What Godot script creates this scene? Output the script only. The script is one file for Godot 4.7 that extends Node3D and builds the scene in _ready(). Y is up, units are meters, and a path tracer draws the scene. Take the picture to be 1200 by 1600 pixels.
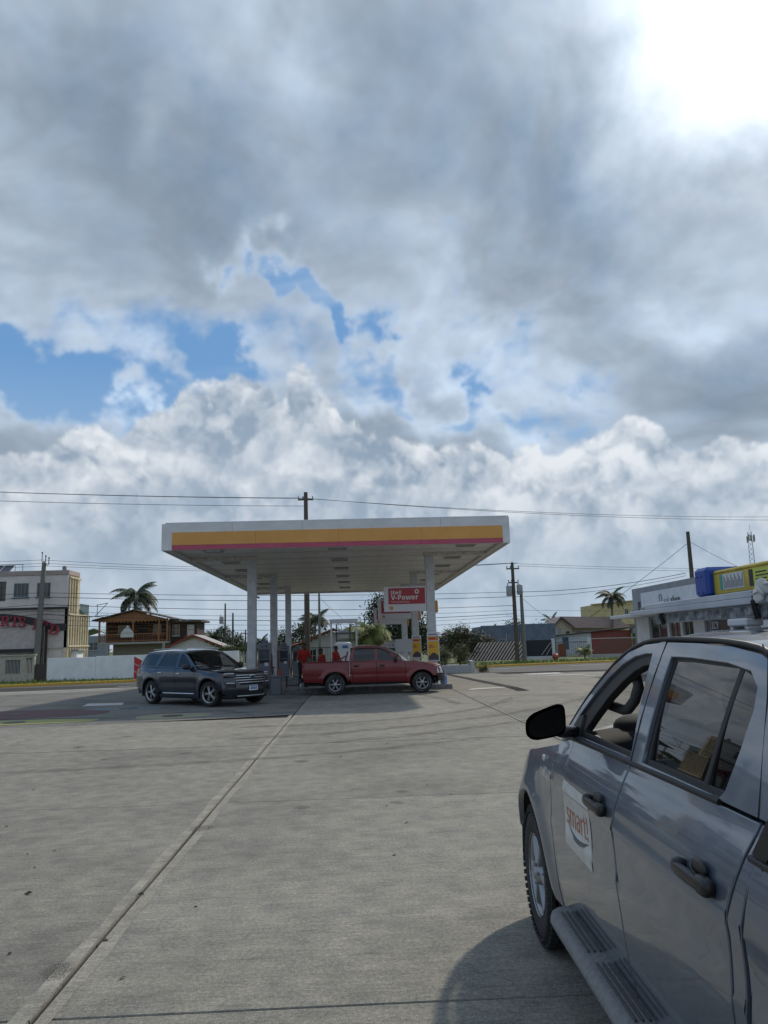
extends Node3D

const SUN_AZ := 36.0
const SUN_EL := 39.0

func setup_world() -> void:
	var cam := Camera3D.new()
	cam.name = "camera"
	cam.fov = 67.30
	cam.far = 1200.0
	cam.near = 0.05
	cam.position = Vector3(0, 1.78, 0)
	cam.basis = Basis(Vector3.UP, deg_to_rad(-2.4)) * Basis(Vector3.RIGHT, deg_to_rad(9.62)) * Basis(Vector3.BACK, deg_to_rad(-1.62))
	add_child(cam)
	cam.current = true
	var az := deg_to_rad(SUN_AZ)
	var el := deg_to_rad(SUN_EL)
	var sun_dir := Vector3(sin(az) * cos(el), sin(el), -cos(az) * cos(el))
	var env := Environment.new()
	env.background_mode = Environment.BG_SKY
	var sky := Sky.new()
	sky.sky_material = make_sky(sun_dir)
	env.sky = sky
	env.tonemap_mode = Environment.TONE_MAPPER_LINEAR
	env.tonemap_exposure = 1.0
	env.sdfgi_enabled = true
	env.ssao_enabled = true
	env.ssil_enabled = true
	var we := WorldEnvironment.new()
	we.name = "world_environment"
	we.environment = env
	add_child(we)
	var sun := DirectionalLight3D.new()
	sun.name = "sun"
	sun.light_energy = 0.85
	sun.light_color = Color(1.0, 0.955, 0.88)
	sun.light_angular_distance = 1.6
	sun.shadow_enabled = true
	add_child(sun)
	sun.look_at_from_position(Vector3.ZERO, -sun_dir, Vector3.UP)

func _ready() -> void:
	setup_world()
	build_ground()
	build_left()
	build_middle()
	build_right()
	build_station()
	build_wires()
	build_cars()
	build_people()

func build_cars() -> void:
	var a := deg_to_rad(1.75)
	var fwd := Vector3(sin(a), 0, -cos(a))
	var right := Vector3(cos(a), 0, sin(a))
	grey_pickup(fwd * 4.90 + right * 1.815, -a)
	dark_suv(Vector3(-3.82, 0.004, -24.75), deg_to_rad(228.0))
	red_pickup(Vector3(2.33, 0.0, -28.35), deg_to_rad(-90.0))

# ---------------------------------------------------------------- mesh helpers
class MB:
	var v := PackedVector3Array()
	var n := PackedVector3Array()
	var t := PackedVector2Array()

	func tri(a: Vector3, b: Vector3, c: Vector3, na: Vector3, nb: Vector3, nc: Vector3, ta := Vector2.ZERO, tb := Vector2.ZERO, tc := Vector2.ZERO) -> void:
		if (b - a).cross(c - a).dot(na + nb + nc) > 0.0:
			v.append(a); v.append(c); v.append(b)
			n.append(na); n.append(nc); n.append(nb)
			t.append(ta); t.append(tc); t.append(tb)
		else:
			v.append(a); v.append(b); v.append(c)
			n.append(na); n.append(nb); n.append(nc)
			t.append(ta); t.append(tb); t.append(tc)

	func quad(a: Vector3, b: Vector3, c: Vector3, d: Vector3, nn: Vector3) -> void:
		tri(a, b, c, nn, nn, nn, Vector2(0, 1), Vector2(1, 1), Vector2(1, 0))
		tri(a, c, d, nn, nn, nn, Vector2(0, 1), Vector2(1, 0), Vector2(0, 0))

	func quad_s(a: Vector3, b: Vector3, c: Vector3, d: Vector3, na: Vector3, nb: Vector3, nc: Vector3, nd: Vector3) -> void:
		tri(a, b, c, na, nb, nc)
		tri(a, c, d, na, nc, nd)

	# a flat quad whose normal is worked out, turned to face away from a point
	func face(a: Vector3, b: Vector3, c: Vector3, d: Vector3, away := Vector3.INF) -> void:
		var nn := (b - a).cross(c - a)
		if nn.length_squared() < 1e-14:
			nn = (c - a).cross(d - a)
		nn = nn.normalized()
		if away != Vector3.INF and nn.dot((a + b + c + d) / 4.0 - away) < 0.0:
			nn = -nn
		quad(a, b, c, d, nn)

	func box(c: Vector3, s: Vector3, b := Basis.IDENTITY, bev := 0.0) -> void:
		var h := s / 2.0
		bev = minf(bev, minf(h.x, minf(h.y, h.z)) * 0.9)
		if bev <= 0.0:
			for ax in 3:
				for sg in [-1.0, 1.0]:
					var nn := Vector3.ZERO
					nn[ax] = sg
					var u := Vector3.ZERO
					var w := Vector3.ZERO
					u[(ax + 1) % 3] = h[(ax + 1) % 3]
					w[(ax + 2) % 3] = h[(ax + 2) % 3]
					var o: Vector3 = nn * h[ax]
					quad(c + b * (o - u - w), c + b * (o + u - w), c + b * (o + u + w), c + b * (o - u + w), b * nn)
			return
		var P := func(ax: int, sx: float, sy: float, sz: float) -> Vector3:
			# corner moved in by the bevel on every axis but ax
			var p := Vector3(sx, sy, sz) * h
			for k in 3:
				if k != ax:
					p[k] -= signf(p[k]) * bev
			return c + b * p
		var sg2 := [-1.0, 1.0]
		for sx in sg2:
			quad(P.call(0, sx, -1, -1), P.call(0, sx, 1, -1), P.call(0, sx, 1, 1), P.call(0, sx, -1, 1), b * Vector3(sx, 0, 0))
			quad(P.call(1, -1, sx, -1), P.call(1, 1, sx, -1), P.call(1, 1, sx, 1), P.call(1, -1, sx, 1), b * Vector3(0, sx, 0))
			quad(P.call(2, -1, -1, sx), P.call(2, 1, -1, sx), P.call(2, 1, 1, sx), P.call(2, -1, 1, sx), b * Vector3(0, 0, sx))
			for sy in sg2:
				quad(P.call(0, sx, sy, -1), P.call(0, sx, sy, 1), P.call(1, sx, sy, 1), P.call(1, sx, sy, -1), (b * Vector3(sx, sy, 0)).normalized())
				quad(P.call(0, sx, -1, sy), P.call(0, sx, 1, sy), P.call(2, sx, 1, sy), P.call(2, sx, -1, sy), (b * Vector3(sx, 0, sy)).normalized())
				quad(P.call(1, -1, sx, sy), P.call(1, 1, sx, sy), P.call(2, 1, sx, sy), P.call(2, -1, sx, sy), (b * Vector3(0, sx, sy)).normalized())
				for sz in sg2:
					var q := (b * Vector3(sx, sy, sz)).normalized()
					tri(P.call(0, sx, sy, sz), P.call(1, sx, sy, sz), P.call(2, sx, sy, sz), q, q, q)

	# box from its lowest to its highest corner
	func bx(lo: Vector3, hi: Vector3, bev := 0.0) -> void:
		box((lo + hi) / 2.0, hi - lo, Basis.IDENTITY, bev)

	# straight bar between two points, rectangular
	func bar(a: Vector3, b: Vector3, w: float, h: float, up := Vector3.UP, bev := 0.0) -> void:
		var z := (b - a).normalized()
		if absf(z.dot(up)) > 0.98:
			up = Vector3.RIGHT
		var x := up.cross(z).normalized()
		box((a + b) / 2.0, Vector3(w, h, a.distance_to(b)), Basis(x, z.cross(x), z), bev)

	func tube(path: Array, radii, segs := 8, caps := true) -> void:
		var count := path.size()
		var rings := []
		var norms := []
		var x := Vector3.ZERO
		for i in count:
			var d: Vector3 = (path[mini(i + 1, count - 1)] - path[maxi(i - 1, 0)]).normalized()
			if i == 0:
				x = (Vector3.UP if absf(d.y) < 0.9 else Vector3.RIGHT).cross(d).normalized()
			else:
				x = (x - d * x.dot(d)).normalized()
			var y := d.cross(x)
			var r: float = radii if radii is float else radii[i]
			var ring := PackedVector3Array()
			var nr := PackedVector3Array()
			for k in segs:
				var a := TAU * k / segs
				var o := x * cos(a) + y * sin(a)
				ring.append(path[i] + o * r)
				nr.append(o)
			rings.append(ring)
			norms.append(nr)
		for i in count - 1:
			for k in segs:
				var k1 := (k + 1) % segs
				quad_s(rings[i][k], rings[i][k1], rings[i + 1][k1], rings[i + 1][k], norms[i][k], norms[i][k1], norms[i + 1][k1], norms[i + 1][k])
		if caps:
			for e in [0, count - 1]:
				var nn: Vector3 = (path[0] - path[1]).normalized() if e == 0 else (path[count - 1] - path[count - 2]).normalized()
				for k in segs:
					tri(path[e], rings[e][k], rings[e][(k + 1) % segs], nn, nn, nn)

	# profile of Vector2(radius, height) turned about the basis's y axis
	func lathe(prof: Array, segs: int, o := Vector3.ZERO, b := Basis.IDENTITY, smooth := true) -> void:
		for i in prof.size() - 1:
			var p: Vector2 = prof[i]
			var q: Vector2 = prof[i + 1]
			var e := q - p
			if e.length() < 1e-6:
				continue
			var nn := Vector2(e.y, -e.x).normalized()
			var n0 := nn
			var n1 := nn
			if smooth:
				if i > 0:
					var e0: Vector2 = p - prof[i - 1]
					var m := Vector2(e0.y, -e0.x).normalized()
					if m.dot(nn) > 0.5:
						n0 = (m + nn).normalized()
				if i < prof.size() - 2:
					var e1: Vector2 = prof[i + 2] - q
					var m := Vector2(e1.y, -e1.x).normalized()
					if m.dot(nn) > 0.5:
						n1 = (m + nn).normalized()
			for k in segs:
				var a0 := TAU * k / segs
				var a1 := TAU * (k + 1) / segs
				var d0 := Vector3(cos(a0), 0, sin(a0))
				var d1 := Vector3(cos(a1), 0, sin(a1))
				var A := o + b * (d0 * p.x + Vector3(0, p.y, 0))
				var B := o + b * (d1 * p.x + Vector3(0, p.y, 0))
				var C := o + b * (d1 * q.x + Vector3(0, q.y, 0))
				var D := o + b * (d0 * q.x + Vector3(0, q.y, 0))
				var nA := b * (d0 * n0.x + Vector3(0, n0.y, 0))
				var nB := b * (d1 * n0.x + Vector3(0, n0.y, 0))
				var nC := b * (d1 * n1.x + Vector3(0, n1.y, 0))
				var nD := b * (d0 * n1.x + Vector3(0, n1.y, 0))
				if p.x > 1e-6:
					tri(A, B, C, nA, nB, nC)
				if q.x > 1e-6:
					tri(A, C, D, nA, nC, nD)

	# flat polygon given in the plane of x and y of a frame, given depth along -z of it
	func prism(poly: PackedVector2Array, depth: float, f := Transform3D.IDENTITY) -> void:
		var idx := Geometry2D.triangulate_polygon(poly)
		var zf := f.basis.z.normalized()
		var back := -f.basis.z * depth
		for i in range(0, idx.size(), 3):
			var a := f * Vector3(poly[idx[i]].x, poly[idx[i]].y, 0)
			var b := f * Vector3(poly[idx[i + 1]].x, poly[idx[i + 1]].y, 0)
			var c := f * Vector3(poly[idx[i + 2]].x, poly[idx[i + 2]].y, 0)
			tri(a, b, c, zf, zf, zf, poly[idx[i]], poly[idx[i + 1]], poly[idx[i + 2]])
			if depth > 0.0:
				tri(a + back, b + back, c + back, -zf, -zf, -zf)
		if depth > 0.0:
			var turn := -1.0 if Geometry2D.is_polygon_clockwise(poly) else 1.0
			for i in poly.size():
				var p := poly[i]
				var q := poly[(i + 1) % poly.size()]
				var e := q - p
				if e.length() < 1e-7:
					continue
				var nn := (f.basis * Vector3(e.y * turn, -e.x * turn, 0)).normalized()
				var a := f * Vector3(p.x, p.y, 0)
				var b := f * Vector3(q.x, q.y, 0)
				quad(a, b, b + back, a + back, nn)

	# a grid of points as a smooth sheet; rows is an array of arrays of Vector3, `hint` says which way it faces
	func sheet(rows: Array, hint: Vector3, thick := 0.0) -> void:
		var nr := rows.size()
		var nc: int = rows[0].size()
		var nn := []
		for i in nr:
			var line := PackedVector3Array()
			for j in nc:
				var du: Vector3 = rows[i][mini(j + 1, nc - 1)] - rows[i][maxi(j - 1, 0)]
				var dv: Vector3 = rows[mini(i + 1, nr - 1)][j] - rows[maxi(i - 1, 0)][j]
				var q := du.cross(dv).normalized()
				if q.dot(hint) < 0.0:
					q = -q
				line.append(q)
			nn.append(line)
		for i in nr - 1:
			for j in nc - 1:
				var uv := [Vector2(float(j) / (nc - 1), float(i) / (nr - 1)), Vector2(float(j + 1) / (nc - 1), float(i) / (nr - 1)), Vector2(float(j + 1) / (nc - 1), float(i + 1) / (nr - 1)), Vector2(float(j) / (nc - 1), float(i + 1) / (nr - 1))]
				tri(rows[i][j], rows[i][j + 1], rows[i + 1][j + 1], nn[i][j], nn[i][j + 1], nn[i + 1][j + 1], uv[0], uv[1], uv[2])
				tri(rows[i][j], rows[i + 1][j + 1], rows[i + 1][j], nn[i][j], nn[i + 1][j + 1], nn[i + 1][j], uv[0], uv[2], uv[3])
				if thick > 0.0:
					quad_s(rows[i][j] - nn[i][j] * thick, rows[i][j + 1] - nn[i][j + 1] * thick, rows[i + 1][j + 1] - nn[i + 1][j + 1] * thick, rows[i + 1][j] - nn[i + 1][j] * thick, -nn[i][j], -nn[i][j + 1], -nn[i + 1][j + 1], -nn[i + 1][j])
		if thick > 0.0:
			for i in nr - 1:
				for j in [0, nc - 1]:
					face(rows[i][j], rows[i + 1][j], rows[i + 1][j] - nn[i + 1][j] * thick, rows[i][j] - nn[i][j] * thick, rows[i][nc / 2])
			for j in nc - 1:
				for i in [0, nr - 1]:
					face(rows[i][j], rows[i][j + 1], rows[i][j + 1] - nn[i][j + 1] * thick, rows[i][j] - nn[i][j] * thick, rows[nr / 2][j])

	# a rounded lump: box-like ball of half sizes h, e = 2 round ... 8 boxy
	func lump(c: Vector3, h: Vector3, e: float, b := Basis.IDENTITY, nu := 20, nv := 12) -> void:
		var P := func(i: int, j: int) -> Vector3:
			var a := TAU * i / nu
			var p := PI * (float(j) / nv - 0.5)
			var f := func(x: float) -> float: return signf(x) * pow(absf(x), 2.0 / e)
			return Vector3(f.call(cos(p)) * f.call(cos(a)) * h.x, f.call(sin(p)) * h.y, f.call(cos(p)) * f.call(sin(a)) * h.z)
		var N := func(q: Vector3) -> Vector3:
			var g := Vector3(signf(q.x) * pow(absf(q.x / h.x), e - 1.0) / h.x, signf(q.y) * pow(absf(q.y / h.y), e - 1.0) / h.y, signf(q.z) * pow(absf(q.z / h.z), e - 1.0) / h.z)
			return (b * g).normalized()
		for j in nv:
			for i in nu:
				var q0: Vector3 = P.call(i, j)
				var q1: Vector3 = P.call(i + 1, j)
				var q2: Vector3 = P.call(i + 1, j + 1)
				var q3: Vector3 = P.call(i, j + 1)
				quad_s(c + b * q0, c + b * q1, c + b * q2, c + b * q3, N.call(q0), N.call(q1), N.call(q2), N.call(q3))

	func mirrored() -> MB:
		var o := MB.new()
		for i in range(0, v.size(), 3):
			for k in [0, 2, 1]:
				o.v.append(v[i + k] * Vector3(-1, 1, 1))
				o.n.append(n[i + k] * Vector3(-1, 1, 1))
				o.t.append(t[i + k])
		return o

	func moved(f: Transform3D) -> MB:
		var o := MB.new()
		var nb := f.basis.inverse().transposed()
		for i in v.size():
			o.v.append(f * v[i])
			o.n.append((nb * n[i]).normalized())
		o.t = t.duplicate()
		return o

	func add(o: MB) -> void:
		v.append_array(o.v)
		n.append_array(o.n)
		t.append_array(o.t)

	func mesh() -> ArrayMesh:
		var a := []
		a.resize(Mesh.ARRAY_MAX)
		a[Mesh.ARRAY_VERTEX] = v
		a[Mesh.ARRAY_NORMAL] = n
		a[Mesh.ARRAY_TEX_UV] = t
		var m := ArrayMesh.new()
		m.add_surface_from_arrays(Mesh.PRIMITIVE_TRIANGLES, a)
		return m

# A shaped panel: polygon (with holes) in two parameters, bent by surf(Vector2) -> Vector3, edges rounded and turned in
func panel(mb: MB, poly: PackedVector2Array, surf: Callable, hint: Vector3, cell := 0.08, thick := 0.02, r := 0.004, holes := []) -> void:
	if Geometry2D.is_polygon_clockwise(poly):
		poly.reverse()
	var normal := func(p: Vector2) -> Vector3:
		var o: Vector3 = surf.call(p)
		var q: Vector3 = (surf.call(p + Vector2(0.004, 0)) - surf.call(p - Vector2(0.004, 0))).cross(surf.call(p + Vector2(0, 0.004)) - surf.call(p - Vector2(0, 0.004))).normalized()
		return -q if q.dot(hint) < 0.0 else q
	var outer := dense(poly, cell)
	var inner := inset(outer, r)
	var cut := []
	var cut_out := []
	for hp in holes:
		var hh: PackedVector2Array = hp.duplicate()
		if Geometry2D.is_polygon_clockwise(hh):
			hh.reverse()
		hh = dense(hh, cell)
		cut_out.append(hh)
		cut.append(inset(hh, -r))
	var lo := inner[0]
	var hi := inner[0]
	for p in inner:
		lo = lo.min(p)
		hi = hi.max(p)
	var memo := {}
	var nx := maxi(1, ceili((hi.x - lo.x) / cell))
	var ny := maxi(1, ceili((hi.y - lo.y) / cell))
	var cx := (hi.x - lo.x) / nx
	var cy := (hi.y - lo.y) / ny
	for j in ny:
		for i in nx:
			var a := lo + Vector2(i * cx, j * cy)
			var sq := PackedVector2Array([a, a + Vector2(cx, 0), a + Vector2(cx, cy), a + Vector2(0, cy)])
			var pieces := Geometry2D.intersect_polygons(sq, inner)
			for h in cut:
				var next: Array[PackedVector2Array] = []
				for p in pieces:
					next.append_array(Geometry2D.clip_polygons(p, h))
				pieces = next
			for p in pieces:
				var idx := Geometry2D.triangulate_polygon(p)
				for k in range(0, idx.size(), 3):
					var P := []
					var N := []
					for m in 3:
						var q: Vector2 = p[idx[k + m]]
						if not memo.has(q):
							memo[q] = [surf.call(q), normal.call(q)]
						P.append(memo[q][0])
						N.append(memo[q][1])
					mb.tri(P[0], P[1], P[2], N[0], N[1], N[2], p[idx[k]], p[idx[k + 1]], p[idx[k + 2]])
	var loops := [[outer, inner]]
	for h in cut.size():
		loops.append([cut_out[h], cut[h]])
	for L in loops:
		var count: int = L[0].size()
		var I := []
		var O := []
		var B := []
		var NI := []
		var NO := []
		for k in count:
			var pi: Vector2 = L[1][k]
			var po: Vector2 = L[0][k]
			var ni: Vector3 = normal.call(pi)
			var si: Vector3 = surf.call(pi)
			var so: Vector3 = surf.call(po)
			var side := (so - si).normalized()
			I.append(si)
			O.append(so - ni * r)
			B.append(so - ni * (r + thick))
			NI.append(ni)
			NO.append((side + ni * 0.15).normalized())
		for k in count:
			var k1 := (k + 1) % count
			mb.quad_s(I[k], I[k1], O[k1], O[k], NI[k], NI[k1], NO[k1], NO[k])
			if thick > 0.0:
				mb.quad_s(O[k], O[k1], B[k1], B[k], NO[k], NO[k1], NO[k1], NO[k])

func dense(poly: PackedVector2Array, step: float) -> PackedVector2Array:
	var out := PackedVector2Array()
	for i in poly.size():
		var a := poly[i]
		var b := poly[(i + 1) % poly.size()]
		var m := maxi(1, ceili(a.distance_to(b) / step))
		for k in m:
			out.append(a.lerp(b, float(k) / m))
	return out

func inset(poly: PackedVector2Array, r: float) -> PackedVector2Array:
	var out := PackedVector2Array()
	var c := poly.size()
	for i in c:
		var e0 := (poly[i] - poly[(i + c - 1) % c]).normalized()
		var e1 := (poly[(i + 1) % c] - poly[i]).normalized()
		var n0 := Vector2(-e0.y, e0.x)
		var n1 := Vector2(-e1.y, e1.x)
		var m := (n0 + n1).normalized()
		out.append(poly[i] + m * r / maxf(0.4, m.dot(n0)))
	return out

# smooth curve through points (x ascending), by x
func curve(pts: Array, x: float) -> float:
	var c := pts.size()
	if x <= pts[0][0]:
		return pts[0][1]
	if x >= pts[c - 1][0]:
		return pts[c - 1][1]
	var i := 1
	while pts[i][0] < x:
		i += 1
	var p1 := Vector2(pts[i - 1][0], pts[i - 1][1])
	var p2 := Vector2(pts[i][0], pts[i][1])
	var h := p2.x - p1.x
	var m1 := (p2.y - p1.y) / h
	var m2 := m1
	if i > 1:
		m1 = (p2.y - pts[i - 2][1]) / (p2.x - pts[i - 2][0])
	if i < c - 1:
		m2 = (pts[i + 1][1] - p1.y) / (pts[i + 1][0] - p1.x)
	var t := (x - p1.x) / h
	var t2 := t * t
	var t3 := t2 * t
	return (2 * t3 - 3 * t2 + 1) * p1.y + (t3 - 2 * t2 + t) * h * m1 + (-2 * t3 + 3 * t2) * p2.y + (t3 - t2) * h * m2

func V2(a: Array) -> PackedVector2Array:
	var out := PackedVector2Array()
	for p in a:
		out.append(Vector2(p[0], p[1]))
	return out

# rounds the corners of a polygon
func soft(poly: PackedVector2Array, r: float, steps := 3) -> PackedVector2Array:
	var out := PackedVector2Array()
	var c := poly.size()
	for i in c:
		var p := poly[i]
		var a := poly[(i + c - 1) % c]
		var b := poly[(i + 1) % c]
		var ra := minf(r, p.distance_to(a) * 0.45)
		var rb := minf(r, p.distance_to(b) * 0.45)
		var pa := p + (a - p).normalized() * ra
		var pb := p + (b - p).normalized() * rb
		for k in steps + 1:
			var t := float(k) / steps
			out.append(pa.lerp(p, t).lerp(p.lerp(pb, t), t))
	return out

# ---------------------------------------------------------------- scene helpers
var taken := {}

func numbered(called: String) -> String:
	var k: int = taken.get(called, 0)
	taken[called] = k + 1
	return called if k == 0 else "%s_%03d" % [called, k]

func tag(o: Node3D, label: String, category: String, group := "", kind := "") -> Node3D:
	if label:
		o.set_meta("label", label)
	if category:
		o.set_meta("category", category)
	if group:
		o.set_meta("group", group)
	if kind:
		o.set_meta("kind", kind)
	return o

func thing(called: String, label: String, category: String, at := Vector3.ZERO, turn := 0.0, group := "") -> Node3D:
	var o := Node3D.new()
	o.name = numbered(called)
	add_child(o)
	o.position = at
	o.rotation.y = turn
	tag(o, label, category, group)
	return o

func part(parent: Node3D, called: String, mb: MB, m: Material) -> MeshInstance3D:
	return mesh_part(parent, called, mb.mesh(), m)

func mesh_part(parent: Node3D, called: String, mesh: Mesh, m: Material) -> MeshInstance3D:
	var o := MeshInstance3D.new()
	o.name = called
	o.mesh = mesh
	o.material_override = m
	parent.add_child(o, true)
	return o

func one(called: String, mb: MB, m: Material, label: String, category: String, group := "") -> MeshInstance3D:
	var o := mesh_part(self, numbered(called), mb.mesh(), m)
	tag(o, label, category, group)
	return o

func structure(called: String, mb: MB, m: Material) -> MeshInstance3D:
	var o := mesh_part(self, numbered(called), mb.mesh(), m)
	o.set_meta("kind", "structure")
	return o

func copy(o: Node3D, at: Vector3, turn: float, label := "", scale := 1.0) -> Node3D:
	var base := String(o.name)
	var c: Node3D = o.duplicate()
	c.name = numbered(base)
	add_child(c)
	c.position = at
	c.rotation.y = turn
	c.scale = Vector3.ONE * scale
	if label:
		c.set_meta("label", label)
	return c

# both sides of a car: the left one as given, the right one mirrored
func both(parent: Node3D, called: String, mb: MB, m: Material) -> Array:
	return [part(parent, called, mb, m), part(parent, called, mb.mirrored(), m)]

# lettering as a mesh, bent onto a surface or laid flat in a frame
func letters(text: String, size: float, bold := true, serif := false) -> Array:
	var tm := TextMesh.new()
	var f := SystemFont.new()
	f.font_names = PackedStringArray(["Droid Serif" if serif else "Droid Sans"])
	f.font_weight = 700 if bold else 400
	tm.font = f
	tm.text = text
	tm.font_size = 48
	tm.pixel_size = size / 48.0
	tm.depth = 0.0
	tm.curve_step = 2.0
	tm.horizontal_alignment = HORIZONTAL_ALIGNMENT_LEFT
	return tm.surface_get_arrays(0)

# flat letters in a frame (x right, y up, z out), standing out by depth
func write(mb: MB, text: String, size: float, f: Transform3D, depth := 0.004, bold := true, serif := false, bend = null) -> void:
	var a := letters(text, size, bold, serif)
	var vs: PackedVector3Array = a[Mesh.ARRAY_VERTEX]
	var idx: PackedInt32Array = a[Mesh.ARRAY_INDEX] if a[Mesh.ARRAY_INDEX] != null else PackedInt32Array(range(vs.size()))
	var edges := {}
	var z := f.basis.z.normalized()
	var place := func(p: Vector3, d: float) -> Vector3:
		if bend != null:
			return bend.call(Vector2(p.x, p.y), d)
		return f * Vector3(p.x, p.y, 0) + z * d
	for i in range(0, idx.size(), 3):
		var p := [vs[idx[i]], vs[idx[i + 1]], vs[idx[i + 2]]]
		var q := [place.call(p[0], depth), place.call(p[1], depth), place.call(p[2], depth)]
		var nn := z
		if bend != null:
			nn = (place.call(p[0], depth + 0.01) - q[0]).normalized()
		mb.tri(q[0], q[1], q[2], nn, nn, nn)

# ---------------------------------------------------------------- materials
var mats := {}
var texs := {}

func lin(c: Color) -> Color:
	return Color(c.r, c.g, c.b).linear_to_srgb()

# plain material, colour given as linear reflectance
func mat(key: String, c := Color(0.5, 0.5, 0.5), rough := 0.7, metal := 0.0, spec := 0.5) -> StandardMaterial3D:
	if mats.has(key):
		return mats[key]
	var m := StandardMaterial3D.new()
	m.resource_name = key
	m.albedo_color = lin(c)
	m.roughness = rough
	m.metallic = metal
	m.metallic_specular = spec
	m.cull_mode = BaseMaterial3D.CULL_DISABLED
	mats[key] = m
	return m

func noise_tex(key: String, freq: float, octaves: int, ramp: Array, size := 512, sd := 1, type := FastNoiseLite.TYPE_SIMPLEX_SMOOTH) -> NoiseTexture2D:
	if texs.has(key):
		return texs[key]
	var nz := FastNoiseLite.new()
	nz.seed = sd
	nz.noise_type = type
	nz.frequency = freq
	nz.fractal_octaves = octaves
	nz.fractal_gain = 0.55
	var tx := NoiseTexture2D.new()
	tx.width = size
	tx.height = size
	tx.seamless = true
	tx.noise = nz
	if ramp:
		var g := Gradient.new()
		g.offsets = PackedFloat32Array(ramp.map(func(r): return r[0]))
		g.colors = PackedColorArray(ramp.map(func(r): return lin(r[1])))
		tx.color_ramp = g
	texs[key] = tx
	return tx

# material whose colour wanders between shades by a noise, mapped in the world or on the thing; metres = size of one tile
func mottled(key: String, a: Color, b: Color, metres: float, rough := 0.8, freq := 0.012, octaves := 5, bump := 0.0, metal := 0.0, world := true) -> StandardMaterial3D:
	if mats.has(key):
		return mats[key]
	var m := mat(key, Color.WHITE, rough, metal)
	m.albedo_color = Color.WHITE
	m.albedo_texture = noise_tex(key, freq, octaves, [[0.15, a], [0.85, b]], 512, hash(key) % 1000)
	m.uv1_triplanar = true
	m.uv1_world_triplanar = world
	m.uv1_scale = Vector3.ONE / metres
	if bump > 0.0:
		m.heightmap_enabled = true
		m.heightmap_texture = noise_tex("bump_fine", 0.05, 5, [], 512, 77)
		m.heightmap_scale = bump
	return m

func paint(key: String, c: Color, rough := 0.35, metal := 0.0, coat := 1.0) -> StandardMaterial3D:
	if mats.has(key):
		return mats[key]
	var m := mat(key, c, rough, metal)
	m.clearcoat_enabled = true
	m.clearcoat = coat
	m.clearcoat_roughness = 0.04
	return m

func glass(key: String, c: Color, alpha: float) -> StandardMaterial3D:
	if mats.has(key):
		return mats[key]
	var m := mat(key, c, 0.02)
	m.albedo_color.a = alpha
	m.transparency = BaseMaterial3D.TRANSPARENCY_ALPHA
	return m

# ---------------------------------------------------------------- ground, road, verge
func gy(z: float) -> float:
	# the forecourt falls gently towards the road
	return -0.35 * clampf((-29.0 - z) / 22.0, 0.0, 1.0)

func far_kerb(x: float) -> float:
	return -57.0 - 0.315 * x

func road_edge(x: float) -> float:
	return curve([[-60, -31.5], [-30, -38.6], [-17, -41.0], [-10, -43.5], [-3, -50.5], [4, -52.5], [9, -49.5], [14, -48.2], [30, -51.0], [60, -57.5]], x)

func gray_image(freq: float, oct: int, sd: int, w: int, h: int, gain := 0.5) -> PackedByteArray:
	var nz := FastNoiseLite.new()
	nz.seed = sd
	nz.noise_type = FastNoiseLite.TYPE_SIMPLEX_SMOOTH
	nz.frequency = freq
	nz.fractal_octaves = oct
	nz.fractal_gain = gain
	var im := nz.get_seamless_image(w, h)
	im.convert(Image.FORMAT_L8)
	if w != 1024 or h != 1024:
		im.resize(1024, 1024, Image.INTERPOLATE_CUBIC)
	return im.get_data()

# broomed concrete: fine sand grain, brush strokes across, pits; returns [colour, height]
func concrete_images() -> Array:
	var fine := gray_image(0.22, 3, 101, 1024, 1024, 0.7)
	var grain := gray_image(0.06, 4, 102, 1024, 1024, 0.6)
	var broom := gray_image(0.16, 3, 103, 96, 1024, 0.7)
	var broom2 := gray_image(0.035, 3, 104, 128, 1024, 0.6)
	var blot := gray_image(0.006, 4, 105, 1024, 1024, 0.55)
	var col := PackedByteArray()
	var hgt := PackedByteArray()
	col.resize(1024 * 1024 * 3)
	hgt.resize(1024 * 1024)
	for i in 1024 * 1024:
		var f := fine[i] / 255.0 - 0.5
		var g := grain[i] / 255.0 - 0.5
		var b := broom[i] / 255.0 - 0.5
		var b2 := broom2[i] / 255.0 - 0.5
		var o := blot[i] / 255.0 - 0.5
		var t := 0.80 + f * 0.52 + g * 0.26 + b * 0.14 + b2 * 0.12 + o * 0.16
		if f < -0.27 and b < 0.0:
			t -= 0.14
		var row := i >> 10
		for r in [118, 413, 702, 921]:
			if absi(row - r - int(b2 * 14.0)) < 2 and g > -0.12:
				t -= 0.16
		var w := o * 0.02
		col[i * 3] = clampi(int((t + w) * 205.0), 0, 255)
		col[i * 3 + 1] = clampi(int(t * 203.0), 0, 255)
		col[i * 3 + 2] = clampi(int((t - w) * 196.0), 0, 255)
		hgt[i] = clampi(int((0.5 + f * 0.30 + b * 0.45 + g * 0.2) * 255.0), 0, 255)
	return [Image.create_from_data(1024, 1024, false, Image.FORMAT_RGB8, col), Image.create_from_data(1024, 1024, false, Image.FORMAT_L8, hgt)]

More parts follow.
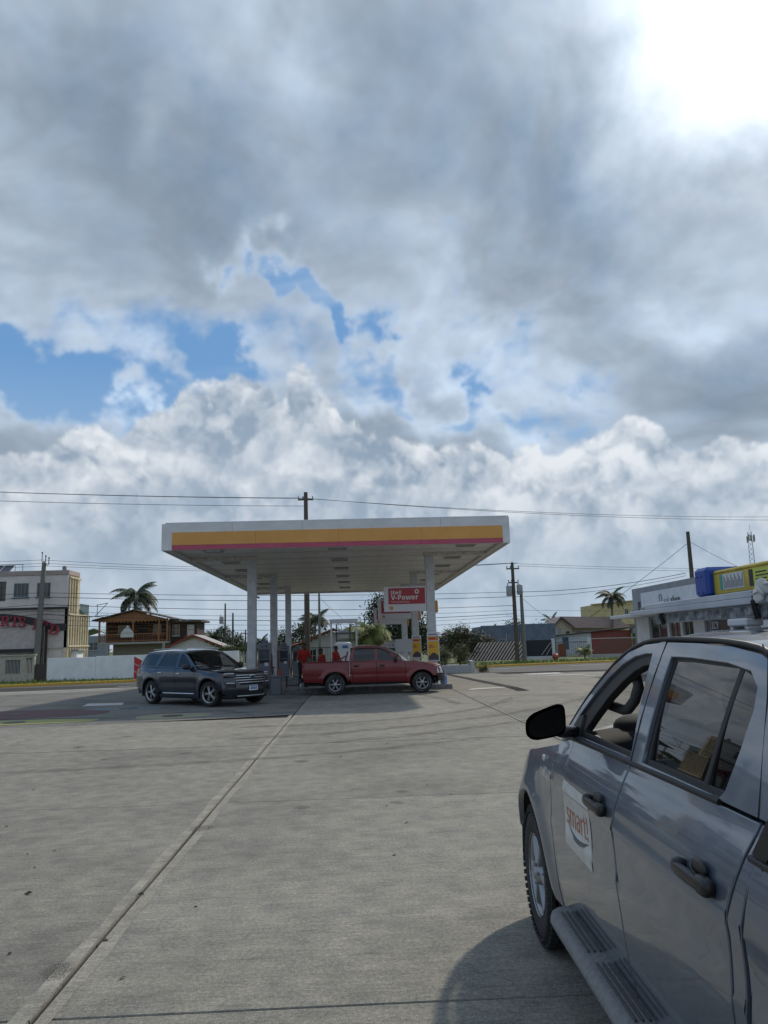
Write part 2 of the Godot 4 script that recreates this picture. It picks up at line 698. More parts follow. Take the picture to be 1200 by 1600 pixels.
func ground_material(key: String, tint: Color, images: Array, metres: float, bump: float, stain: Array, stain_m: float, rough := 0.92) -> StandardMaterial3D:
	var m := mat(key, tint, rough)
	if not texs.has("ground_color"):
		texs["ground_color"] = ImageTexture.create_from_image(images[0])
		texs["ground_height"] = ImageTexture.create_from_image(images[1])
	m.albedo_texture = texs["ground_color"]
	m.heightmap_enabled = true
	m.heightmap_texture = texs["ground_height"]
	m.heightmap_scale = bump
	m.uv1_triplanar = true
	m.uv1_world_triplanar = true
	m.uv1_scale = Vector3.ONE / metres
	m.detail_enabled = true
	m.detail_blend_mode = BaseMaterial3D.BLEND_MODE_MUL
	m.detail_albedo = noise_tex(key + "_stain", 0.009, 6, stain, 512, hash(key) % 500)
	m.detail_uv_layer = BaseMaterial3D.DETAIL_UV_2
	m.uv2_triplanar = true
	m.uv2_world_triplanar = true
	m.uv2_scale = Vector3.ONE / stain_m
	return m

func build_ground() -> void:
	var im := concrete_images()
	var concrete := ground_material("concrete", Color(0.60, 0.588, 0.552), im, 2.3, 0.30, [[0.15, Color(0.74, 0.74, 0.75)], [0.45, Color(0.92, 0.92, 0.915)], [0.8, Color(1, 1, 1)]], 17.0)
	var concrete_b := ground_material("concrete_worn", Color(0.565, 0.552, 0.516), im, 2.05, 0.30, [[0.15, Color(0.72, 0.72, 0.73)], [0.5, Color(0.92, 0.915, 0.91)], [0.8, Color(1, 1, 1)]], 15.0)
	var concrete_c := ground_material("concrete_pale", Color(0.635, 0.615, 0.570), im, 2.5, 0.30, [[0.15, Color(0.76, 0.76, 0.76)], [0.5, Color(0.93, 0.925, 0.92)], [0.8, Color(1, 1, 1)]], 12.0)
	var margin := ground_material("concrete_margin", Color(0.74, 0.715, 0.665), im, 1.7, 0.12, [[0.2, Color(0.84, 0.83, 0.81)], [0.8, Color(1, 1, 1)]], 5.0)
	var asphalt := ground_material("asphalt", Color(0.26, 0.262, 0.27), im, 1.2, 0.25, [[0.2, Color(0.72, 0.72, 0.73)], [0.8, Color(1, 1, 1)]], 21.0)
	var apron := ground_material("old_asphalt", Color(0.44, 0.435, 0.43), im, 1.3, 0.25, [[0.2, Color(0.58, 0.59, 0.61)], [0.5, Color(0.88, 0.88, 0.88)], [0.8, Color(1, 1, 1)]], 9.0)
	var pale := ground_material("pale_concrete", Color(0.72, 0.705, 0.67), im, 2.0, 0.25, [[0.2, Color(0.80, 0.80, 0.79)], [0.8, Color(1, 1, 1)]], 11.0)
	# soil under everything, out to the horizon
	var mb := MB.new()
	for q in [[-600, -12, -600, -62], [12, 600, -600, -62]]:
		pass
	mb.quad(Vector3(-700, -0.45, -900), Vector3(700, -0.45, -900), Vector3(700, -0.45, 200), Vector3(-700, -0.45, 200), Vector3.UP)
	structure("ground", mb, mottled("soil", Color(0.055, 0.06, 0.03), Color(0.12, 0.115, 0.07), 14.0, 0.95, 0.02, 5))
	# bed under the slabs, seen as the filler in the joints
	mb = MB.new()
	var rows := []
	for k in 26:
		var z := 30.0 - k * 3.3
		rows.append([Vector3(-60, gy(z) - 0.022, z), Vector3(60, gy(z) - 0.022, z)])
	mb.sheet(rows, Vector3.UP)
	var base := structure("pavement", mb, mat("joint_filler", Color(0.022, 0.020, 0.017), 0.95))
	# concrete slabs
	var X0 := -1.62
	var P := 5.19
	for i in range(-5, 6):
		for j in range(-2, 11):
			var z1 := 1.0 - 5.2 * j + 0.0
			var z0 := z1 - 5.2
			var x0 := X0 + i * P
			var x1 := x0 + P
			if i < 0 and z1 < -19.4:
				continue
			if z0 < road_edge((x0 + x1) / 2.0) - 1.5:
				continue
			# seen from the camera, or close around it
			if z1 > 0.0 and (absf(x0) > 7.0 or z1 > 7.0):
				continue
			if z1 <= 0.0 and (x1 < z1 * 0.62 - 3.0 - 3.0 or x0 > -z1 * 0.72 + 9.0):
				continue
			var g := 0.014
			var gz := 0.005
			var b := 0.006
			var s := MB.new()
			var tilt := sin(i * 12.9 + j * 78.2) * 0.0015
			var zs := [z1 - gz, z1 - gz - b]
			for k in range(1, 4):
				zs.append(lerpf(z1, z0, k / 4.0))
			zs.append(z0 + gz + b)
			zs.append(z0 + gz)
			var sr := []
			for k in zs.size():
				var edge := k == 0 or k == zs.size() - 1
				var y := gy(zs[k]) + tilt
				var yb := y - (b if edge else 0.0)
				sr.append([Vector3(x0 + g, yb - 0.03, zs[k]), Vector3(x0 + g, yb - (0.0 if edge else b), zs[k]), Vector3(x0 + g + b, yb, zs[k]), Vector3(x1 - g - b, yb, zs[k]), Vector3(x1 - g, yb - (0.0 if edge else b), zs[k]), Vector3(x1 - g, yb - 0.03, zs[k])])
			for k in sr.size() - 1:
				for c in 5:
					s.face(sr[k][c], sr[k][c + 1], sr[k + 1][c + 1], sr[k + 1][c], Vector3((x0 + x1) / 2, -3, (z0 + z1) / 2))
			part(base, "concrete_slab", s, [concrete, concrete_b, concrete, concrete_c, concrete_b][posmod(i * 3 + j * 7, 5)])
	# trowelled margins along the long joints, kept as strips a hair above the slabs
	for xj in [X0, X0 + P, X0 - P]:
		for side in [-1.0, 1.0]:
			var s := MB.new()
			var mr := []
			for k in 60:
				var z := 1.0 - k * 0.5 if xj == X0 else -9.0 - k * 0.42
				if xj == X0 - P and z < -19.0:
					break
				if z < -26.5:
					break
				var wob := 0.012 * sin(z * 2.3 + side) + 0.008 * sin(z * 7.1)
				var a: float = xj + side * (0.021 + 0.004 * sin(z * 11.0 + side * 2.0))
				var c: float = xj + side * (0.105 + wob) * (1.0 if xj == X0 else 0.6)
				mr.append([Vector3(a, gy(z) + 0.0032, z), Vector3(c, gy(z) + 0.0032, z)])
			s.sheet(mr, Vector3.UP)
			part(base, "joint_margin", s, margin)
	# old asphalt on the pump side
	mb = MB.new()
	rows = []
	for k in 24:
		var t := k / 23.0
		var line := []
		for c in 9:
			var x := lerpf(-60.0, X0 - 0.01, pow(c / 8.0, 0.7))
			var zn := -19.55 + 0.22 * sin(x * 0.9) + 0.12 * sin(x * 2.7) - 0.9 * exp(-pow((x + 2.0) / 2.0, 2.0))
			var z := lerpf(zn, road_edge(x) - 0.5, t)
			line.append(Vector3(x, gy(z) + 0.004, z))
		rows.append(line)
	mb.sheet(rows, Vector3.UP)
	structure("apron", mb, apron)
	# pale concrete tongue beside the road
	mb = MB.new()
	var tongue := V2([[-60, -31.0], [-30, -35.0], [-19, -36.0], [-14, -37.0], [-11.5, -39.0], [-10.0, -42.0], [-11.5, -43.2], [-17, -41.5], [-30, -39.2], [-60, -32.5]])
	for tri3 in [Geometry2D.triangulate_polygon(tongue)]:
		for k in range(0, tri3.size(), 3):
			var q := []
			for m in 3:
				var p: Vector2 = tongue[tri3[k + m]]
				q.append(Vector3(p.x, gy(p.y) + 0.010, p.y))
			mb.tri(q[0], q[1], q[2], Vector3.UP, Vector3.UP, Vector3.UP)
	structure("driveway", mb, pale)
	# road
	mb = MB.new()
	rows = []
	for k in 5:
		var line := []
		for c in 33:
			var x := lerpf(-160.0, 160.0, c / 32.0)
			var z := lerpf(road_edge(clampf(x, -60, 60)) - 0.315 * (x - clampf(x, -60, 60)), far_kerb(x), k / 4.0)
			line.append(Vector3(x, minf(gy(z), -0.12) + 0.014 if k == 0 else -0.335, z))
		rows.append(line)
	mb.sheet(rows, Vector3.UP)
	structure("road", mb, asphalt)
	# painted lines on the road and the forecourt
	var worn := mottled("road_paint", Color(0.30, 0.30, 0.29), Color(0.62, 0.62, 0.60), 1.6, 0.8, 0.03, 5)
	var lines := [[[-40, -34.6], [-17.4, -39.4], [-11.2, -41.4], [-9.5, -43.0], 0.16], [[-13.2, -44.2], [-10.4, -45.0], 0.14], [[9.6, -56.1], [12.4, -56.9], 0.16], [[-22.0, -41.6], [-19.6, -42.2], 0.14], [[16.0, -58.0], [19.0, -58.9], 0.16]]
	for L in lines:
		mb = MB.new()
		var lr := []
		for k in L.size() - 1:
			var p := Vector2(L[k][0], L[k][1])
			var y := maxf(gy(p.y), -0.335) + (0.020 if p.y > road_edge(p.x) else 0.006)
			y = maxf(y, -0.329)
			lr.append([Vector3(p.x, y + 0.01, p.y - L[-1]), Vector3(p.x, y + 0.01, p.y + L[-1])])
		mb.sheet(lr, Vector3.UP)
		structure("lane_marking", mb, worn)
	for poly in [[[9.6, -45.6], [12.0, -46.2], [11.8, -44.0], [9.8, -43.6]], [[10.6, -41.8], [12.2, -42.0], [12.4, -41.0], [9.4, -40.8]], [[11.4, -39.2], [12.0, -39.2], [12.0, -38.6], [11.4, -38.6]], [[4.0, -28.2], [5.7, -29.0], [5.9, -29.7], [4.3, -29.1]], [[-9.1, -27.2], [-7.9, -27.2], [-7.6, -26.0], [-8.9, -26.0]]]:
		mb = MB.new()
		var pg := V2(poly)
		var idx := Geometry2D.triangulate_polygon(pg)
		for k in range(0, idx.size(), 3):
			var q := []
			for m in 3:
				var p: Vector2 = pg[idx[k + m]]
				q.append(Vector3(p.x, gy(p.y) + 0.011, p.y))
			mb.tri(q[0], q[1], q[2], Vector3.UP, Vector3.UP, Vector3.UP)
		structure("ground_marking", mb, worn)
	# tank covers with painted surrounds
	for cv in [[-9.9, -23.4, 2.6, 1.55, Color(0.105, 0.050, 0.055), "maroon", 0.011], [-8.8, -20.75, 2.2, 0.62, Color(0.27, 0.27, 0.10), "yellow", 0.015], [-4.9, -21.3, 1.0, 0.75, Color(0.235, 0.235, 0.15), "faded yellow", 0.009], [-7.0, -24.6, 1.3, 0.6, Color(0.13, 0.155, 0.16), "grey", 0.009]]:
		var cover := thing("tank_cover", "%s painted tank cover pad set in the old asphalt" % cv[5], "tank cover", Vector3(cv[0], gy(cv[1]), cv[1]), 0.0, "tank covers in the asphalt")
		mb = MB.new()
		var ring := PackedVector2Array()
		for k in 36:
			var a := TAU * k / 36
			var wob: float = 1.0 + 0.05 * sin(a * 3.0 + cv[0]) + 0.03 * sin(a * 7.0)
			ring.append(Vector2(cos(a) * cv[2] * wob, sin(a) * cv[3] * wob))
		mb.prism(ring, 0.008, Transform3D(Basis(Vector3.RIGHT, -PI / 2), Vector3(0, cv[6], 0)))
		part(cover, "painted_pad", mb, mottled("pad_" + cv[5], cv[4] * 0.8, cv[4] * 1.25, 1.1, 0.85, 0.03, 5))
		mb = MB.new()
		mb.lathe([Vector2(0.28, 0.0), Vector2(0.28, cv[6] + 0.008), Vector2(0.25, cv[6] + 0.012), Vector2(0.001, cv[6] + 0.012)], 24)
		part(cover, "lid", mb, mat("lid_iron", Color(0.07, 0.068, 0.065), 0.6, 0.5))
	# cracks in the asphalt by the car
	mb = MB.new()
	for path in [[[-5.6, -22.2], [-4.9, -22.35], [-4.0, -22.6], [-3.55, -22.5], [-3.35, -21.9], [-3.0, -21.6], [-2.85, -21.0], [-2.6, -20.4]], [[-10.5, -26.6], [-9.5, -26.9], [-8.0, -27.6], [-6.6, -28.0]], [[-11.0, -22.0], [-9.2, -21.8], [-7.4, -21.5], [-6.2, -21.6]], [[-9.0, -30.0], [-7.0, -29.2], [-5.2, -28.8]]]:
		var cr := []
		for k in path.size():
			var p := Vector2(path[k][0], path[k][1])
			var w := 0.016 + 0.014 * absf(sin(k * 2.1))
			cr.append([Vector3(p.x, gy(p.y) + 0.0085, p.y - w), Vector3(p.x, gy(p.y) + 0.0085, p.y + w)])
		mb.sheet(cr, Vector3.UP)
	structure("ground_crack", mb, mat("crack_dark", Color(0.018, 0.018, 0.018), 0.95))
	# drain channel with a grating across the forecourt
	var drain := thing("drain_channel", "long dark grated drain channel crossing the forecourt past the red pickup", "drain", Vector3.ZERO)
	mb = MB.new()
	mb.sheet([[Vector3(5.55, 0.006, -27.0), Vector3(5.95, 0.006, -27.0)], [Vector3(5.55, gy(-36.0) + 0.006, -36.0), Vector3(5.95, gy(-36.0) + 0.006, -36.0)], [Vector3(5.6, gy(-50.0) + 0.006, -50.0), Vector3(6.0, gy(-50.0) + 0.006, -50.0)]], Vector3.UP)
	part(drain, "channel", mb, mat("drain_dark", Color(0.012, 0.012, 0.012), 0.9))
	mb = MB.new()
	for k in 150:
		var z := -27.05 - k * 0.153
		mb.box(Vector3(5.77, gy(z) + 0.012, z), Vector3(0.40, 0.010, 0.05))
	part(drain, "grating", mb, mat("grating_iron", Color(0.03, 0.03, 0.031), 0.7, 0.3)).set_meta("kind", "stuff")
	# yellow kerb on the far side of the road
	mb = MB.new()
	var kr := []
	for c in 65:
		var x := lerpf(-160.0, 160.0, c / 64.0)
		var z := far_kerb(x)
		kr.append([Vector3(x, -0.35, z + 0.03), Vector3(x, -0.20, z), Vector3(x, -0.185, z - 0.02), Vector3(x, -0.185, z - 0.34), Vector3(x, -0.26, z - 0.36)])
	mb.sheet(kr, Vector3(0, 0.6, 0.8))
	structure("kerb", mb, mottled("kerb_yellow", Color(0.42, 0.25, 0.03), Color(0.60, 0.37, 0.05), 3.0, 0.8, 0.02, 5))
	# verge and the land behind it
	mb = MB.new()
	rows = []
	for off in [0.21, 2.5, 6.0, 60.0, 400.0]:
		var line := []
		for c in 41:
			var x := lerpf(-400.0, 400.0, c / 40.0)
			line.append(Vector3(x, -0.215 + 0.01 * sin(x * 0.7 + off), far_kerb(x) - off))
		rows.append(line)
	mb.sheet(rows, Vector3.UP)
	structure("verge", mb, mottled("verge_green", Color(0.06, 0.085, 0.022), Color(0.15, 0.165, 0.055), 6.0, 0.95, 0.03, 5))
	ground_stains()
	grass_strip()
	litter()

# tyre marks and oil drips: rubber and oil left on the concrete, with ragged edges of their own
func stain_texture(key: String, sd: int, round_: bool) -> StandardMaterial3D:
	var nz := FastNoiseLite.new()
	nz.seed = sd
	nz.frequency = 0.035
	nz.fractal_octaves = 5
	var im := Image.create(256, 256, false, Image.FORMAT_RGBA8)
	for y in 256:
		for x in 256:
			var u := x / 255.0 * 2.0 - 1.0
			var v := y / 255.0 * 2.0 - 1.0
			var n := nz.get_noise_2d(x * (1.0 if round_ else 0.35), y * 2.2)
			var e := 1.0 - Vector2(u, v).length() if round_ else minf(1.0 - absf(u), (1.0 - absf(v)) * 4.0)
			var a := smoothstep(0.02, 0.42, e + n * 0.75 - 0.08) * clampf(0.55 + n, 0.1, 1.0)
			im.set_pixel(x, y, Color(0.20, 0.195, 0.19, a * (0.55 if round_ else 0.34)))
	var m := mat(key, Color.WHITE, 0.8)
	m.albedo_color = Color.WHITE
	m.albedo_texture = ImageTexture.create_from_image(im)
	m.transparency = BaseMaterial3D.TRANSPARENCY_ALPHA
	m.texture_repeat = false
	return m

func ground_stains() -> void:
	var marks := [[[-1.0, -14.5], [0.8, -15.2], [2.8, -16.6], [5.6, -18.6], [8.9, -21.5], [12.0, -26.0], 0.20], [[-3.0, -15.6], [-0.4, -16.1], [2.0, -17.6], [4.6, -20.0], [7.2, -24.0], [9.0, -29.0], 0.22], [[-3.0, -17.8], [-0.5, -18.0], [1.6, -19.0], [3.4, -21.0], [5.0, -24.5], 0.18], [[-9.0, -12.0], [-5.0, -12.3], [-1.0, -13.0], [2.5, -14.6], 0.16], [[2.1, -26.8], [2.7, -24.4], [2.9, -22.0], 0.16]]
	var m := stain_texture("tyre_rubber_mark", 5, false)
	for k in marks.size():
		var pts: Array = marks[k].slice(0, -1)
		var w: float = marks[k][-1]
		var c := Curve3D.new()
		for i in pts.size():
			var p := Vector3(pts[i][0], 0, pts[i][1])
			var a := Vector3(pts[maxi(i - 1, 0)][0], 0, pts[maxi(i - 1, 0)][1])
			var b := Vector3(pts[mini(i + 1, pts.size() - 1)][0], 0, pts[mini(i + 1, pts.size() - 1)][1])
			c.add_point(p, (a - b) / 6.0, (b - a) / 6.0)
		var rows := []
		for i in 41:
			var l := c.get_baked_length() * i / 40.0
			var p := c.sample_baked(l)
			var d := (c.sample_baked(minf(l + 0.1, c.get_baked_length())) - c.sample_baked(maxf(l - 0.1, 0.0))).normalized()
			var s := Vector3(d.z, 0, -d.x) * w
			rows.append([p - s + Vector3(0, gy(p.z) + 0.0045 + 0.0008 * k, 0), p + s + Vector3(0, gy(p.z) + 0.0045 + 0.0008 * k, 0)])
		var mb := MB.new()
		mb.sheet(rows, Vector3.UP)
		structure("ground_tyre_mark", mb, m)
	var o := stain_texture("oil_drip", 9, true)
	var rng := RandomNumberGenerator.new()
	rng.seed = 31
	for k in 12:
		var z := -rng.randf_range(4.5, 17.0)
		var p := Vector3(rng.randf_range(-0.42, 0.36) * -z, 0.0045, z)
		var r := rng.randf_range(0.05, 0.22)
		var a := rng.randf() * TAU
		var u := Vector3(cos(a), 0, sin(a)) * r
		var w := Vector3(-sin(a), 0, cos(a)) * r * rng.randf_range(0.5, 1.0)
		var mb := MB.new()
		mb.quad(p - u - w, p + u - w, p + u + w, p - u + w, Vector3.UP)
		structure("ground_oil_stain", mb, o)

func grass_strip() -> void:
	var rng := RandomNumberGenerator.new()
	rng.seed = 404
	var mb := MB.new()
	for k in 9000:
		var x := rng.randf_range(-38.0, 40.0)
		var off := 0.3 + pow(rng.randf(), 1.4) * 5.0
		var p := Vector3(x, -0.21, far_kerb(x) - off)
		var h := rng.randf_range(0.05, 0.15) * (1.0 + 1.2 * maxf(0.0, sin(x * 0.8) * sin(x * 0.33 + 1.0)))
		if off > 3.5:
			h *= 1.6
		var a := rng.randf() * TAU
		var s := Vector3(cos(a), 0, sin(a)) * rng.randf_range(0.02, 0.05)
		var lean := Vector3(rng.randf_range(-0.5, 0.5), 1, rng.randf_range(-0.5, 0.5)) * h
		var nn := Vector3(-s.z, 0.02, s.x).normalized()
		if nn.z < 0:
			nn = -nn
		mb.tri(p - s, p + s, p + lean, nn, nn, nn)
	var m := mottled("grass_blades", Color(0.07, 0.12, 0.02), Color(0.18, 0.22, 0.055), 3.0, 0.8, 0.05, 4)
	m.backlight_enabled = true
	m.backlight = Color(0.35, 0.45, 0.15)
	var o := one("grass", mb, m, "rough green grass along the far roadside verge", "grass")
	o.set_meta("kind", "stuff")

func litter() -> void:
	var rng := RandomNumberGenerator.new()
	rng.seed = 77
	var mb := MB.new()
	for k in 46:
		var z := -rng.randf_range(3.2, 16.0)
		var x := rng.randf_range(-0.5, 0.42) * -z
		var s := rng.randf_range(0.012, 0.034)
		var a := rng.randf() * TAU
		var u := Vector3(cos(a), 0, sin(a)) * s
		var w := Vector3(-sin(a), 0, cos(a)) * s * rng.randf_range(0.35, 0.7)
		var c := Vector3(x, 0.006, z)
		var up := Vector3(0, s * 0.45, 0)
		mb.face(c - u, c - w + up, c + u + up * 0.4, c + w, c - Vector3(0, 1, 0))
	one("leaf_litter", mb, mat("litter_brown", Color(0.045, 0.032, 0.022), 0.9), "scattered dry leaf bits and crumbs on the concrete", "litter").set_meta("kind", "stuff")

# ---------------------------------------------------------------- plants
func leaf_mat(key: String, a: Color, b: Color, back := 0.5) -> StandardMaterial3D:
	if mats.has(key):
		return mats[key]
	var m := mottled(key, a, b, 1.3, 0.65, 0.03, 3)
	m.backlight_enabled = true
	m.backlight = Color(0.45, 0.55, 0.2) * back
	return m

func broadleaf(called: String, label: String, group: String, at: Vector3, height: float, blobs: Array, leaf: float, count: int, mats3: Array, sd: int, trunk_r := 0.14, category := "tree") -> Node3D:
	# blobs: [x, y, z, rx, ry, rz] relative to the foot
	var rng := RandomNumberGenerator.new()
	rng.seed = sd
	var t := thing(called, label, category, at, 0.0, group)
	var tr := MB.new()
	var low: float = blobs[0][1]
	for b in blobs:
		low = minf(low, b[1] - b[4] * 0.6)
	low = maxf(low, 0.15)
	var fork := Vector3(rng.randf_range(-0.2, 0.2), low + 0.1, rng.randf_range(-0.2, 0.2))
	tr.tube([Vector3.ZERO, fork * 0.5 + Vector3(0.05, 0, 0), fork], [trunk_r * 1.25, trunk_r, trunk_r * 0.8], 8)
	for b in blobs:
		var c := Vector3(b[0], b[1], b[2])
		tr.tube([fork, fork.lerp(c, 0.55) + Vector3(0, 0.12 * height * 0.3, 0), c], [trunk_r * 0.6, trunk_r * 0.35, trunk_r * 0.12], 6)
		for k in 3:
			var e := c + Vector3(rng.randf_range(-1, 1) * b[3], rng.randf_range(-0.3, 1) * b[4], rng.randf_range(-1, 1) * b[5]) * 0.8
			tr.tube([fork.lerp(c, 0.7), c.lerp(e, 0.4), e], [trunk_r * 0.25, trunk_r * 0.16, trunk_r * 0.05], 5)
	part(t, "trunk", tr, mottled("bark", Color(0.06, 0.05, 0.04), Color(0.14, 0.12, 0.10), 1.0, 0.9, 0.03, 4))
	var mbs := []
	for m in mats3:
		mbs.append(MB.new())
	var vol := 0.0
	for b in blobs:
		vol += b[3] * b[4] * b[5]
	for b in blobs:
		var share := int(count * (b[3] * b[4] * b[5]) / vol)
		# sprigs: small clusters spread in the shell of the blob, leaving gaps between
		var sprigs := maxi(6, share / 26)
		for s in sprigs:
			var d := Vector3(rng.randfn(), rng.randfn() * 0.9 + 0.15, rng.randfn()).normalized()
			var r := pow(rng.randf(), 0.45) * rng.randf_range(0.8, 1.12)
			var c := Vector3(b[0], b[1], b[2]) + Vector3(d.x * b[3], d.y * b[4], d.z * b[5]) * r
			var mb: MB = mbs[(rng.randi() % (mbs.size() * 2)) % mbs.size()]
			var spread := leaf * rng.randf_range(1.6, 2.8)
			for l in 26:
				var o := Vector3(rng.randfn(), rng.randfn() * 0.8, rng.randfn()) * spread * 0.55
				var n := (d * 0.8 + Vector3(rng.randfn(), rng.randfn() + 0.5, rng.randfn()) * 0.7).normalized()
				var u := n.cross(Vector3(rng.randfn(), rng.randfn(), rng.randfn())).normalized()
				var w := n.cross(u)
				var z := leaf * rng.randf_range(0.6, 1.2)
				var p := c + o
				mb.tri(p - u * z * 0.5, p + w * z * 0.24, p + u * z * 0.5, n, n, n)
				mb.tri(p - u * z * 0.5, p + u * z * 0.5, p - w * z * 0.24, n, n, n)
	for k in mbs.size():
		part(t, "crown", mbs[k], mats3[k])
	return t

var frond_meshes := {}

func frond_mesh(kind: int, droop: float, feather: float) -> ArrayMesh:
	var key := [kind, droop, feather]
	if frond_meshes.has(key):
		return frond_meshes[key]
	var rng := RandomNumberGenerator.new()
	rng.seed = 900 + kind
	var mb := MB.new()
	var path := []
	for k in 15:
		var t := k / 14.0
		# a unit-long arc that rises and bends over
		var ang := 0.62 - droop * t * 1.25
		if k == 0:
			path.append(Vector3.ZERO)
		else:
			path.append(path[-1] + Vector3(cos(ang), sin(ang), 0) / 14.0)
	var rad := []
	for k in 15:
		rad.append(lerpf(0.014, 0.003, k / 14.0))
	mb.tube(path, rad, 5)
	for k in 44:
		var t := 0.10 + 0.90 * k / 43.0
		var i := mini(13, int(t * 14))
		var p: Vector3 = path[i].lerp(path[i + 1], t * 14 - i)
		var d: Vector3 = (path[i + 1] - path[i]).normalized()
		var len := feather * sin(clampf(t * 0.92 + 0.10, 0.0, 1.0) * PI) * rng.randf_range(0.85, 1.1) + 0.04
		for sgn in [-1.0, 1.0]:
			if rng.randf() < 0.05:
				continue
			var out := (Vector3(0, 0, sgn) + d * 0.55 + Vector3(0, -0.35 - 0.5 * rng.randf(), 0)).normalized()
			var w := d * 0.016
			var tip := p + out * len + Vector3(0, -len * 0.35, 0)
			var mid := p + out * len * 0.55
			var n := d.cross(out).normalized()
			if n.y < 0.0:
				n = -n
			mb.tri(p - w * 0.5, p + w * 0.5, mid + w * 0.8, n, n, n)
			mb.tri(p - w * 0.5, mid + w * 0.8, mid - w * 0.8, n, n, n)
			mb.tri(mid - w * 0.8, mid + w * 0.8, tip, n, n, n)
	frond_meshes[key] = mb.mesh()
	return frond_meshes[key]

func palm(label: String, group: String, at: Vector3, height: float, reach: float, count: int, sd: int, lean := Vector3.ZERO, droop := 1.0, feather := 0.26, tint := "", r0 := 0.16) -> Node3D:
	var rng := RandomNumberGenerator.new()
	rng.seed = sd
	var t := thing("palm_tree", label, "palm tree", at, 0.0, group)
	var path := []
	var rad := []
	for k in 16:
		var f := k / 15.0
		path.append(lean * f * f + Vector3(0, height * f, 0))
		rad.append(lerpf(r0 * 1.25, r0 * 0.65, pow(f, 0.6)) * (1.0 + 0.05 * (k % 2)))
	var mb := MB.new()
	mb.tube(path, rad, 8)
	part(t, "trunk", mb, mottled("palm_bark", Color(0.10, 0.09, 0.075), Color(0.22, 0.20, 0.17), 0.8, 0.9, 0.04, 3))
	var top: Vector3 = path[-1]
	var m := leaf_mat("palm_green" if not tint else "palm_" + tint, Color(0.018, 0.034, 0.014) if not tint else Color(0.10, 0.13, 0.03), Color(0.045, 0.07, 0.025) if not tint else Color(0.22, 0.22, 0.06), 0.15 if not tint else 0.8)
	var dry := leaf_mat("palm_dry", Color(0.14, 0.10, 0.05), Color(0.24, 0.17, 0.08), 0.4)
	for k in count:
		var f := float(k) / count
		var az := k * 2.39996 + rng.randf_range(-0.2, 0.2)
		var pitch := lerpf(0.75, -0.75, pow(f, 0.9)) + rng.randf_range(-0.1, 0.1)
		var o := mesh_part(t, "frond", frond_mesh(k % 3, droop * (0.8 + 0.2 * (k % 3)), feather), dry if f > 0.92 else m)
		o.transform = Transform3D(Basis(Vector3.UP, az) * Basis(Vector3.BACK, pitch) * Basis.from_scale(Vector3.ONE * reach * rng.randf_range(0.85, 1.1)), top + Vector3(0, 0.02, 0))
	return t

# ---------------------------------------------------------------- poles and wires
func pole(label: String, at: Vector3, h: float, r: float, arms: Array, tank := 0, grey := false, lean := Vector3.ZERO) -> Node3D:
	var t := thing("utility_pole", label, "utility pole", at, 0.0, "utility poles along the road")
	var mb := MB.new()
	mb.tube([Vector3.ZERO, Vector3(0, h * 0.5, 0) + lean * 0.5, Vector3(0, h, 0) + lean], [r * 1.15, r, r * 0.75], 10)
	part(t, "pole", mb, mottled("pole_grey" if grey else "pole_wood", Color(0.13, 0.135, 0.12) if grey else Color(0.06, 0.05, 0.042), Color(0.23, 0.23, 0.21) if grey else Color(0.135, 0.115, 0.09), 1.6, 0.9, 0.02, 4))
	for a in arms:
		mb = MB.new()
		mb.bar(Vector3(-a[1], a[0], 0.1) + lean, Vector3(a[1], a[0], 0.1) + lean, 0.09, 0.11)
		part(t, "cross_arm", mb, mats["pole_grey" if grey else "pole_wood"])
		for x in [-0.92, -0.35, 0.92]:
			mb = MB.new()
			mb.lathe([Vector2(0.02, 0.0), Vector2(0.03, 0.06), Vector2(0.06, 0.08), Vector2(0.035, 0.12), Vector2(0.055, 0.15), Vector2(0.03, 0.20), Vector2(0.001, 0.21)], 8, Vector3(a[1] * x, a[0] + 0.05, 0.1) + lean)
			part(t, "insulator", mb, mat("insulator_grey", Color(0.10, 0.095, 0.09), 0.4))
	for k in tank:
		mb = MB.new()
		var x := -0.42 if k == 0 else 0.50
		mb.lathe([Vector2(0.001, 0.0), Vector2(0.24, 0.0), Vector2(0.26, 0.05), Vector2(0.26, 0.78), Vector2(0.22, 0.86), Vector2(0.001, 0.88)], 16, Vector3(x, h * 0.66 + 0.1 * k, 0.15))
		mb.lathe([Vector2(0.04, 0.86), Vector2(0.05, 1.0), Vector2(0.03, 1.1), Vector2(0.001, 1.12)], 8, Vector3(x - 0.1, h * 0.66 + 0.1 * k, 0.15))
		part(t, "transformer", mb, mat("transformer_grey", Color(0.30, 0.31, 0.32), 0.5))
	return t

func wire(label: String, a: Vector3, b: Vector3, sag: float, r: float, group: String) -> void:
	var mb := MB.new()
	var path := []
	var n := 22
	for k in n + 1:
		var t := float(k) / n
		path.append(a.lerp(b, t) - Vector3(0, sag * 4.0 * t * (1.0 - t), 0))
	mb.tube(path, r, 5, false)
	one("power_line", mb, mat("wire_black", Color(0.02, 0.02, 0.021), 0.6), label, "cable", group)

# ---------------------------------------------------------------- buildings
func rect(x0: float, y0: float, x1: float, y1: float) -> PackedVector2Array:
	return PackedVector2Array([Vector2(x0, y0), Vector2(x1, y0), Vector2(x1, y1), Vector2(x0, y1)])

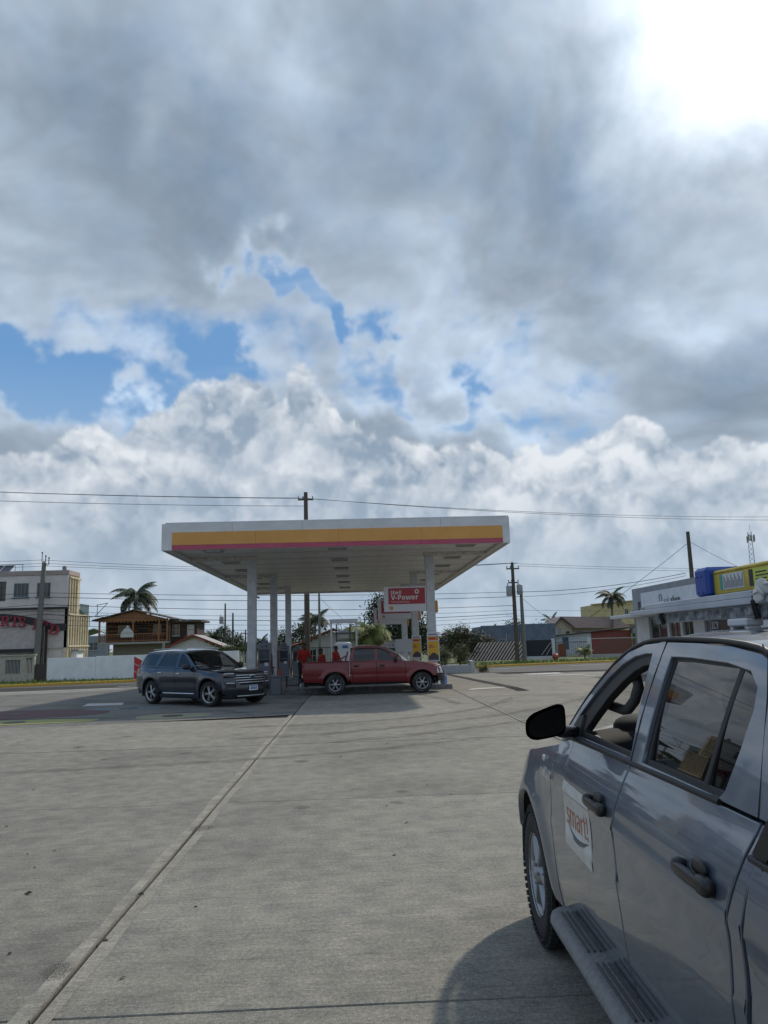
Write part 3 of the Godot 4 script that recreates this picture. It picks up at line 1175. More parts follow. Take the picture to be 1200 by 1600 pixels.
# a wall with real openings; f: x along the wall, y up, z out of it
func facade(parent: Node3D, called: String, outline: PackedVector2Array, holes: Array, f: Transform3D, thick: float, m: Material) -> MeshInstance3D:
	var mb := MB.new()
	var cell := 6.0
	for h in holes:
		var lo: Vector2 = h[0]
		var hi: Vector2 = h[0]
		for p in h:
			lo = lo.min(p)
			hi = hi.max(p)
		cell = minf(cell, minf(hi.x - lo.x, hi.y - lo.y) * 0.8)
	panel(mb, outline, func(p: Vector2) -> Vector3: return f * Vector3(p.x, p.y, 0), f.basis.z, cell, thick, 0.006, holes)
	return part(parent, called, mb, m)

func window(parent: Node3D, r: PackedVector2Array, f: Transform3D, glass_m: Material, frame_m: Material, bars := 1, rows := 0, sill := true, depth := 0.10) -> void:
	var lo: Vector2 = r[0]
	var hi: Vector2 = r[2]
	var fr := MB.new()
	var w := 0.05
	var z := -depth * 0.6
	var B := func(x0: float, y0: float, x1: float, y1: float, z0: float, z1: float) -> void:
		var c := Vector3((x0 + x1) / 2, (y0 + y1) / 2, (z0 + z1) / 2)
		fr.box(f * c, Vector3(absf(x1 - x0), absf(y1 - y0), absf(z1 - z0)), f.basis.orthonormalized())
	B.call(lo.x, lo.y, lo.x + w, hi.y, z, z + 0.06)
	B.call(hi.x - w, lo.y, hi.x, hi.y, z, z + 0.06)
	B.call(lo.x + w, lo.y, hi.x - w, lo.y + w, z, z + 0.06)
	B.call(lo.x + w, hi.y - w, hi.x - w, hi.y, z, z + 0.06)
	for k in bars:
		var x := lerpf(lo.x, hi.x, float(k + 1) / (bars + 1))
		B.call(x - 0.02, lo.y + w, x + 0.02, hi.y - w, z + 0.01, z + 0.05)
	for k in rows:
		var y := lerpf(lo.y, hi.y, float(k + 1) / (rows + 1))
		B.call(lo.x + w, y - 0.015, hi.x - w, y + 0.015, z + 0.012, z + 0.045)
	var o := part(parent, "window", fr, frame_m)
	var g := MB.new()
	g.quad(f * Vector3(lo.x, lo.y, z + 0.008), f * Vector3(hi.x, lo.y, z + 0.008), f * Vector3(hi.x, hi.y, z + 0.008), f * Vector3(lo.x, hi.y, z + 0.008), f.basis.z.normalized())
	part(o, "pane", g, glass_m)
	if sill:
		var s := MB.new()
		s.box(f * Vector3((lo.x + hi.x) / 2, lo.y - 0.04, 0.04), Vector3(hi.x - lo.x + 0.16, 0.07, 0.12), f.basis.orthonormalized(), 0.01)
		part(o, "sill", s, frame_m)

# gable roof: ridge along the frame's z, from z0 (front) to z1; x0,x1 eaves
func gable_roof(parent: Node3D, f: Transform3D, x0: float, x1: float, eave: float, ridge_x: float, ridge: float, z0: float, z1: float, thick: float, m: Material, called := "roof") -> MeshInstance3D:
	var mb := MB.new()
	for e in [x0, x1]:
		var a := f * Vector3(e, eave, z0)
		var b := f * Vector3(ridge_x, ridge, z0)
		var c := f * Vector3(ridge_x, ridge, z1)
		var d := f * Vector3(e, eave, z1)
		var dn := f.basis.y * -thick
		mb.face(a, b, c, d, f * Vector3(ridge_x, eave - 5.0, (z0 + z1) / 2))
		mb.face(a + dn, b + dn, c + dn, d + dn, f * Vector3(ridge_x, ridge + 9.0, (z0 + z1) / 2))
		mb.face(a, b, b + dn, a + dn, f * Vector3(ridge_x, eave, (z0 + z1) / 2))
		mb.face(d, c, c + dn, d + dn, f * Vector3(ridge_x, eave, (z0 + z1) / 2))
		mb.face(a, d, d + dn, a + dn, f * Vector3(ridge_x, eave, (z0 + z1) / 2))
	return part(parent, called, mb, m)

func at_wall(x: float, y: float, z: float, turn := 0.0) -> Transform3D:
	return Transform3D(Basis(Vector3.UP, turn), Vector3(x, y, z))

func build_left() -> void:
	var pink := mottled("wall_beige", Color(0.63, 0.585, 0.56), Color(0.71, 0.665, 0.64), 7.0, 0.9, 0.012, 6)
	var cream := mottled("wall_cream", Color(0.50, 0.43, 0.29), Color(0.62, 0.55, 0.40), 3.0, 0.9, 0.014, 6)
	var stain := mottled("wall_stained", Color(0.46, 0.41, 0.38), Color(0.58, 0.53, 0.50), 4.0, 0.9, 0.016, 6)
	var dark := mat("band_dark", Color(0.03, 0.03, 0.035), 0.6)
	var pane := mat("pane_dark", Color(0.02, 0.028, 0.032), 0.06, 0.0, 0.6)
	var teal := mat("frame_teal", Color(0.22, 0.27, 0.29), 0.5)
	# three-storey parts shop
	var t := thing("parts_shop", "three-storey beige building with red lettering and solar panels on its flat roof", "building", Vector3(-21.17, -0.2, -58.0))
	var f := at_wall(0, 0, 0)
	facade(t, "upper_wall", rect(-24.0, 5.22, 0.0, 7.6), [rect(-3.95, 5.62, -2.85, 7.05), rect(-2.27, 5.62, -1.28, 7.08)].map(func(q): return rect(q[0].x, 6.0, q[2].x, 7.05)) + [rect(-5.9, 5.75, -4.52, 7.2)], f, 0.2, pink)
	window(t, rect(-3.95, 6.0, -2.85, 7.05), f, pane, teal, 3)
	window(t, rect(-2.27, 6.0, -1.28, 7.05), f, pane, teal, 3)
	window(t, rect(-5.9, 5.75, -4.52, 7.2), f, pane, mat("frame_brown", Color(0.10, 0.06, 0.05), 0.6), 3, 2, false)
	var mb := MB.new()
	mb.bx(Vector3(-24.0, 7.6, -2.3), Vector3(0.05, 7.95, 0.06), 0.02)
	part(t, "parapet", mb, mottled("parapet", Color(0.34, 0.28, 0.27), Color(0.45, 0.38, 0.36), 3.0, 0.9, 0.02, 5))
	facade(t, "middle_wall", rect(-24.0, 2.25, 0.0, 5.22), [], at_wall(0, 0, -0.12), 0.2, stain)
	mb = MB.new()
	mb.bx(Vector3(-24.0, 5.10, -0.10), Vector3(0.02, 5.24, 0.03), 0.01)
	part(t, "string_course", mb, dark)
	# curved dark sign board with raised letters
	mb = MB.new()
	var upper := PackedVector2Array()
	var lower := PackedVector2Array()
	for k in 25:
		var x := lerpf(-12.0, -0.06, k / 24.0)
		var y := 4.85 - 0.062 * pow(maxf(0.0, x + 5.2), 1.75)
		if x > -1.15:
			y = 4.02
		upper.append(Vector2(x, y))
		lower.append(Vector2(x, y - 0.52))
	lower.reverse()
	upper.append_array(lower)
	mb.prism(upper, 0.06, at_wall(0, 0, -0.04))
	part(t, "sign_board", mb, dark)
	var letters_ := [["R", -4.82, 4.54, -0.05], ["T", -4.12, 4.51, -0.09], ["S", -3.50, 4.44, -0.14], ["L", -2.45, 4.26, -0.20], ["T", -1.84, 4.11, -0.24], ["D", -1.26, 3.93, -0.27]]
	for L in letters_:
		mb = MB.new()
		var lf := Transform3D(Basis(Vector3.BACK, L[3]), Vector3(L[1], L[2] - 0.26, 0.02))
		write(mb, L[0], 1.10, lf, 0.02, true, true)
		var o := part(t, "letter", mb, mat("letter_edge", Color(0.34, 0.20, 0.22), 0.5))
		mb = MB.new()
		write(mb, L[0], 1.02, lf * Transform3D(Basis.IDENTITY, Vector3(0.028, 0.028, 0)), 0.06, true, true)
		part(o, "letter_face", mb, mat("letter_red", Color(0.33, 0.018, 0.04), 0.45))
	mb = MB.new()
	mb.bx(Vector3(-24.0, 2.02, -0.3), Vector3(-1.5, 2.26, 0.12), 0.01)
	part(t, "fascia_board", mb, dark)
	mb = MB.new()
	for r in [[-2.05, 2.0, -1.72, 4.0], [-1.52, 2.0, -1.34, 3.9]]:
		mb.bx(Vector3(r[0], 0.0, -0.03), Vector3(r[2], r[3], 0.08), 0.01)
	part(t, "downpipe_casing", mb, dark)
	facade(t, "lower_wall", rect(-24.0, 0.0, 0.0, 2.25), [rect(-8.0, 0.3, -5.0, 1.9), rect(-4.4, 0.3, -2.4, 1.9)], at_wall(0, 0, -0.3), 0.2, pink)
	for r in [rect(-8.0, 0.3, -5.0, 1.9), rect(-4.4, 0.3, -2.4, 1.9)]:
		window(t, r, at_wall(0, 0, -0.3), pane, dark, 3, 0, false)
	# side wall with pilasters
	var sf := at_wall(0, 0, -0.12, PI / 2)
	facade(t, "side_wall", V2([[0.0, 0.0], [4.6, 0.0], [4.6, 4.55], [2.4, 5.2], [2.4, 7.6], [0.0, 7.6]]), [rect(0.5, 6.0, 0.9, 6.9), rect(1.4, 6.0, 1.8, 6.9), rect(0.5, 3.0, 0.95, 3.7), rect(1.7, 3.0, 2.15, 3.7)], sf, 0.2, cream)
	for k in 9:
		mb = MB.new()
		var z := -0.22 - k * 0.52
		var top := 7.55 if z > -2.3 else 4.6
		mb.bx(Vector3(0.001, 0.0, z - 0.07), Vector3(0.10, top, z + 0.07), 0.01)
		part(t, "pilaster", mb, cream)
	for y in [2.3, 4.62, 7.35]:
		mb = MB.new()
		mb.bx(Vector3(0.101, y, -4.62 if y < 7 else -2.42), Vector3(0.16, y + 0.12, -0.13), 0.01)
		part(t, "ledge", mb, cream)
	mb = MB.new()
	mb.bx(Vector3(-24.0, 0, -4.7), Vector3(-0.3, 4.5, -4.5))
	mb.bx(Vector3(-24.0, 4.5, -2.6), Vector3(-0.3, 7.5, -2.4))
	mb.bx(Vector3(-24.0, 7.4, -2.4), Vector3(-0.2, 7.5, -0.2))
	mb.bx(Vector3(-24.0, 4.4, -4.6), Vector3(-0.2, 4.5, -2.4))
	part(t, "rear_wall", mb, cream)
	# green terrace railing
	mb = MB.new()
	for k in 14:
		mb.tube([Vector3(0.06, 4.6, -2.5 - k * 0.15), Vector3(0.06, 5.55, -2.5 - k * 0.15)], 0.022, 5)
	mb.tube([Vector3(0.06, 5.55, -2.5), Vector3(0.06, 5.55, -4.5)], 0.03, 6)
	mb.tube([Vector3(0.06, 5.1, -2.5), Vector3(0.06, 5.1, -4.5)], 0.02, 6)
	part(t, "terrace_railing", mb, mat("rail_green", Color(0.06, 0.13, 0.12), 0.6))
	mb = MB.new()
	for p in [[Vector3(0.1, 4.62, -4.6), Vector3(1.6, 4.75, -4.6)], [Vector3(0.1, 4.62, -4.6), Vector3(0.1, 3.9, -4.6)], [Vector3(0.5, 4.65, -4.6), Vector3(1.5, 5.7, -4.6)], [Vector3(0.7, 4.66, -4.6), Vector3(0.7, 5.6, -4.6)], [Vector3(0.6, 5.55, -4.6), Vector3(1.5, 5.7, -4.6)]]:
		mb.tube(p, 0.025, 5)
	part(t, "bracket_frame", mb, dark)
	# roof equipment
	var pv := thing("solar_array", "row of dark blue solar panels on the beige building roof", "solar panels", Vector3(-27.2, 7.3, -59.4))
	for k in 5:
		mb = MB.new()
		var b := Basis(Vector3.RIGHT, 0.55)
		mb.box(Vector3(0.9 - k * 0.78, 0.80, 0), Vector3(0.72, 0.04, 1.1), b, 0.005)
		part(pv, "solar_panel", mb, mat("solar_blue", Color(0.008, 0.012, 0.035), 0.12))
	mb = MB.new()
	for k in 4:
		mb.tube([Vector3(1.3 - k * 1.3, 0.3, -0.45), Vector3(1.3 - k * 1.3, 1.1, -0.5)], 0.025, 5)
		mb.tube([Vector3(1.3 - k * 1.3, 0.3, 0.45), Vector3(1.3 - k * 1.3, 0.55, 0.45)], 0.025, 5)
	mb.tube([Vector3(1.9, 1.15, -0.4), Vector3(-2.8, 1.15, -0.4)], 0.03, 5)
	mb.tube([Vector3(1.9, 0.3, -0.4), Vector3(1.9, 1.15, -0.4)], 0.03, 5)
	part(pv, "rack", mb, mat("post_steel", Color(0.35, 0.35, 0.36), 0.4, 0.8))
	mb = MB.new()
	mb.lathe([Vector2(0.001, 0.0), Vector2(0.16, 0.0), Vector2(0.16, 0.28), Vector2(0.12, 0.36), Vector2(0.001, 0.38)], 12)
	one("roof_vent", mb, mat("vent_grey", Color(0.20, 0.20, 0.20), 0.6), "stubby grey vent at the roof corner of the beige building", "vent").position = Vector3(-21.7, 7.75, -58.6)
	# front yard wall of the shop with a barred opening
	var yw := thing("yard_wall", "cream yard wall with a barred window opening below the beige building", "wall", Vector3(-21.6, -0.2, -55.5))
	facade(yw, "wall", rect(-24.0, 0.0, -0.75, 1.75), [rect(-2.75, 0.55, -1.75, 1.5), rect(-1.35, 0.55, -0.9, 1.6)], at_wall(0, 0, 0), 0.2, mottled("yard_cream", Color(0.34, 0.31, 0.25), Color(0.52, 0.49, 0.42), 2.0, 0.9, 0.02, 6))
	for k in 11:
		mb = MB.new()
		mb.bx(Vector3(-2.72 + k * 0.095, 0.56, -0.1), Vector3(-2.69 + k * 0.095, 1.49, -0.06))
		part(yw, "bar", mb, mat("bar_white", Color(0.42, 0.42, 0.40), 0.6))
	for k in 5:
		mb = MB.new()
		mb.bx(Vector3(-1.33 + k * 0.095, 0.56, -0.1), Vector3(-1.30 + k * 0.095, 1.59, -0.06))
		part(yw, "bar", mb, mats["bar_white"])
	mb = MB.new()
	mb.bx(Vector3(-24.0, 1.751, -0.28), Vector3(-0.7, 1.86, 0.06), 0.01)
	part(yw, "coping", mb, mats["yard_cream"])
	# meter cabinet niche between the walls
	mb = MB.new()
	mb.bx(Vector3(-22.3, -0.2, -55.9), Vector3(-21.55, 1.0, -55.55), 0.02)
	mb.bx(Vector3(-21.95, 1.0, -55.8), Vector3(-21.85, 3.6, -55.7))
	one("meter_cabinet", mb, mat("cabinet_brown", Color(0.06, 0.05, 0.045), 0.8), "dark meter cabinet with a riser pipe beside the white wall end", "cabinet")
	# white boundary wall, in bays
	var ww := thing("boundary_wall", "long plain white boundary wall behind the verge", "wall", Vector3(-21.45, -0.2, -55.5), deg_to_rad(2.0))
	var wm := mottled("wall_white", Color(0.74, 0.765, 0.80), Color(0.86, 0.87, 0.885), 5.0, 0.8, 0.01, 5)
	for k in 4:
		mb = MB.new()
		mb.bx(Vector3(k * 3.3 + 0.004, 0, -0.10), Vector3(k * 3.3 + 3.296, 1.54 + 0.05 * k, 0.10), 0.015)
		part(ww, "wall_bay", mb, wm)
	var hut := thing("guard_hut", "small white flat-roofed hut behind the white boundary wall", "hut", Vector3(-21.5, -0.2, -59.0))
	facade(hut, "wall", rect(-0.95, 0, 0.8, 2.0), [rect(-0.4, 1.2, 0.25, 1.8)], at_wall(0, 0, 0), 0.15, wm)
	window(hut, rect(-0.4, 1.2, 0.25, 1.8), at_wall(0, 0, 0), pane, dark, 1)
	mb = MB.new()
	mb.bx(Vector3(-1.1, 2.0, -1.5), Vector3(1.0, 2.12, 0.2), 0.01)
	part(hut, "roof", mb, mat("hut_roof", Color(0.30, 0.31, 0.33), 0.7))
	mb = MB.new()
	mb.bx(Vector3(0.65, 0, -1.4), Vector3(0.8, 2.0, -0.15))
	mb.bx(Vector3(-0.95, 0, -1.4), Vector3(0.65, 2.0, -1.3))
	part(hut, "side_wall", mb, wm)

	# wooden house with a balcony
	var wood := mottled("wood_brown", Color(0.13, 0.050, 0.024), Color(0.23, 0.10, 0.045), 2.0, 0.75, 0.02, 5)
	var wood2 := mottled("wood_orange", Color(0.22, 0.09, 0.035), Color(0.34, 0.16, 0.07), 2.0, 0.7, 0.02, 5)
	var wdark := mottled("wood_dark", Color(0.030, 0.014, 0.010), Color(0.06, 0.028, 0.018), 2.0, 0.8, 0.02, 5)
	var roofm := mottled("roof_brown", Color(0.06, 0.05, 0.045), Color(0.12, 0.10, 0.09), 2.0, 0.85, 0.02, 5)
	var h := thing("wooden_house", "brown timber house with a railed balcony under a low gable", "house", Vector3(-25.9, -0.2, -92.0))
	var hz := at_wall(0, 0, -1.9)
	facade(h, "wall", rect(-3.6, 2.85, 3.4, 5.5), [rect(-2.3, 3.6, -0.9, 4.85), rect(0.1, 3.05, 1.2, 4.85), rect(1.85, 3.6, 2.8, 4.85)], hz, 0.15, wdark)
	var wf := mat("window_white", Color(0.40, 0.41, 0.41), 0.5)
	window(h, rect(-2.3, 3.6, -0.9, 4.85), hz, pane, wf, 1, 1, false)
	window(h, rect(0.1, 3.05, 1.2, 4.85), hz, mat("door_dark", Color(0.015, 0.012, 0.01), 0.6), wood, 0, 0, false)
	window(h, rect(1.85, 3.6, 2.8, 4.85), hz, pane, wf, 1, 1, false)
	# weather boards on the wall
	for k in 13:
		for seg in [[-3.6, -2.35], [-0.85, 0.05], [1.25, 1.8], [2.85, 3.4]]:
			mb = MB.new()
			mb.bx(Vector3(seg[0], 2.9 + k * 0.2, -1.9 + 0.006), Vector3(seg[1], 3.07 + k * 0.2, -1.9 + 0.028))
			part(h, "weather_board", mb, wdark if k % 3 else wood)
	mb = MB.new()
	mb.bx(Vector3(-4.0, 2.60, -1.9), Vector3(4.05, 2.84, 0.10), 0.02)
	part(h, "balcony_floor", mb, mottled("slab_grey", Color(0.25, 0.24, 0.22), Color(0.38, 0.36, 0.33), 2.0, 0.9, 0.02, 5))
	for x in [-3.9, 0.0, 3.0, 3.95]:
		mb = MB.new()
		mb.bx(Vector3(x - 0.09, 2.84, -0.15), Vector3(x + 0.09, 5.5, 0.03), 0.01)
		part(h, "post", mb, wood2)
	mb = MB.new()
	mb.bx(Vector3(-3.8, 3.72, -0.12), Vector3(3.85, 3.82, 0.02), 0.01)
	mb.bx(Vector3(-3.8, 2.95, -0.10), Vector3(3.85, 3.03, 0.0), 0.01)
	part(h, "hand_rail", mb, wood2)
	for k in 36:
		mb = MB.new()
		var x := -3.7 + k * 0.205
		mb.bx(Vector3(x - 0.035, 3.03, -0.09), Vector3(x + 0.035, 3.72, -0.03))
		part(h, "baluster", mb, wood)
	facade(h, "gable", V2([[-4.0, 5.42], [4.0, 5.42], [0.1, 6.42]]), [], at_wall(0, 0, -0.06), 0.12, wood2)
	mb = MB.new()
	mb.bx(Vector3(-4.05, 5.30, -0.14), Vector3(4.05, 5.44, 0.02), 0.01)
	part(h, "lintel", mb, wood2)
	for k in 20:
		mb = MB.new()
		mb.prism(V2([[-0.16, 0.0], [0.16, 0.0], [0.0, -0.20]]), 0.03, at_wall(-3.8 + k * 0.4, 5.30, 0.015))
		part(h, "fringe_board", mb, wood2)
	gable_roof(h, at_wall(0.05, 0.0, 0), -4.7, 4.6, 5.50, 0.05, 6.62, 0.5, -7.0, 0.12, roofm)
	mb = MB.new()
	mb.bx(Vector3(-2.7, 0.0, -1.7), Vector3(3.9, 2.60, -1.5))
	mb.bx(Vector3(3.75, 0.0, -6.5), Vector3(3.95, 5.5, -1.7))
	mb.bx(Vector3(-3.75, 2.6, -6.5), Vector3(-3.6, 5.5, -1.9))
	mb.bx(Vector3(-3.6, 2.6, -6.6), Vector3(3.75, 5.5, -6.5))
	part(h, "base_wall", mb, mottled("block_grey", Color(0.20, 0.18, 0.15), Color(0.34, 0.31, 0.27), 2.0, 0.9, 0.03, 5))
	for x in [-2.9, 3.6]:
		mb = MB.new()
		mb.bx(Vector3(x - 0.15, 0, -0.2), Vector3(x + 0.15, 2.6, 0.1), 0.02)
		part(h, "pier", mb, mats["slab_grey"])
	# small playhouse-like white gable standing on the balcony rail
	var tri := thing("gable_board", "white house-shaped board standing in the timber balcony", "board", Vector3(-26.5, 3.55, -92.0))
	mb = MB.new()
	mb.prism(V2([[-0.78, -0.35], [0.72, -0.35], [0.72, 0.15], [0.0, 1.05], [-0.78, 0.15]]), 0.05, at_wall(0, 0, 0.12))
	part(tri, "board", mb, mat("gable_white", Color(0.52, 0.54, 0.56), 0.7))
	mb = MB.new()
	mb.bx(Vector3(-0.80, 0.12, 0.13), Vector3(0.74, 0.17, 0.15))
	part(tri, "rail", mb, mat("gable_grey", Color(0.25, 0.27, 0.3), 0.7))
	# wing of the timber house
	var wg := thing("timber_annex", "dark timber annex with a white door beside the balcony house", "house", Vector3(-20.3, -0.2, -93.5))
	facade(wg, "wall", rect(-1.6, 1.2, 1.5, 5.0), [rect(-1.35, 3.45, -0.55, 4.75), rect(0.35, 2.9, 1.2, 4.7)], at_wall(0, 0, 0), 0.15, wdark)
	window(wg, rect(-1.35, 3.45, -0.55, 4.75), at_wall(0, 0, 0), pane, wf, 1, 1)
	window(wg, rect(0.35, 2.9, 1.2, 4.7), at_wall(0, 0, 0), mat("door_white", Color(0.46, 0.46, 0.45), 0.6), wf, 0, 0, false)
	mb = MB.new()
	mb.bx(Vector3(-1.8, 5.0, -5.0), Vector3(2.1, 5.25, 0.6), 0.02)
	part(wg, "roof", mb, roofm)
	mb = MB.new()
	mb.bx(Vector3(0.2, 2.6, 0.001), Vector3(1.6, 2.72, 0.9))
	for k in 8:
		mb.bx(Vector3(0.22 + k * 0.19, 2.72, 0.82), Vector3(0.27 + k * 0.19, 3.35, 0.87))
	mb.bx(Vector3(0.2, 3.35, 0.80), Vector3(1.6, 3.42, 0.89))
	part(wg, "landing_rail", mb, wood)
	mb = MB.new()
	mb.bx(Vector3(-1.6, 0.0, -4.8), Vector3(1.5, 1.2, 0.0))
	mb.bx(Vector3(1.4, 1.2, -4.8), Vector3(1.5, 5.0, -0.16))
	part(wg, "base", mb, mats["wood_dark"])
	# pale blue house behind
	var bh := thing("pale_house", "pale blue-grey house glimpsed between the beige building and the timber house", "house", Vector3(-35.0, -0.2, -105.0))
	facade(bh, "wall", rect(-3.0, 0, 2.4, 3.9), [rect(-0.3, 2.0, 0.9, 3.1)], at_wall(0, 0, 0), 0.15, mottled("wall_bluegrey", Color(0.22, 0.26, 0.31), Color(0.32, 0.36, 0.41), 3.0, 0.9, 0.02, 4))
	window(bh, rect(-0.3, 2.0, 0.9, 3.1), at_wall(0, 0, 0), pane, wf, 1, 1)
	gable_roof(bh, at_wall(0, 0, 0), -3.6, 3.0, 3.8, 0.4, 4.9, 0.4, -6.0, 0.12, mat("roof_green", Color(0.20, 0.25, 0.26), 0.7))
	# small white house with a red edge
	var sh := thing("white_cottage", "small white cottage with a low red-edged gable roof", "house", Vector3(-15.9, -0.2, -78.0))
	facade(sh, "wall", V2([[-2.4, 0], [2.3, 0], [2.3, 1.95], [0.0, 2.95], [-2.4, 2.2]]), [rect(-2.1, 1.2, -1.4, 1.85)], at_wall(0, 0, 0), 0.15, mottled("cottage_white", Color(0.46, 0.47, 0.50), Color(0.60, 0.61, 0.63), 3.0, 0.85, 0.02, 4))
	window(sh, rect(-2.1, 1.2, -1.4, 1.85), at_wall(0, 0, 0), pane, mat("door_red", Color(0.22, 0.03, 0.02), 0.6), 0, 0, false)
	gable_roof(sh, at_wall(0, 0, 0), -2.8, 2.9, 2.05, -0.1, 3.28, 0.45, -5.0, 0.10, mottled("roof_tin", Color(0.24, 0.23, 0.23), Color(0.38, 0.36, 0.35), 2.0, 0.6, 0.02, 4))
	mb = MB.new()
	mb.bar(Vector3(-2.8, 2.0, 0.47), Vector3(-0.1, 3.22, 0.47), 0.04, 0.16)
	mb.bar(Vector3(-0.1, 3.22, 0.475), Vector3(2.9, 2.0, 0.475), 0.04, 0.16)
	part(sh, "barge_board", mb, mat("barge_red", Color(0.20, 0.03, 0.025), 0.6))

func build_middle() -> void:
	var pane := mat("pane_dark", Color(0.02, 0.028, 0.032), 0.06, 0.0, 0.6)
	# hedge topped picket fence
	var pf := thing("picket_fence", "row of upright pickets under a clipped hedge behind the canopy", "fence", Vector3(-8.6, -0.2, -67.0))
	for k in 26:
		var mb := MB.new()
		mb.bx(Vector3(-3.4 + k * 0.27, 0.0, -0.02), Vector3(-3.28 + k * 0.27, 1.55, 0.02))
		part(pf, "picket", mb, mat("picket_red", Color(0.16, 0.07, 0.05), 0.8) if k > 13 else mat("picket_pale", Color(0.32, 0.31, 0.29), 0.8))
	var rl := MB.new()
	rl.bx(Vector3(-3.5, 0.35, -0.06), Vector3(3.8, 0.45, -0.021))
	rl.bx(Vector3(-3.5, 1.2, -0.06), Vector3(3.8, 1.3, -0.021))
	part(pf, "rail", rl, mats["picket_pale"])
	var g1 := leaf_mat("hedge_green", Color(0.045, 0.07, 0.018), Color(0.11, 0.13, 0.04), 0.5)
	var g2 := leaf_mat("leaf_dark", Color(0.018, 0.032, 0.012), Color(0.045, 0.065, 0.022), 0.35)
	var g3 := leaf_mat("leaf_mid", Color(0.035, 0.060, 0.018), Color(0.085, 0.115, 0.035), 0.45)
	var g4 := leaf_mat("leaf_rust", Color(0.075, 0.035, 0.020), Color(0.14, 0.075, 0.04), 0.35)
	var g5 := leaf_mat("leaf_bright", Color(0.09, 0.13, 0.025), Color(0.20, 0.23, 0.05), 0.7)
	broadleaf("hedge", "clipped green hedge above the picket fence", "", Vector3(-8.6, -0.2, -67.6), 2.4, [[-2.6, 1.75, 0, 1.2, 0.42, 0.4], [-0.6, 1.72, 0, 1.3, 0.45, 0.4], [1.4, 1.7, 0, 1.3, 0.45, 0.4], [3.0, 1.75, 0, 1.0, 0.5, 0.4]], 0.13, 5200, [g1, g3], 70, 0.05, "hedge")
	# house with the red roof
	var h := thing("red_roofed_house", "white clapboard house with a faded red gable roof behind the canopy", "house", Vector3(-1.74, -0.2, -66.0))
	var white := mottled("clapboard_white", Color(0.36, 0.36, 0.34), Color(0.50, 0.50, 0.47), 2.0, 0.85, 0.02, 4)
	facade(h, "wall", V2([[-2.6, 0], [2.3, 0], [2.3, 2.0], [-0.1, 3.0], [-2.6, 1.9]]), [rect(-2.2, 0.5, -1.5, 1.6), rect(1.2, 0.7, 1.9, 1.6)], at_wall(0, 0, 0), 0.12, white)
	window(h, rect(-2.2, 0.5, -1.5, 1.6), at_wall(0, 0, 0), pane, white, 1, 1, false)
	window(h, rect(1.2, 0.7, 1.9, 1.6), at_wall(0, 0, 0), pane, white, 1, 1, false)
	for k in 15:
		var y := 0.1 + k * 0.19
		var half_l := 2.58 if y < 1.85 else 2.58 * (1.0 - (y - 1.85) / 1.2)
		var half_r := 2.28 if y < 1.95 else 2.28 * (1.0 - (y - 1.95) / 1.1)
		if half_l < 0.3:
			continue
		var segs := [[-half_l, half_r]]
		if y < 1.65:
			segs = [[-half_l, -2.22], [-1.48, 1.18], [1.92, half_r]] if y > 0.45 else [[-half_l, half_r]]
		for s in segs:
			var mb := MB.new()
			mb.face(Vector3(s[0], y, 0.03), Vector3(s[1], y, 0.03), Vector3(s[1], y + 0.18, 0.008), Vector3(s[0], y + 0.18, 0.008), Vector3(0, y, -5))
			mb.face(Vector3(s[0], y, 0.03), Vector3(s[1], y, 0.03), Vector3(s[1], y, 0.006), Vector3(s[0], y, 0.006), Vector3(0, y + 5, 0))
			part(h, "clapboard", mb, white)
	var redr := mottled("roof_faded_red", Color(0.20, 0.045, 0.035), Color(0.34, 0.10, 0.08), 2.0, 0.7, 0.02, 5)
	gable_roof(h, at_wall(0, 0, 0), -3.7, 2.9, 1.85, -0.05, 3.30, 0.6, -7.0, 0.08, redr)
	var vr := MB.new()
	vr.bx(Vector3(-4.3, 0.0, 0.2), Vector3(-4.2, 1.7, 0.3))
	vr.bx(Vector3(-3.2, 0.0, 0.2), Vector3(-3.1, 1.8, 0.3))
	part(h, "porch_post", vr, white)
	vr = MB.new()
	vr.face(Vector3(-5.0, 1.55, 1.2), Vector3(-2.7, 2.15, 1.2), Vector3(-2.7, 2.3, -3.0), Vector3(-5.0, 1.7, -3.0), Vector3(-4, 0, 0))
	part(h, "porch_roof", vr, redr)
	# iron fence before it
	var fe := thing("iron_fence", "dark iron railing before the red-roofed house", "fence", Vector3(-2.2, -0.2, -63.0))
	for k in 20:
		var mb := MB.new()
		mb.tube([Vector3(-1.8 + k * 0.2, 0, 0), Vector3(-1.8 + k * 0.2, 1.75, 0)], 0.018, 5)
		part(fe, "bar", mb, mat("iron_dark", Color(0.025, 0.025, 0.027), 0.6))
	var rr := MB.new()
	rr.bx(Vector3(-1.9, 1.68, -0.02), Vector3(2.1, 1.74, 0.02))
	rr.bx(Vector3(-1.9, 0.3, -0.02), Vector3(2.1, 0.36, 0.02))
	part(fe, "rail", rr, mats["iron_dark"])
	# white steel gantry and the cabinet under it
	var ga := thing("steel_gantry", "white steel portal frame standing behind the pumps", "frame", Vector3(-0.8, -0.3, -57.0))
	var wh := mat("gantry_white", Color(0.46, 0.48, 0.51), 0.5)
	for x in [-0.92, 0.92]:
		var mb := MB.new()
		mb.bx(Vector3(x - 0.06, 0, -0.06), Vector3(x + 0.06, 3.55, 0.06), 0.01)
		part(ga, "post", mb, wh)
	var tb := MB.new()
	tb.bx(Vector3(-1.03, 3.55, -0.35), Vector3(1.03, 3.86, 0.12), 0.02)
	part(ga, "top_beam", tb, wh)
	tb = MB.new()
	for x in [-0.55, 0.45]:
		tb.bx(Vector3(x - 0.04, 0, -0.30), Vector3(x + 0.04, 3.5, -0.22))
	part(ga, "inner_post", tb, mat("gantry_dark", Color(0.05, 0.052, 0.058), 0.6))
	tb = MB.new()
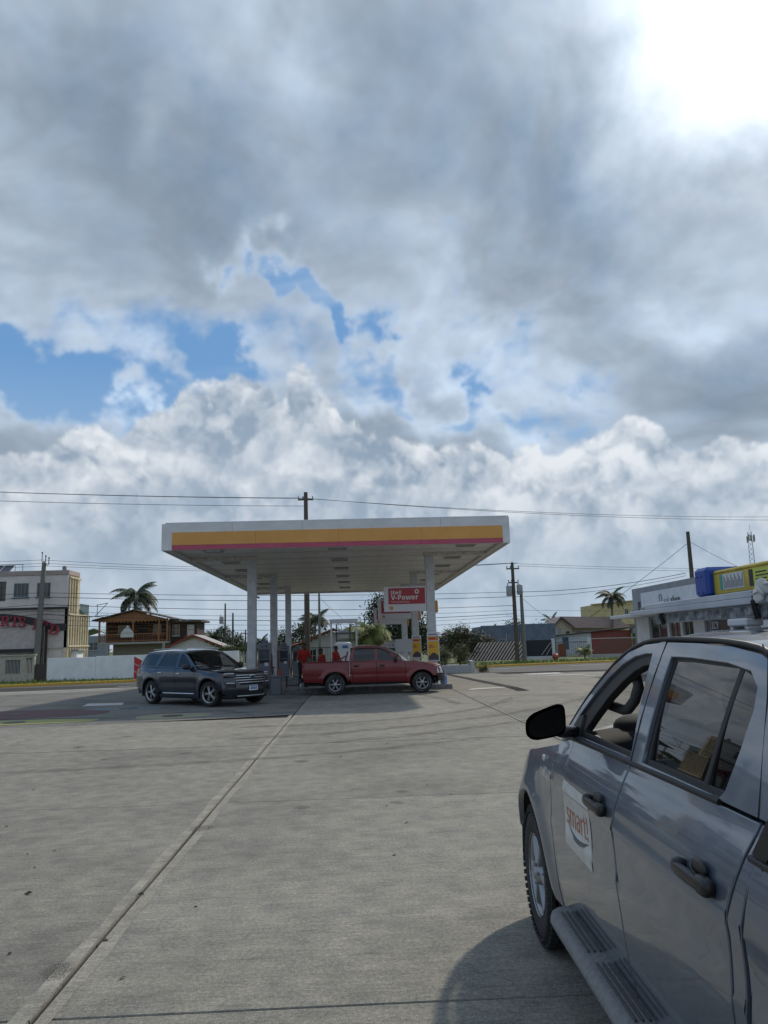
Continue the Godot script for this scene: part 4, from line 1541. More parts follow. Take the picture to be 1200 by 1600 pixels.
	for y in [2.3, 2.8]:
		tb.bx(Vector3(-0.5, y, -0.29), Vector3(0.9, y + 0.07, -0.24))
	part(ga, "cross_bar", tb, mats["gantry_dark"])
	tb = MB.new()
	tb.bx(Vector3(-0.45, 2.45, -0.55), Vector3(0.55, 3.05, -0.32), 0.02)
	part(ga, "panel", tb, mat("gantry_panel", Color(0.33, 0.335, 0.33), 0.6))
	var ic := thing("ice_cabinet", "white ice cabinet with a blue label under the steel frame", "cabinet", Vector3(-0.85, -0.3, -55.9))
	tb = MB.new()
	tb.bx(Vector3(-0.60, 0, -0.4), Vector3(0.60, 2.1, 0.3), 0.03)
	part(ic, "case", tb, mat("ice_white", Color(0.55, 0.58, 0.62), 0.4))
	tb = MB.new()
	tb.bx(Vector3(-0.05, 1.75, 0.301), Vector3(0.35, 1.95, 0.31))
	part(ic, "label_plate", tb, mat("ice_blue", Color(0.05, 0.12, 0.35), 0.4))
	tb = MB.new()
	tb.lump(Vector3(0, 2.1, -0.05), Vector3(0.55, 0.09, 0.3), 3.0, Basis.IDENTITY, 14, 6)
	part(ic, "lid", tb, mats["ice_white"])
	# a leafy sapling beyond the pickup bed
	broadleaf("shrub", "straggly roadside plant seen above the red pickup bed", "", Vector3(-1.9, gy(-47.0) - 0.1, -49.5), 1.3, [[-0.4, 1.0, 0, 0.35, 0.35, 0.3], [0.2, 0.85, 0, 0.45, 0.35, 0.3], [0.75, 1.0, 0.1, 0.3, 0.4, 0.3]], 0.10, 900, [g5, g1], 71, 0.03, "plant")
	# trees behind
	palm("bushy young coconut palm with yellowing fronds behind the fuel signs", "palms behind the station", Vector3(1.1, -0.2, -61.0), 2.7, 2.3, 20, 31, Vector3(0.1, 0, 0), 1.25, 0.34, "bright", 0.16)
	palm("low yellow-green palm clump beside the bushy young palm", "palms behind the station", Vector3(2.0, -0.2, -60.0), 1.1, 1.9, 16, 32, Vector3(0.1, 0, 0), 1.3, 0.34, "bright", 0.12)
	broadleaf("tree", "tall dense dark green tree behind the fuel signs", "trees behind the road", Vector3(3.6, -0.2, -74.0), 7.0, [[-0.6, 5.2, 0, 1.9, 1.6, 1.5], [1.4, 4.4, 0.3, 1.8, 1.7, 1.5], [-1.6, 4.0, 0, 1.2, 1.2, 1.2], [0.6, 3.0, 0.4, 2.3, 1.5, 1.5], [2.6, 2.8, 0, 1.3, 1.2, 1.2], [-0.6, 1.8, 0.5, 2.2, 1.2, 1.2], [2.0, 1.5, 0.5, 2.0, 1.1, 1.2]], 0.26, 13000, [g2, g3, g2], 72, 0.25)
	broadleaf("tree", "spreading rust-tinged tree beside the striped fence", "trees behind the road", Vector3(9.4, -0.2, -71.0), 3.8, [[0, 2.4, 0, 1.6, 1.0, 1.0], [-1.4, 1.9, 0, 1.2, 0.9, 0.9], [1.4, 1.9, 0, 1.4, 0.9, 0.9], [-2.4, 1.3, 0, 1.0, 0.8, 0.8], [0.6, 1.3, 0.4, 1.9, 0.9, 0.9], [2.6, 1.4, 0, 0.9, 0.8, 0.8]], 0.20, 8500, [g4, g2, g3], 73, 0.18)
	broadleaf("tree", "dark tree behind the signs next to the rust-tinged tree", "trees behind the road", Vector3(6.2, -0.2, -76.0), 4.5, [[0, 3.0, 0, 1.3, 1.2, 1.0], [0.8, 2.0, 0, 1.4, 1.0, 1.0], [-0.9, 1.8, 0, 1.2, 1.0, 1.0]], 0.24, 4200, [g2, g3], 74, 0.16)
	broadleaf("tree", "low leafy tree at the pole pair beyond the white cottage", "trees behind the road", Vector3(-17.6, -0.2, -105.0), 4.5, [[-1.2, 2.6, 0, 1.8, 1.6, 1.2], [1.2, 2.4, 0, 1.9, 1.4, 1.2], [0.2, 3.8, 0, 1.2, 0.9, 0.9], [3.0, 1.6, 0, 1.6, 1.0, 1.0]], 0.28, 5200, [g3, g2], 75, 0.2)
	broadleaf("tree", "dense tree behind the rear canopy column and the red roof", "trees behind the road", Vector3(-7.2, -0.2, -98.0), 6.0, [[-1.4, 2.6, 0, 1.7, 1.5, 1.2], [0.8, 3.6, 0, 1.7, 1.5, 1.2], [2.4, 2.4, 0, 1.5, 1.4, 1.2], [-2.8, 1.8, 0, 1.2, 1.2, 1.0]], 0.28, 6000, [g2, g3], 76, 0.2)
	# bare twiggy tree over the red roof
	var bt := thing("bare_tree", "thin leafless tree over the red-roofed house", "tree", Vector3(-1.2, -0.2, -80.0))
	var tm := MB.new()
	var rng := RandomNumberGenerator.new()
	rng.seed = 55
	tm.tube([Vector3.ZERO, Vector3(0.1, 1.6, 0), Vector3(0.0, 2.8, 0)], [0.12, 0.10, 0.07], 7)
	for k in 16:
		var a := rng.randf() * TAU
		var b0 := Vector3(0, 1.8 + rng.randf() * 1.0, 0)
		var b1 := b0 + Vector3(cos(a) * 0.9, 0.6 + rng.randf() * 0.7, sin(a) * 0.5)
		tm.tube([b0, b0.lerp(b1, 0.5) + Vector3(0, 0.15, 0), b1], [0.05, 0.035, 0.022], 5)
		for j in 3:
			var b2 := b1 + Vector3(rng.randf_range(-0.7, 0.7), rng.randf_range(0.1, 0.7), rng.randf_range(-0.3, 0.3))
			tm.tube([b1, b2], [0.02, 0.012], 4)
	part(bt, "trunk", tm, mat("twig_grey", Color(0.08, 0.07, 0.06), 0.9))
	palm("tall dark palm over the timber house", "palms behind the road", Vector3(-27.3, -0.2, -98.0), 8.5, 3.5, 26, 33, Vector3(-0.1, 0, 0), 1.45, 0.18, "", 0.24)
	palm("short palm seen between the canopy columns", "palms behind the road", Vector3(-13.5, -0.2, -112.0), 2.4, 1.7, 15, 34, Vector3.ZERO, 1.0, 0.26, "", 0.14)
	palm("bushy palm above the leafy tree at the pole pair", "palms behind the road", Vector3(-18.8, -0.2, -104.0), 3.2, 2.0, 16, 35, Vector3.ZERO, 1.1, 0.28, "", 0.16)
	palm("dark palm rising behind the red-roofed house", "palms behind the road", Vector3(-5.0, -0.2, -96.0), 5.0, 2.3, 18, 36, Vector3(0.2, 0, 0), 1.15, 0.28, "", 0.18)
	palm("small round palm beyond the white cottage roof", "palms behind the road", Vector3(-22.4, -0.2, -112.0), 3.4, 1.4, 14, 37, Vector3.ZERO, 1.0, 0.28, "", 0.14)

func build_right() -> void:
	var pane := mat("pane_dark", Color(0.02, 0.028, 0.032), 0.06, 0.0, 0.6)
	# blue-grey building
	var b := thing("blue_building", "flat blue-grey block building behind the striped fence", "building", Vector3(18.0, -0.2, -86.0))
	var slate := mottled("wall_slate", Color(0.105, 0.135, 0.19), Color(0.15, 0.18, 0.235), 5.0, 0.85, 0.01, 5)
	facade(b, "wall", rect(-4.0, 0, 0.6, 3.5), [rect(-2.0, 1.0, -1.3, 2.0)], at_wall(0, 0, 0), 0.15, slate)
	window(b, rect(-2.0, 1.0, -1.3, 2.0), at_wall(0, 0, 0), pane, mat("frame_pale", Color(0.4, 0.4, 0.4), 0.5), 1)
	facade(b, "wall", rect(0.6, 0, 4.2, 3.56), [], at_wall(0, 0, 0.6), 0.15, slate)
	var mb := MB.new()
	mb.bx(Vector3(-4.0, 3.3, -6.0), Vector3(4.2, 3.4, -0.16))
	mb.bx(Vector3(-4.1, 0, -6.0), Vector3(-3.9, 3.3, -0.16))
	mb.bx(Vector3(4.05, 0, -6.0), Vector3(4.2, 3.3, 0.4))
	part(b, "roof_slab", mb, slate)
	mb = MB.new()
	for x in [-1.2, 0.4]:
		mb.tube([Vector3(x, 0, 0.05), Vector3(x, 2.6, 0.05)], 0.04, 6)
	part(b, "downpipe", mb, mats["frame_pale"])
	var lr := thing("lean_to", "low lean-to roof before the blue-grey building", "shed", Vector3(12.6, -0.2, -76.0))
	mb = MB.new()
	mb.bx(Vector3(-1.1, 2.0, -2.5), Vector3(1.2, 2.14, 0.6), 0.01)
	part(lr, "roof", mb, mat("leanto_roof", Color(0.16, 0.14, 0.13), 0.7))
	mb = MB.new()
	mb.bx(Vector3(-1.0, 0, -2.4), Vector3(1.1, 2.0, 0.0))
	part(lr, "wall", mb, mats["wall_slate"])
	# striped fence: slanted pale boards on dark backing
	var sf := thing("striped_fence", "fence of slanting white boards over dark brown backing", "fence", Vector3(9.9, -0.15, -70.0))
	mb = MB.new()
	mb.prism(V2([[0.0, 0.05], [5.2, 0.05], [5.2, 1.70], [1.2, 1.70]]), 0.04, at_wall(0, 0, -0.03))
	part(sf, "backing", mb, mat("fence_brown", Color(0.045, 0.022, 0.016), 0.85))
	var slat := MB.new()
	slat.prism(V2([[0.0, 0.0], [0.155, 0.0], [1.305, 1.62], [1.15, 1.62]]), 0.03, Transform3D.IDENTITY)
	var slat_mesh := slat.mesh()
	for k in 15:
		var x := 0.06 + k * 0.29
		if x + 1.32 > 5.25:
			break
		mesh_part(sf, "slat", slat_mesh, mat("slat_pale", Color(0.55, 0.48, 0.44), 0.8)).position = Vector3(x, 0.07, 0.035)
	for k in 4:
		mb = MB.new()
		var x := 4.12 + k * 0.29
		var top := minf(1.62, (5.2 - x) / 1.15 * 1.62)
		if top > 0.2:
			mb.prism(V2([[0.0, 0.0], [0.17, 0.0], [0.17 + top * 0.71, top], [top * 0.71, top]]), 0.03, at_wall(x, 0.07, 0.035))
			part(sf, "slat", mb, mats["slat_pale"])
	# dark mesh fence bay and piers
	var df := thing("mesh_fence", "dark netted fence bay with a slanting white stay and white piers", "fence", Vector3(15.4, -0.15, -70.5))
	mb = MB.new()
	mb.bx(Vector3(0.0, 0.30, -0.03), Vector3(2.5, 1.75, 0.0))
	part(df, "netting", mb, mat("net_dark", Color(0.022, 0.028, 0.034), 0.85))
	for x in [-0.05, 2.62]:
		mb = MB.new()
		mb.bx(Vector3(x - 0.14, 0.0, -0.14), Vector3(x + 0.14, 1.85, 0.14), 0.02)
		part(df, "pier", mb, mat("pier_white", Color(0.55, 0.56, 0.57), 0.7))
	mb = MB.new()
	mb.bx(Vector3(0.1, 0.0, -0.12), Vector3(2.48, 0.30, 0.12), 0.02)
	part(df, "plinth", mb, mats["pier_white"])
	mb = MB.new()
	mb.bar(Vector3(1.5, 0.4, 0.05), Vector3(2.4, 1.5, 0.05), 0.08, 0.05)
	mb.bar(Vector3(1.9, 0.35, 0.05), Vector3(2.45, 1.15, 0.05), 0.30, 0.03)
	part(df, "stay", mb, mat("stay_grey", Color(0.36, 0.38, 0.42), 0.6))
	# yard gate between piers
	var gt := thing("yard_gate", "open iron yard gate between white piers with clutter behind", "gate", Vector3(18.3, -0.15, -71.0))
	for k in 15:
		mb = MB.new()
		mb.tube([Vector3(0.2 + k * 0.19, 0.05, 0), Vector3(0.2 + k * 0.19, 1.5, 0)], 0.016, 5)
		part(gt, "bar", mb, mat("gate_grey", Color(0.10, 0.10, 0.10), 0.6))
	mb = MB.new()
	mb.bx(Vector3(0.1, 1.45, -0.03), Vector3(3.0, 1.52, 0.03))
	mb.bx(Vector3(0.1, 0.15, -0.03), Vector3(3.0, 0.22, 0.03))
	part(gt, "rail", mb, mats["gate_grey"])
	mb = MB.new()
	mb.bx(Vector3(3.05, 0, -0.14), Vector3(3.35, 1.85, 0.14), 0.02)
	part(gt, "pier", mb, mats["pier_white"])
	mb = MB.new()
	mb.bx(Vector3(0.45, 0.2, -0.7), Vector3(1.15, 1.35, -0.4), 0.02)
	one("rusty_panel", mb.moved(Transform3D(Basis.IDENTITY, Vector3(18.3, -0.15, -71.0))), mat("rust_orange", Color(0.22, 0.07, 0.03), 0.85), "rust-orange panel leaning behind the yard gate", "panel")
	# lattice fence
	var lf := thing("lattice_fence", "reddish diagonal lattice fence with a slanting end", "fence", Vector3(21.7, -0.15, -71.5))
	var lat := mat("lattice_red", Color(0.17, 0.085, 0.065), 0.85)
	for d in [-1.0, 1.0]:
		for k in 34:
			var x0 := -1.4 + k * 0.20
			var a := Vector2(x0, 0.32)
			var c := Vector2(x0 + (1.4 if d > 0 else -1.4), 1.70)
			# keep inside the slanting outline
			var pts := Geometry2D.intersect_polyline_with_polygon(PackedVector2Array([a, c]), V2([[0.0, 0.32], [4.6, 0.32], [4.6, 1.70], [1.25, 1.70]]))
			for pl in pts:
				if pl[0].distance_to(pl[-1]) > 0.15:
					mb = MB.new()
					mb.bar(Vector3(pl[0].x, pl[0].y, d * 0.012), Vector3(pl[-1].x, pl[-1].y, d * 0.012), 0.065, 0.02, Vector3(0, 0, 1))
					part(lf, "lattice_strip", mb, lat)
	mb = MB.new()
	mb.bx(Vector3(-0.1, 0.0, -0.12), Vector3(4.8, 0.30, 0.12), 0.02)
	part(lf, "plinth", mb, mat("plinth_grey", Color(0.36, 0.36, 0.36), 0.8))
	mb = MB.new()
	mb.bx(Vector3(0.0, 1.70, -0.02), Vector3(4.6, 1.78, 0.03))
	part(lf, "top_rail", mb, mats["plinth_grey"])
	mb = MB.new()
	mb.bx(Vector3(4.62, 0.0, -0.12), Vector3(4.86, 1.95, 0.12), 0.02)
	part(lf, "pier", mb, mats["pier_white"])
	# red round float on the verge
	mb = MB.new()
	mb.lump(Vector3(17.95, 0.09, -69.6), Vector3(0.29, 0.28, 0.29), 2.2)
	mb.lathe([Vector2(0.06, 0.0), Vector2(0.06, 0.07), Vector2(0.001, 0.08)], 10, Vector3(17.95, 0.35, -69.6))
	one("round_float", mb, mottled("float_red", Color(0.26, 0.035, 0.025), Color(0.42, 0.10, 0.07), 0.6, 0.4, 0.02, 4), "red round float lying on the verge before the gate", "float")
	palm("knee-high young palm before the lattice fence", "palms behind the road", Vector3(20.85, -0.2, -70.4), 0.75, 0.95, 13, 41, Vector3.ZERO, 1.1, 0.34, "bright", 0.06)
	# gabled house
	var g := thing("gabled_house", "cream house with a faded brown gable roof above the low sheds", "house", Vector3(26.8, -0.2, -100.0))
	var cream := mottled("house_cream", Color(0.36, 0.30, 0.22), Color(0.48, 0.42, 0.33), 3.0, 0.85, 0.02, 4)
	facade(g, "gable_wall", V2([[-1.5, 0], [1.4, 0], [1.4, 3.3], [0.0, 4.45], [-1.5, 2.9]]), [rect(-0.55, 2.0, 0.0, 3.2), rect(0.5, 1.9, 1.1, 2.8)], at_wall(0, 0, 0), 0.15, cream)
	window(g, rect(-0.55, 2.0, 0.0, 3.2), at_wall(0, 0, 0), mat("pane_pale", Color(0.25, 0.28, 0.32), 0.2), mat("frame_pale", Color(0.4, 0.4, 0.4), 0.5), 0, 0, false)
	window(g, rect(0.5, 1.9, 1.1, 2.8), at_wall(0, 0, 0), pane, mats["frame_pale"], 0, 0, false)
	facade(g, "long_wall", rect(1.4, 0, 8.4, 3.0), [rect(1.9, 1.9, 3.0, 2.75), rect(3.9, 1.9, 4.9, 2.75), rect(5.6, 1.9, 7.0, 2.75)], at_wall(0, 0, -0.4), 0.15, mottled("house_wall_pale", Color(0.32, 0.27, 0.22), Color(0.44, 0.38, 0.32), 3.0, 0.85, 0.02, 4))
	for r in [rect(1.9, 1.9, 3.0, 2.75), rect(3.9, 1.9, 4.9, 2.75), rect(5.6, 1.9, 7.0, 2.75)]:
		window(g, r, at_wall(0, 0, -0.4), pane, mats["frame_pale"], 2, 0, false)
	var rfm := mottled("roof_faded", Color(0.24, 0.175, 0.16), Color(0.42, 0.32, 0.30), 2.5, 0.85, 0.02, 6)
	mb = MB.new()
	mb.face(Vector3(-0.05, 4.62, 0.35), Vector3(6.9, 4.42, 0.30), Vector3(9.0, 3.05, 0.6), Vector3(1.55, 3.25, 0.6), Vector3(4, 0, -3))
	mb.face(Vector3(-0.05, 4.62, 0.35), Vector3(6.9, 4.42, 0.30), Vector3(6.9, 2.9, -5.0), Vector3(-0.05, 2.9, -5.0), Vector3(4, 0, -3))
	mb.face(Vector3(1.55, 3.25, 0.6), Vector3(9.0, 3.05, 0.6), Vector3(9.0, 2.93, 0.6), Vector3(1.55, 3.13, 0.6), Vector3(4, 3, -3))
	mb.face(Vector3(-0.05, 4.62, 0.36), Vector3(-1.75, 2.75, 0.36), Vector3(-1.75, 2.75, -5.0), Vector3(-0.05, 4.62, -5.0), Vector3(4, 0, -3))
	part(g, "roof", mb, rfm)
	mb = MB.new()
	mb.bar(Vector3(-1.75, 2.72, 0.40), Vector3(-0.05, 4.58, 0.40), 0.04, 0.14)
	mb.bar(Vector3(-0.05, 4.58, 0.41), Vector3(1.55, 3.2, 0.62), 0.04, 0.14)
	part(g, "barge_board", mb, mat("barge_brown", Color(0.07, 0.045, 0.04), 0.7))
	# low white and red sheds
	var ws := thing("white_shed", "long low white shed with a dark sloping roof edge", "shed", Vector3(24.0, -0.2, -88.0))
	facade(ws, "wall", V2([[-3.4, 0], [2.95, 0], [2.95, 2.45], [-3.4, 1.95]]), [rect(-0.4, 0.6, 0.3, 2.0)], at_wall(0, 0, 0), 0.15, mottled("shed_white", Color(0.42, 0.45, 0.50), Color(0.55, 0.58, 0.62), 3.0, 0.8, 0.02, 4))
	window(ws, rect(-0.4, 0.6, 0.3, 2.0), at_wall(0, 0, 0), mat("door_blue", Color(0.05, 0.10, 0.18), 0.6), mat("frame_blue", Color(0.07, 0.12, 0.2), 0.6), 0, 0, false)
	mb = MB.new()
	mb.bar(Vector3(-3.6, 2.02, 0.2), Vector3(7.9, 2.95, 0.2), 0.5, 0.10)
	part(ws, "roof_edge", mb, mat("roof_edge_dark", Color(0.06, 0.05, 0.048), 0.7))
	mb = MB.new()
	mb.face(Vector3(-3.6, 2.0, 0.0), Vector3(7.9, 2.93, 0.0), Vector3(7.9, 2.6, -5.0), Vector3(-3.6, 1.7, -5.0), Vector3(2, 0, -2))
	part(ws, "roof", mb, mat("shed_roof", Color(0.13, 0.11, 0.105), 0.7))
	var rs := thing("red_shed", "brick-red shed wall next to the long white shed", "shed", Vector3(29.3, -0.2, -88.0))
	facade(rs, "wall", rect(-2.3, 0, 2.3, 2.6), [], at_wall(0, 0, 0.0), 0.15, mottled("shed_red", Color(0.20, 0.05, 0.04), Color(0.29, 0.085, 0.07), 3.0, 0.8, 0.02, 4))
	mb = MB.new()
	mb.bx(Vector3(-2.3, 0, -2.5), Vector3(2.3, 2.5, -2.4))
	part(rs, "rear_wall", mb, mats["shed_red"])
	var gs := thing("green_shed", "small bright green shed beside the shop corner", "shed", Vector3(32.2, -0.2, -86.0))
	mb = MB.new()
	mb.bx(Vector3(-0.5, 0.0, -2.0), Vector3(1.9, 2.2, 0.0), 0.01)
	part(gs, "wall", mb, mat("green_wall", Color(0.035, 0.22, 0.05), 0.6))
	mb = MB.new()
	mb.bx(Vector3(-0.6, 2.2, -2.1), Vector3(2.0, 2.75, 0.1), 0.01)
	part(gs, "roof", mb, mat("green_roof", Color(0.34, 0.38, 0.38), 0.6))
	# yellow building far behind
	var y := thing("yellow_building", "pale yellow two-storey building rising behind the gabled house", "building", Vector3(42.0, -0.2, -125.0))
	var yl := mottled("wall_yellow", Color(0.46, 0.38, 0.20), Color(0.56, 0.48, 0.28), 5.0, 0.85, 0.01, 4)
	var wins := []
	for k in 5:
		wins.append(rect(-2.6 + k * 0.85, 4.2, -2.0 + k * 0.85, 5.0))
	wins.append(rect(2.1, 5.4, 2.7, 6.3))
	wins.append(rect(3.2, 5.4, 4.2, 6.0))
	wins.append(rect(2.6, 2.6, 4.6, 3.6))
	facade(y, "wall", V2([[-3.3, 0], [5.6, 0], [5.6, 7.7], [-3.3, 7.1]]), wins, at_wall(0, 0, 0), 0.2, yl)
	for r in wins:
		window(y, r, at_wall(0, 0, 0), pane, mats["frame_pale"], 1, 0, false)
	mb = MB.new()
	mb.bx(Vector3(-3.5, 3.75, 0.001), Vector3(5.8, 3.95, 0.4), 0.02)
	mb.bar(Vector3(-3.5, 7.14, 0.1), Vector3(5.8, 7.75, 0.1), 0.4, 0.12)
	part(y, "cornice", mb, yl)
	mb = MB.new()
	mb.bx(Vector3(-3.3, 0, -6.0), Vector3(5.6, 7.0, -5.8))
	mb.bx(Vector3(-3.4, 0, -6.0), Vector3(-3.2, 7.0, -0.25))
	part(y, "rear_wall", mb, yl)
	palm("tall slender palm before the pale yellow building", "palms behind the road", Vector3(33.1, -0.2, -99.0), 7.0, 2.5, 22, 42, Vector3(0.35, 0, 0), 1.45, 0.17, "", 0.2)
	palm("distant palm over the blue-grey building roof edge", "palms behind the road", Vector3(19.6, -0.2, -112.0), 3.0, 1.5, 14, 43, Vector3.ZERO, 1.0, 0.28, "", 0.14)
	palm("distant palm between the rust-tinged tree and the blue-grey building", "palms behind the road", Vector3(12.8, -0.2, -100.0), 2.6, 1.6, 14, 44, Vector3.ZERO, 1.0, 0.28, "", 0.14)
	palm("ragged leaning palm behind the gabled house ridge", "palms behind the road", Vector3(29.0, -0.2, -116.0), 4.6, 1.7, 8, 45, Vector3(0.6, 0, 0), 0.8, 0.22, "", 0.16)
	var g2: Material = mats["leaf_dark"]
	var g3: Material = mats["leaf_mid"]
	broadleaf("tree", "dark round tree over the blue-grey building by the pole pair", "trees behind the road", Vector3(22.2, -0.2, -108.0), 5.0, [[0, 3.4, 0, 1.4, 1.2, 1.0], [1.0, 2.6, 0, 1.2, 1.0, 1.0], [-1.0, 2.4, 0, 1.2, 1.0, 1.0]], 0.28, 3600, [g2, g3], 81, 0.18)
	broadleaf("tree", "low tree line behind the gabled house", "trees behind the road", Vector3(27.0, -0.2, -116.0), 4.0, [[-1.6, 3.1, 0, 1.5, 0.7, 1.0], [0.4, 3.2, 0, 1.6, 0.8, 1.0], [-3.0, 2.4, 0, 1.3, 0.9, 1.0]], 0.28, 3000, [g3, g2], 82, 0.16)
	# far bushes closing the view at the horizon
	for k in 16:
		var x := -70.0 + k * 10.0 + 3.0 * sin(k * 2.3)
		if absf(x) < 200.0:
			broadleaf("tree", "low distant tree in the hazy line at the horizon", "distant tree line", Vector3(x, -0.3, -150.0 + 4.0 * sin(k * 1.7)), 4.0, [[0, 2.0, 0, 4.2, 1.5, 2.0], [3.5, 1.6, 0, 3.0, 1.2, 2.0], [-3.2, 1.5, 0, 3.2, 1.3, 2.0]], 0.5, 2200, [g2, g3], 200 + k, 0.2)
	build_shop()
	# lattice mast
	var tw := thing("lattice_mast", "thin lattice radio mast with antennas far behind the shop", "mast", Vector3(79.7, -0.2, -150.0))
	mb = MB.new()
	var top := 21.8
	for c in [[-1, -1], [1, -1], [0, 1]]:
		mb.tube([Vector3(c[0] * 0.75, 0, c[1] * 0.75), Vector3(c[0] * 0.38, top, c[1] * 0.38)], 0.05, 5)
	part(tw, "leg", mb, mat("mast_grey", Color(0.30, 0.29, 0.29), 0.6))
	mb = MB.new()
	for k in 22:
		var t0 := k / 22.0
		var t1 := (k + 1) / 22.0
		var cs := [[-1, -1], [1, -1], [0, 1]]
		for e in 3:
			var a: Array = cs[e]
			var c: Array = cs[(e + 1) % 3]
			var r0 := lerpf(0.75, 0.38, t0)
			var r1 := lerpf(0.75, 0.38, t1)
			mb.tube([Vector3(a[0] * r0, top * t0, a[1] * r0), Vector3(c[0] * r1, top * t1, c[1] * r1)], 0.035, 4, false)
	part(tw, "bracing", mb, mats["mast_grey"])
	for k in 5:
		mb = MB.new()
		var a := k * 1.3
		mb.box(Vector3(cos(a) * 0.7, top - 1.2 - 0.3 * (k % 2), sin(a) * 0.7), Vector3(0.25, 1.3, 0.15))
		part(tw, "antenna", mb, mats["mast_grey"])
	mb = MB.new()
	mb.tube([Vector3(0, top, 0), Vector3(0, top + 1.4, 0)], 0.03, 5)
	part(tw, "lightning_rod", mb, mats["mast_grey"])

func build_shop() -> void:
	var s := thing("station_shop", "grey station shop with a tall plain parapet and a glazed front", "shop", Vector3(14.5, 0.0, -30.0))
	var grey := mottled("shop_grey", Color(0.22, 0.24, 0.27), Color(0.28, 0.30, 0.33), 4.0, 0.6, 0.01, 4)
	var light := mottled("shop_panel", Color(0.55, 0.58, 0.62), Color(0.64, 0.67, 0.71), 4.0, 0.5, 0.01, 4)
	var pane := mat("pane_dark", Color(0.02, 0.028, 0.032), 0.06, 0.0, 0.6)
	# front faces -x: frame with x along +z
	var f := Transform3D(Basis(Vector3.UP, -PI / 2), Vector3.ZERO)
	# wall x runs from the far end (negative) to the near end
	var holes := [rect(-7.6, 0.2, -5.55, 2.62), rect(-5.2, 0.2, -4.1, 2.62), rect(-3.75, 0.2, -2.75, 2.62), rect(-1.6, 0.2, -1.2, 2.62)]
	facade(s, "wall", rect(-9.6, -0.3, 8.0, 4.15), holes, f, 0.2, grey)
	var alu := mat("shop_frame", Color(0.38, 0.40, 0.43), 0.4, 0.4)
	for h in holes:
		window(s, h, f, pane, alu, 1, 0, false)
	# light cladding boards above the glazing and beside it
	for k in 4:
		var mb := MB.new()
		mb.bx(Vector3(-0.06, 2.80, -8.45 + k * 4.1 + 0.004), Vector3(-0.001, 3.86, -8.45 + (k + 1) * 4.1 - 0.004), 0.004)
		part(s, "cladding_panel", mb, light)
	for r in [[-9.4, -7.7], [-5.5, -5.25], [-4.05, -3.8], [-2.7, -1.65], [-0.15, 3.0], [3.02, 6.0]]:
		var mb := MB.new()
		mb.bx(Vector3(-0.05, -0.2, r[0]), Vector3(-0.001, 2.74, r[1]), 0.004)
		part(s, "cladding_panel", mb, light)
	# small square opening near the far corner
	var sq := MB.new()
	sq.bx(Vector3(-0.02, 3.0, -9.05), Vector3(-0.001, 3.45, -8.72))
	part(s, "vent_opening", sq, mat("opening_dark", Color(0.015, 0.016, 0.02), 0.5))
	# entrance canopy slab
	var mb := MB.new()
	mb.bx(Vector3(-1.2, 2.64, -10.0), Vector3(-0.061, 2.80, 2.0), 0.02)
	part(s, "awning", mb, light)
	# lettering: ring emblem and name
	mb = MB.new()
	var lf := Transform3D(Basis(Vector3.UP, -PI / 2), Vector3(-0.066, 3.31, -5.55))
	write(mb, "sol", 0.46, lf, 0.01, false)
	part(s, "lettering", mb, mat("sol_grey", Color(0.19, 0.21, 0.24), 0.5))
	mb = MB.new()
	write(mb, "shop", 0.46, Transform3D(Basis(Vector3.UP, -PI / 2), Vector3(-0.066, 3.31, -4.78)), 0.01, true)
	part(s, "lettering", mb, mat("shop_dark", Color(0.02, 0.025, 0.05), 0.5))
	mb = MB.new()
	var arc := []
	for k in 17:
		var a := lerpf(-0.9, PI + 0.9, k / 16.0)
		arc.append(Vector3(-0.072, 3.48 + sin(a) * 0.17, -5.92 + cos(a) * 0.15))
	mb.tube(arc, 0.022, 6)
	part(s, "arch_emblem", mb, mats["sol_grey"])
	# remaining walls and roof
	mb = MB.new()
	mb.bx(Vector3(0.0, -0.3, -9.8), Vector3(9.0, 4.15, -9.61))
	mb.bx(Vector3(8.8, -0.3, -9.6), Vector3(9.0, 4.0, 8.0))
	mb.bx(Vector3(0.0, -0.3, 8.01), Vector3(9.0, 4.0, 8.2))
	part(s, "side_wall", mb, grey)
	mb = MB.new()
	mb.bx(Vector3(0.21, 3.7, -9.6), Vector3(8.79, 3.8, 8.0))
	part(s, "roof", mb, mats["shop_grey"])
	# poster beside the door
	var p := thing("drinks_poster", "dark blue poster reading ICY COLD beside the shop window", "poster", Vector3(14.5, 0.0, -30.0))
	mb = MB.new()
	mb.bx(Vector3(-0.075, 1.35, -0.98), Vector3(-0.052, 2.72, -0.20), 0.004)
	part(p, "sheet", mb, mat("poster_navy", Color(0.012, 0.02, 0.055), 0.3))
	mb = MB.new()
	write(mb, "ICY", 0.40, Transform3D(Basis(Vector3.UP, -PI / 2), Vector3(-0.080, 2.08, -0.92)), 0.003)
	write(mb, "COLD", 0.40, Transform3D(Basis(Vector3.UP, -PI / 2), Vector3(-0.080, 1.74, -0.96)), 0.003)
	part(p, "lettering", mb, mat("poster_letters", Color(0.60, 0.62, 0.66), 0.4))
	mb = MB.new()
	mb.bx(Vector3(-0.074, 1.35, -0.19), Vector3(-0.052, 2.72, 0.55), 0.004)
	one("drinks_poster", mb.moved(Transform3D(Basis.IDENTITY, Vector3(14.5, 0, -30.0))), mat("poster_brown", Color(0.06, 0.022, 0.015), 0.3), "dark brown poster panel next to the ICY COLD poster", "poster")
	# pole and stay wires behind the shop
	# glazed doors further along lead inside: floor and counter keep the rooms dark
	mb = MB.new()
	mb.bx(Vector3(0.25, -0.25, -9.5), Vector3(8.7, -0.15, 7.9))
	mb.bx(Vector3(2.5, -0.15, -8.0), Vector3(3.1, 1.0, -2.0))
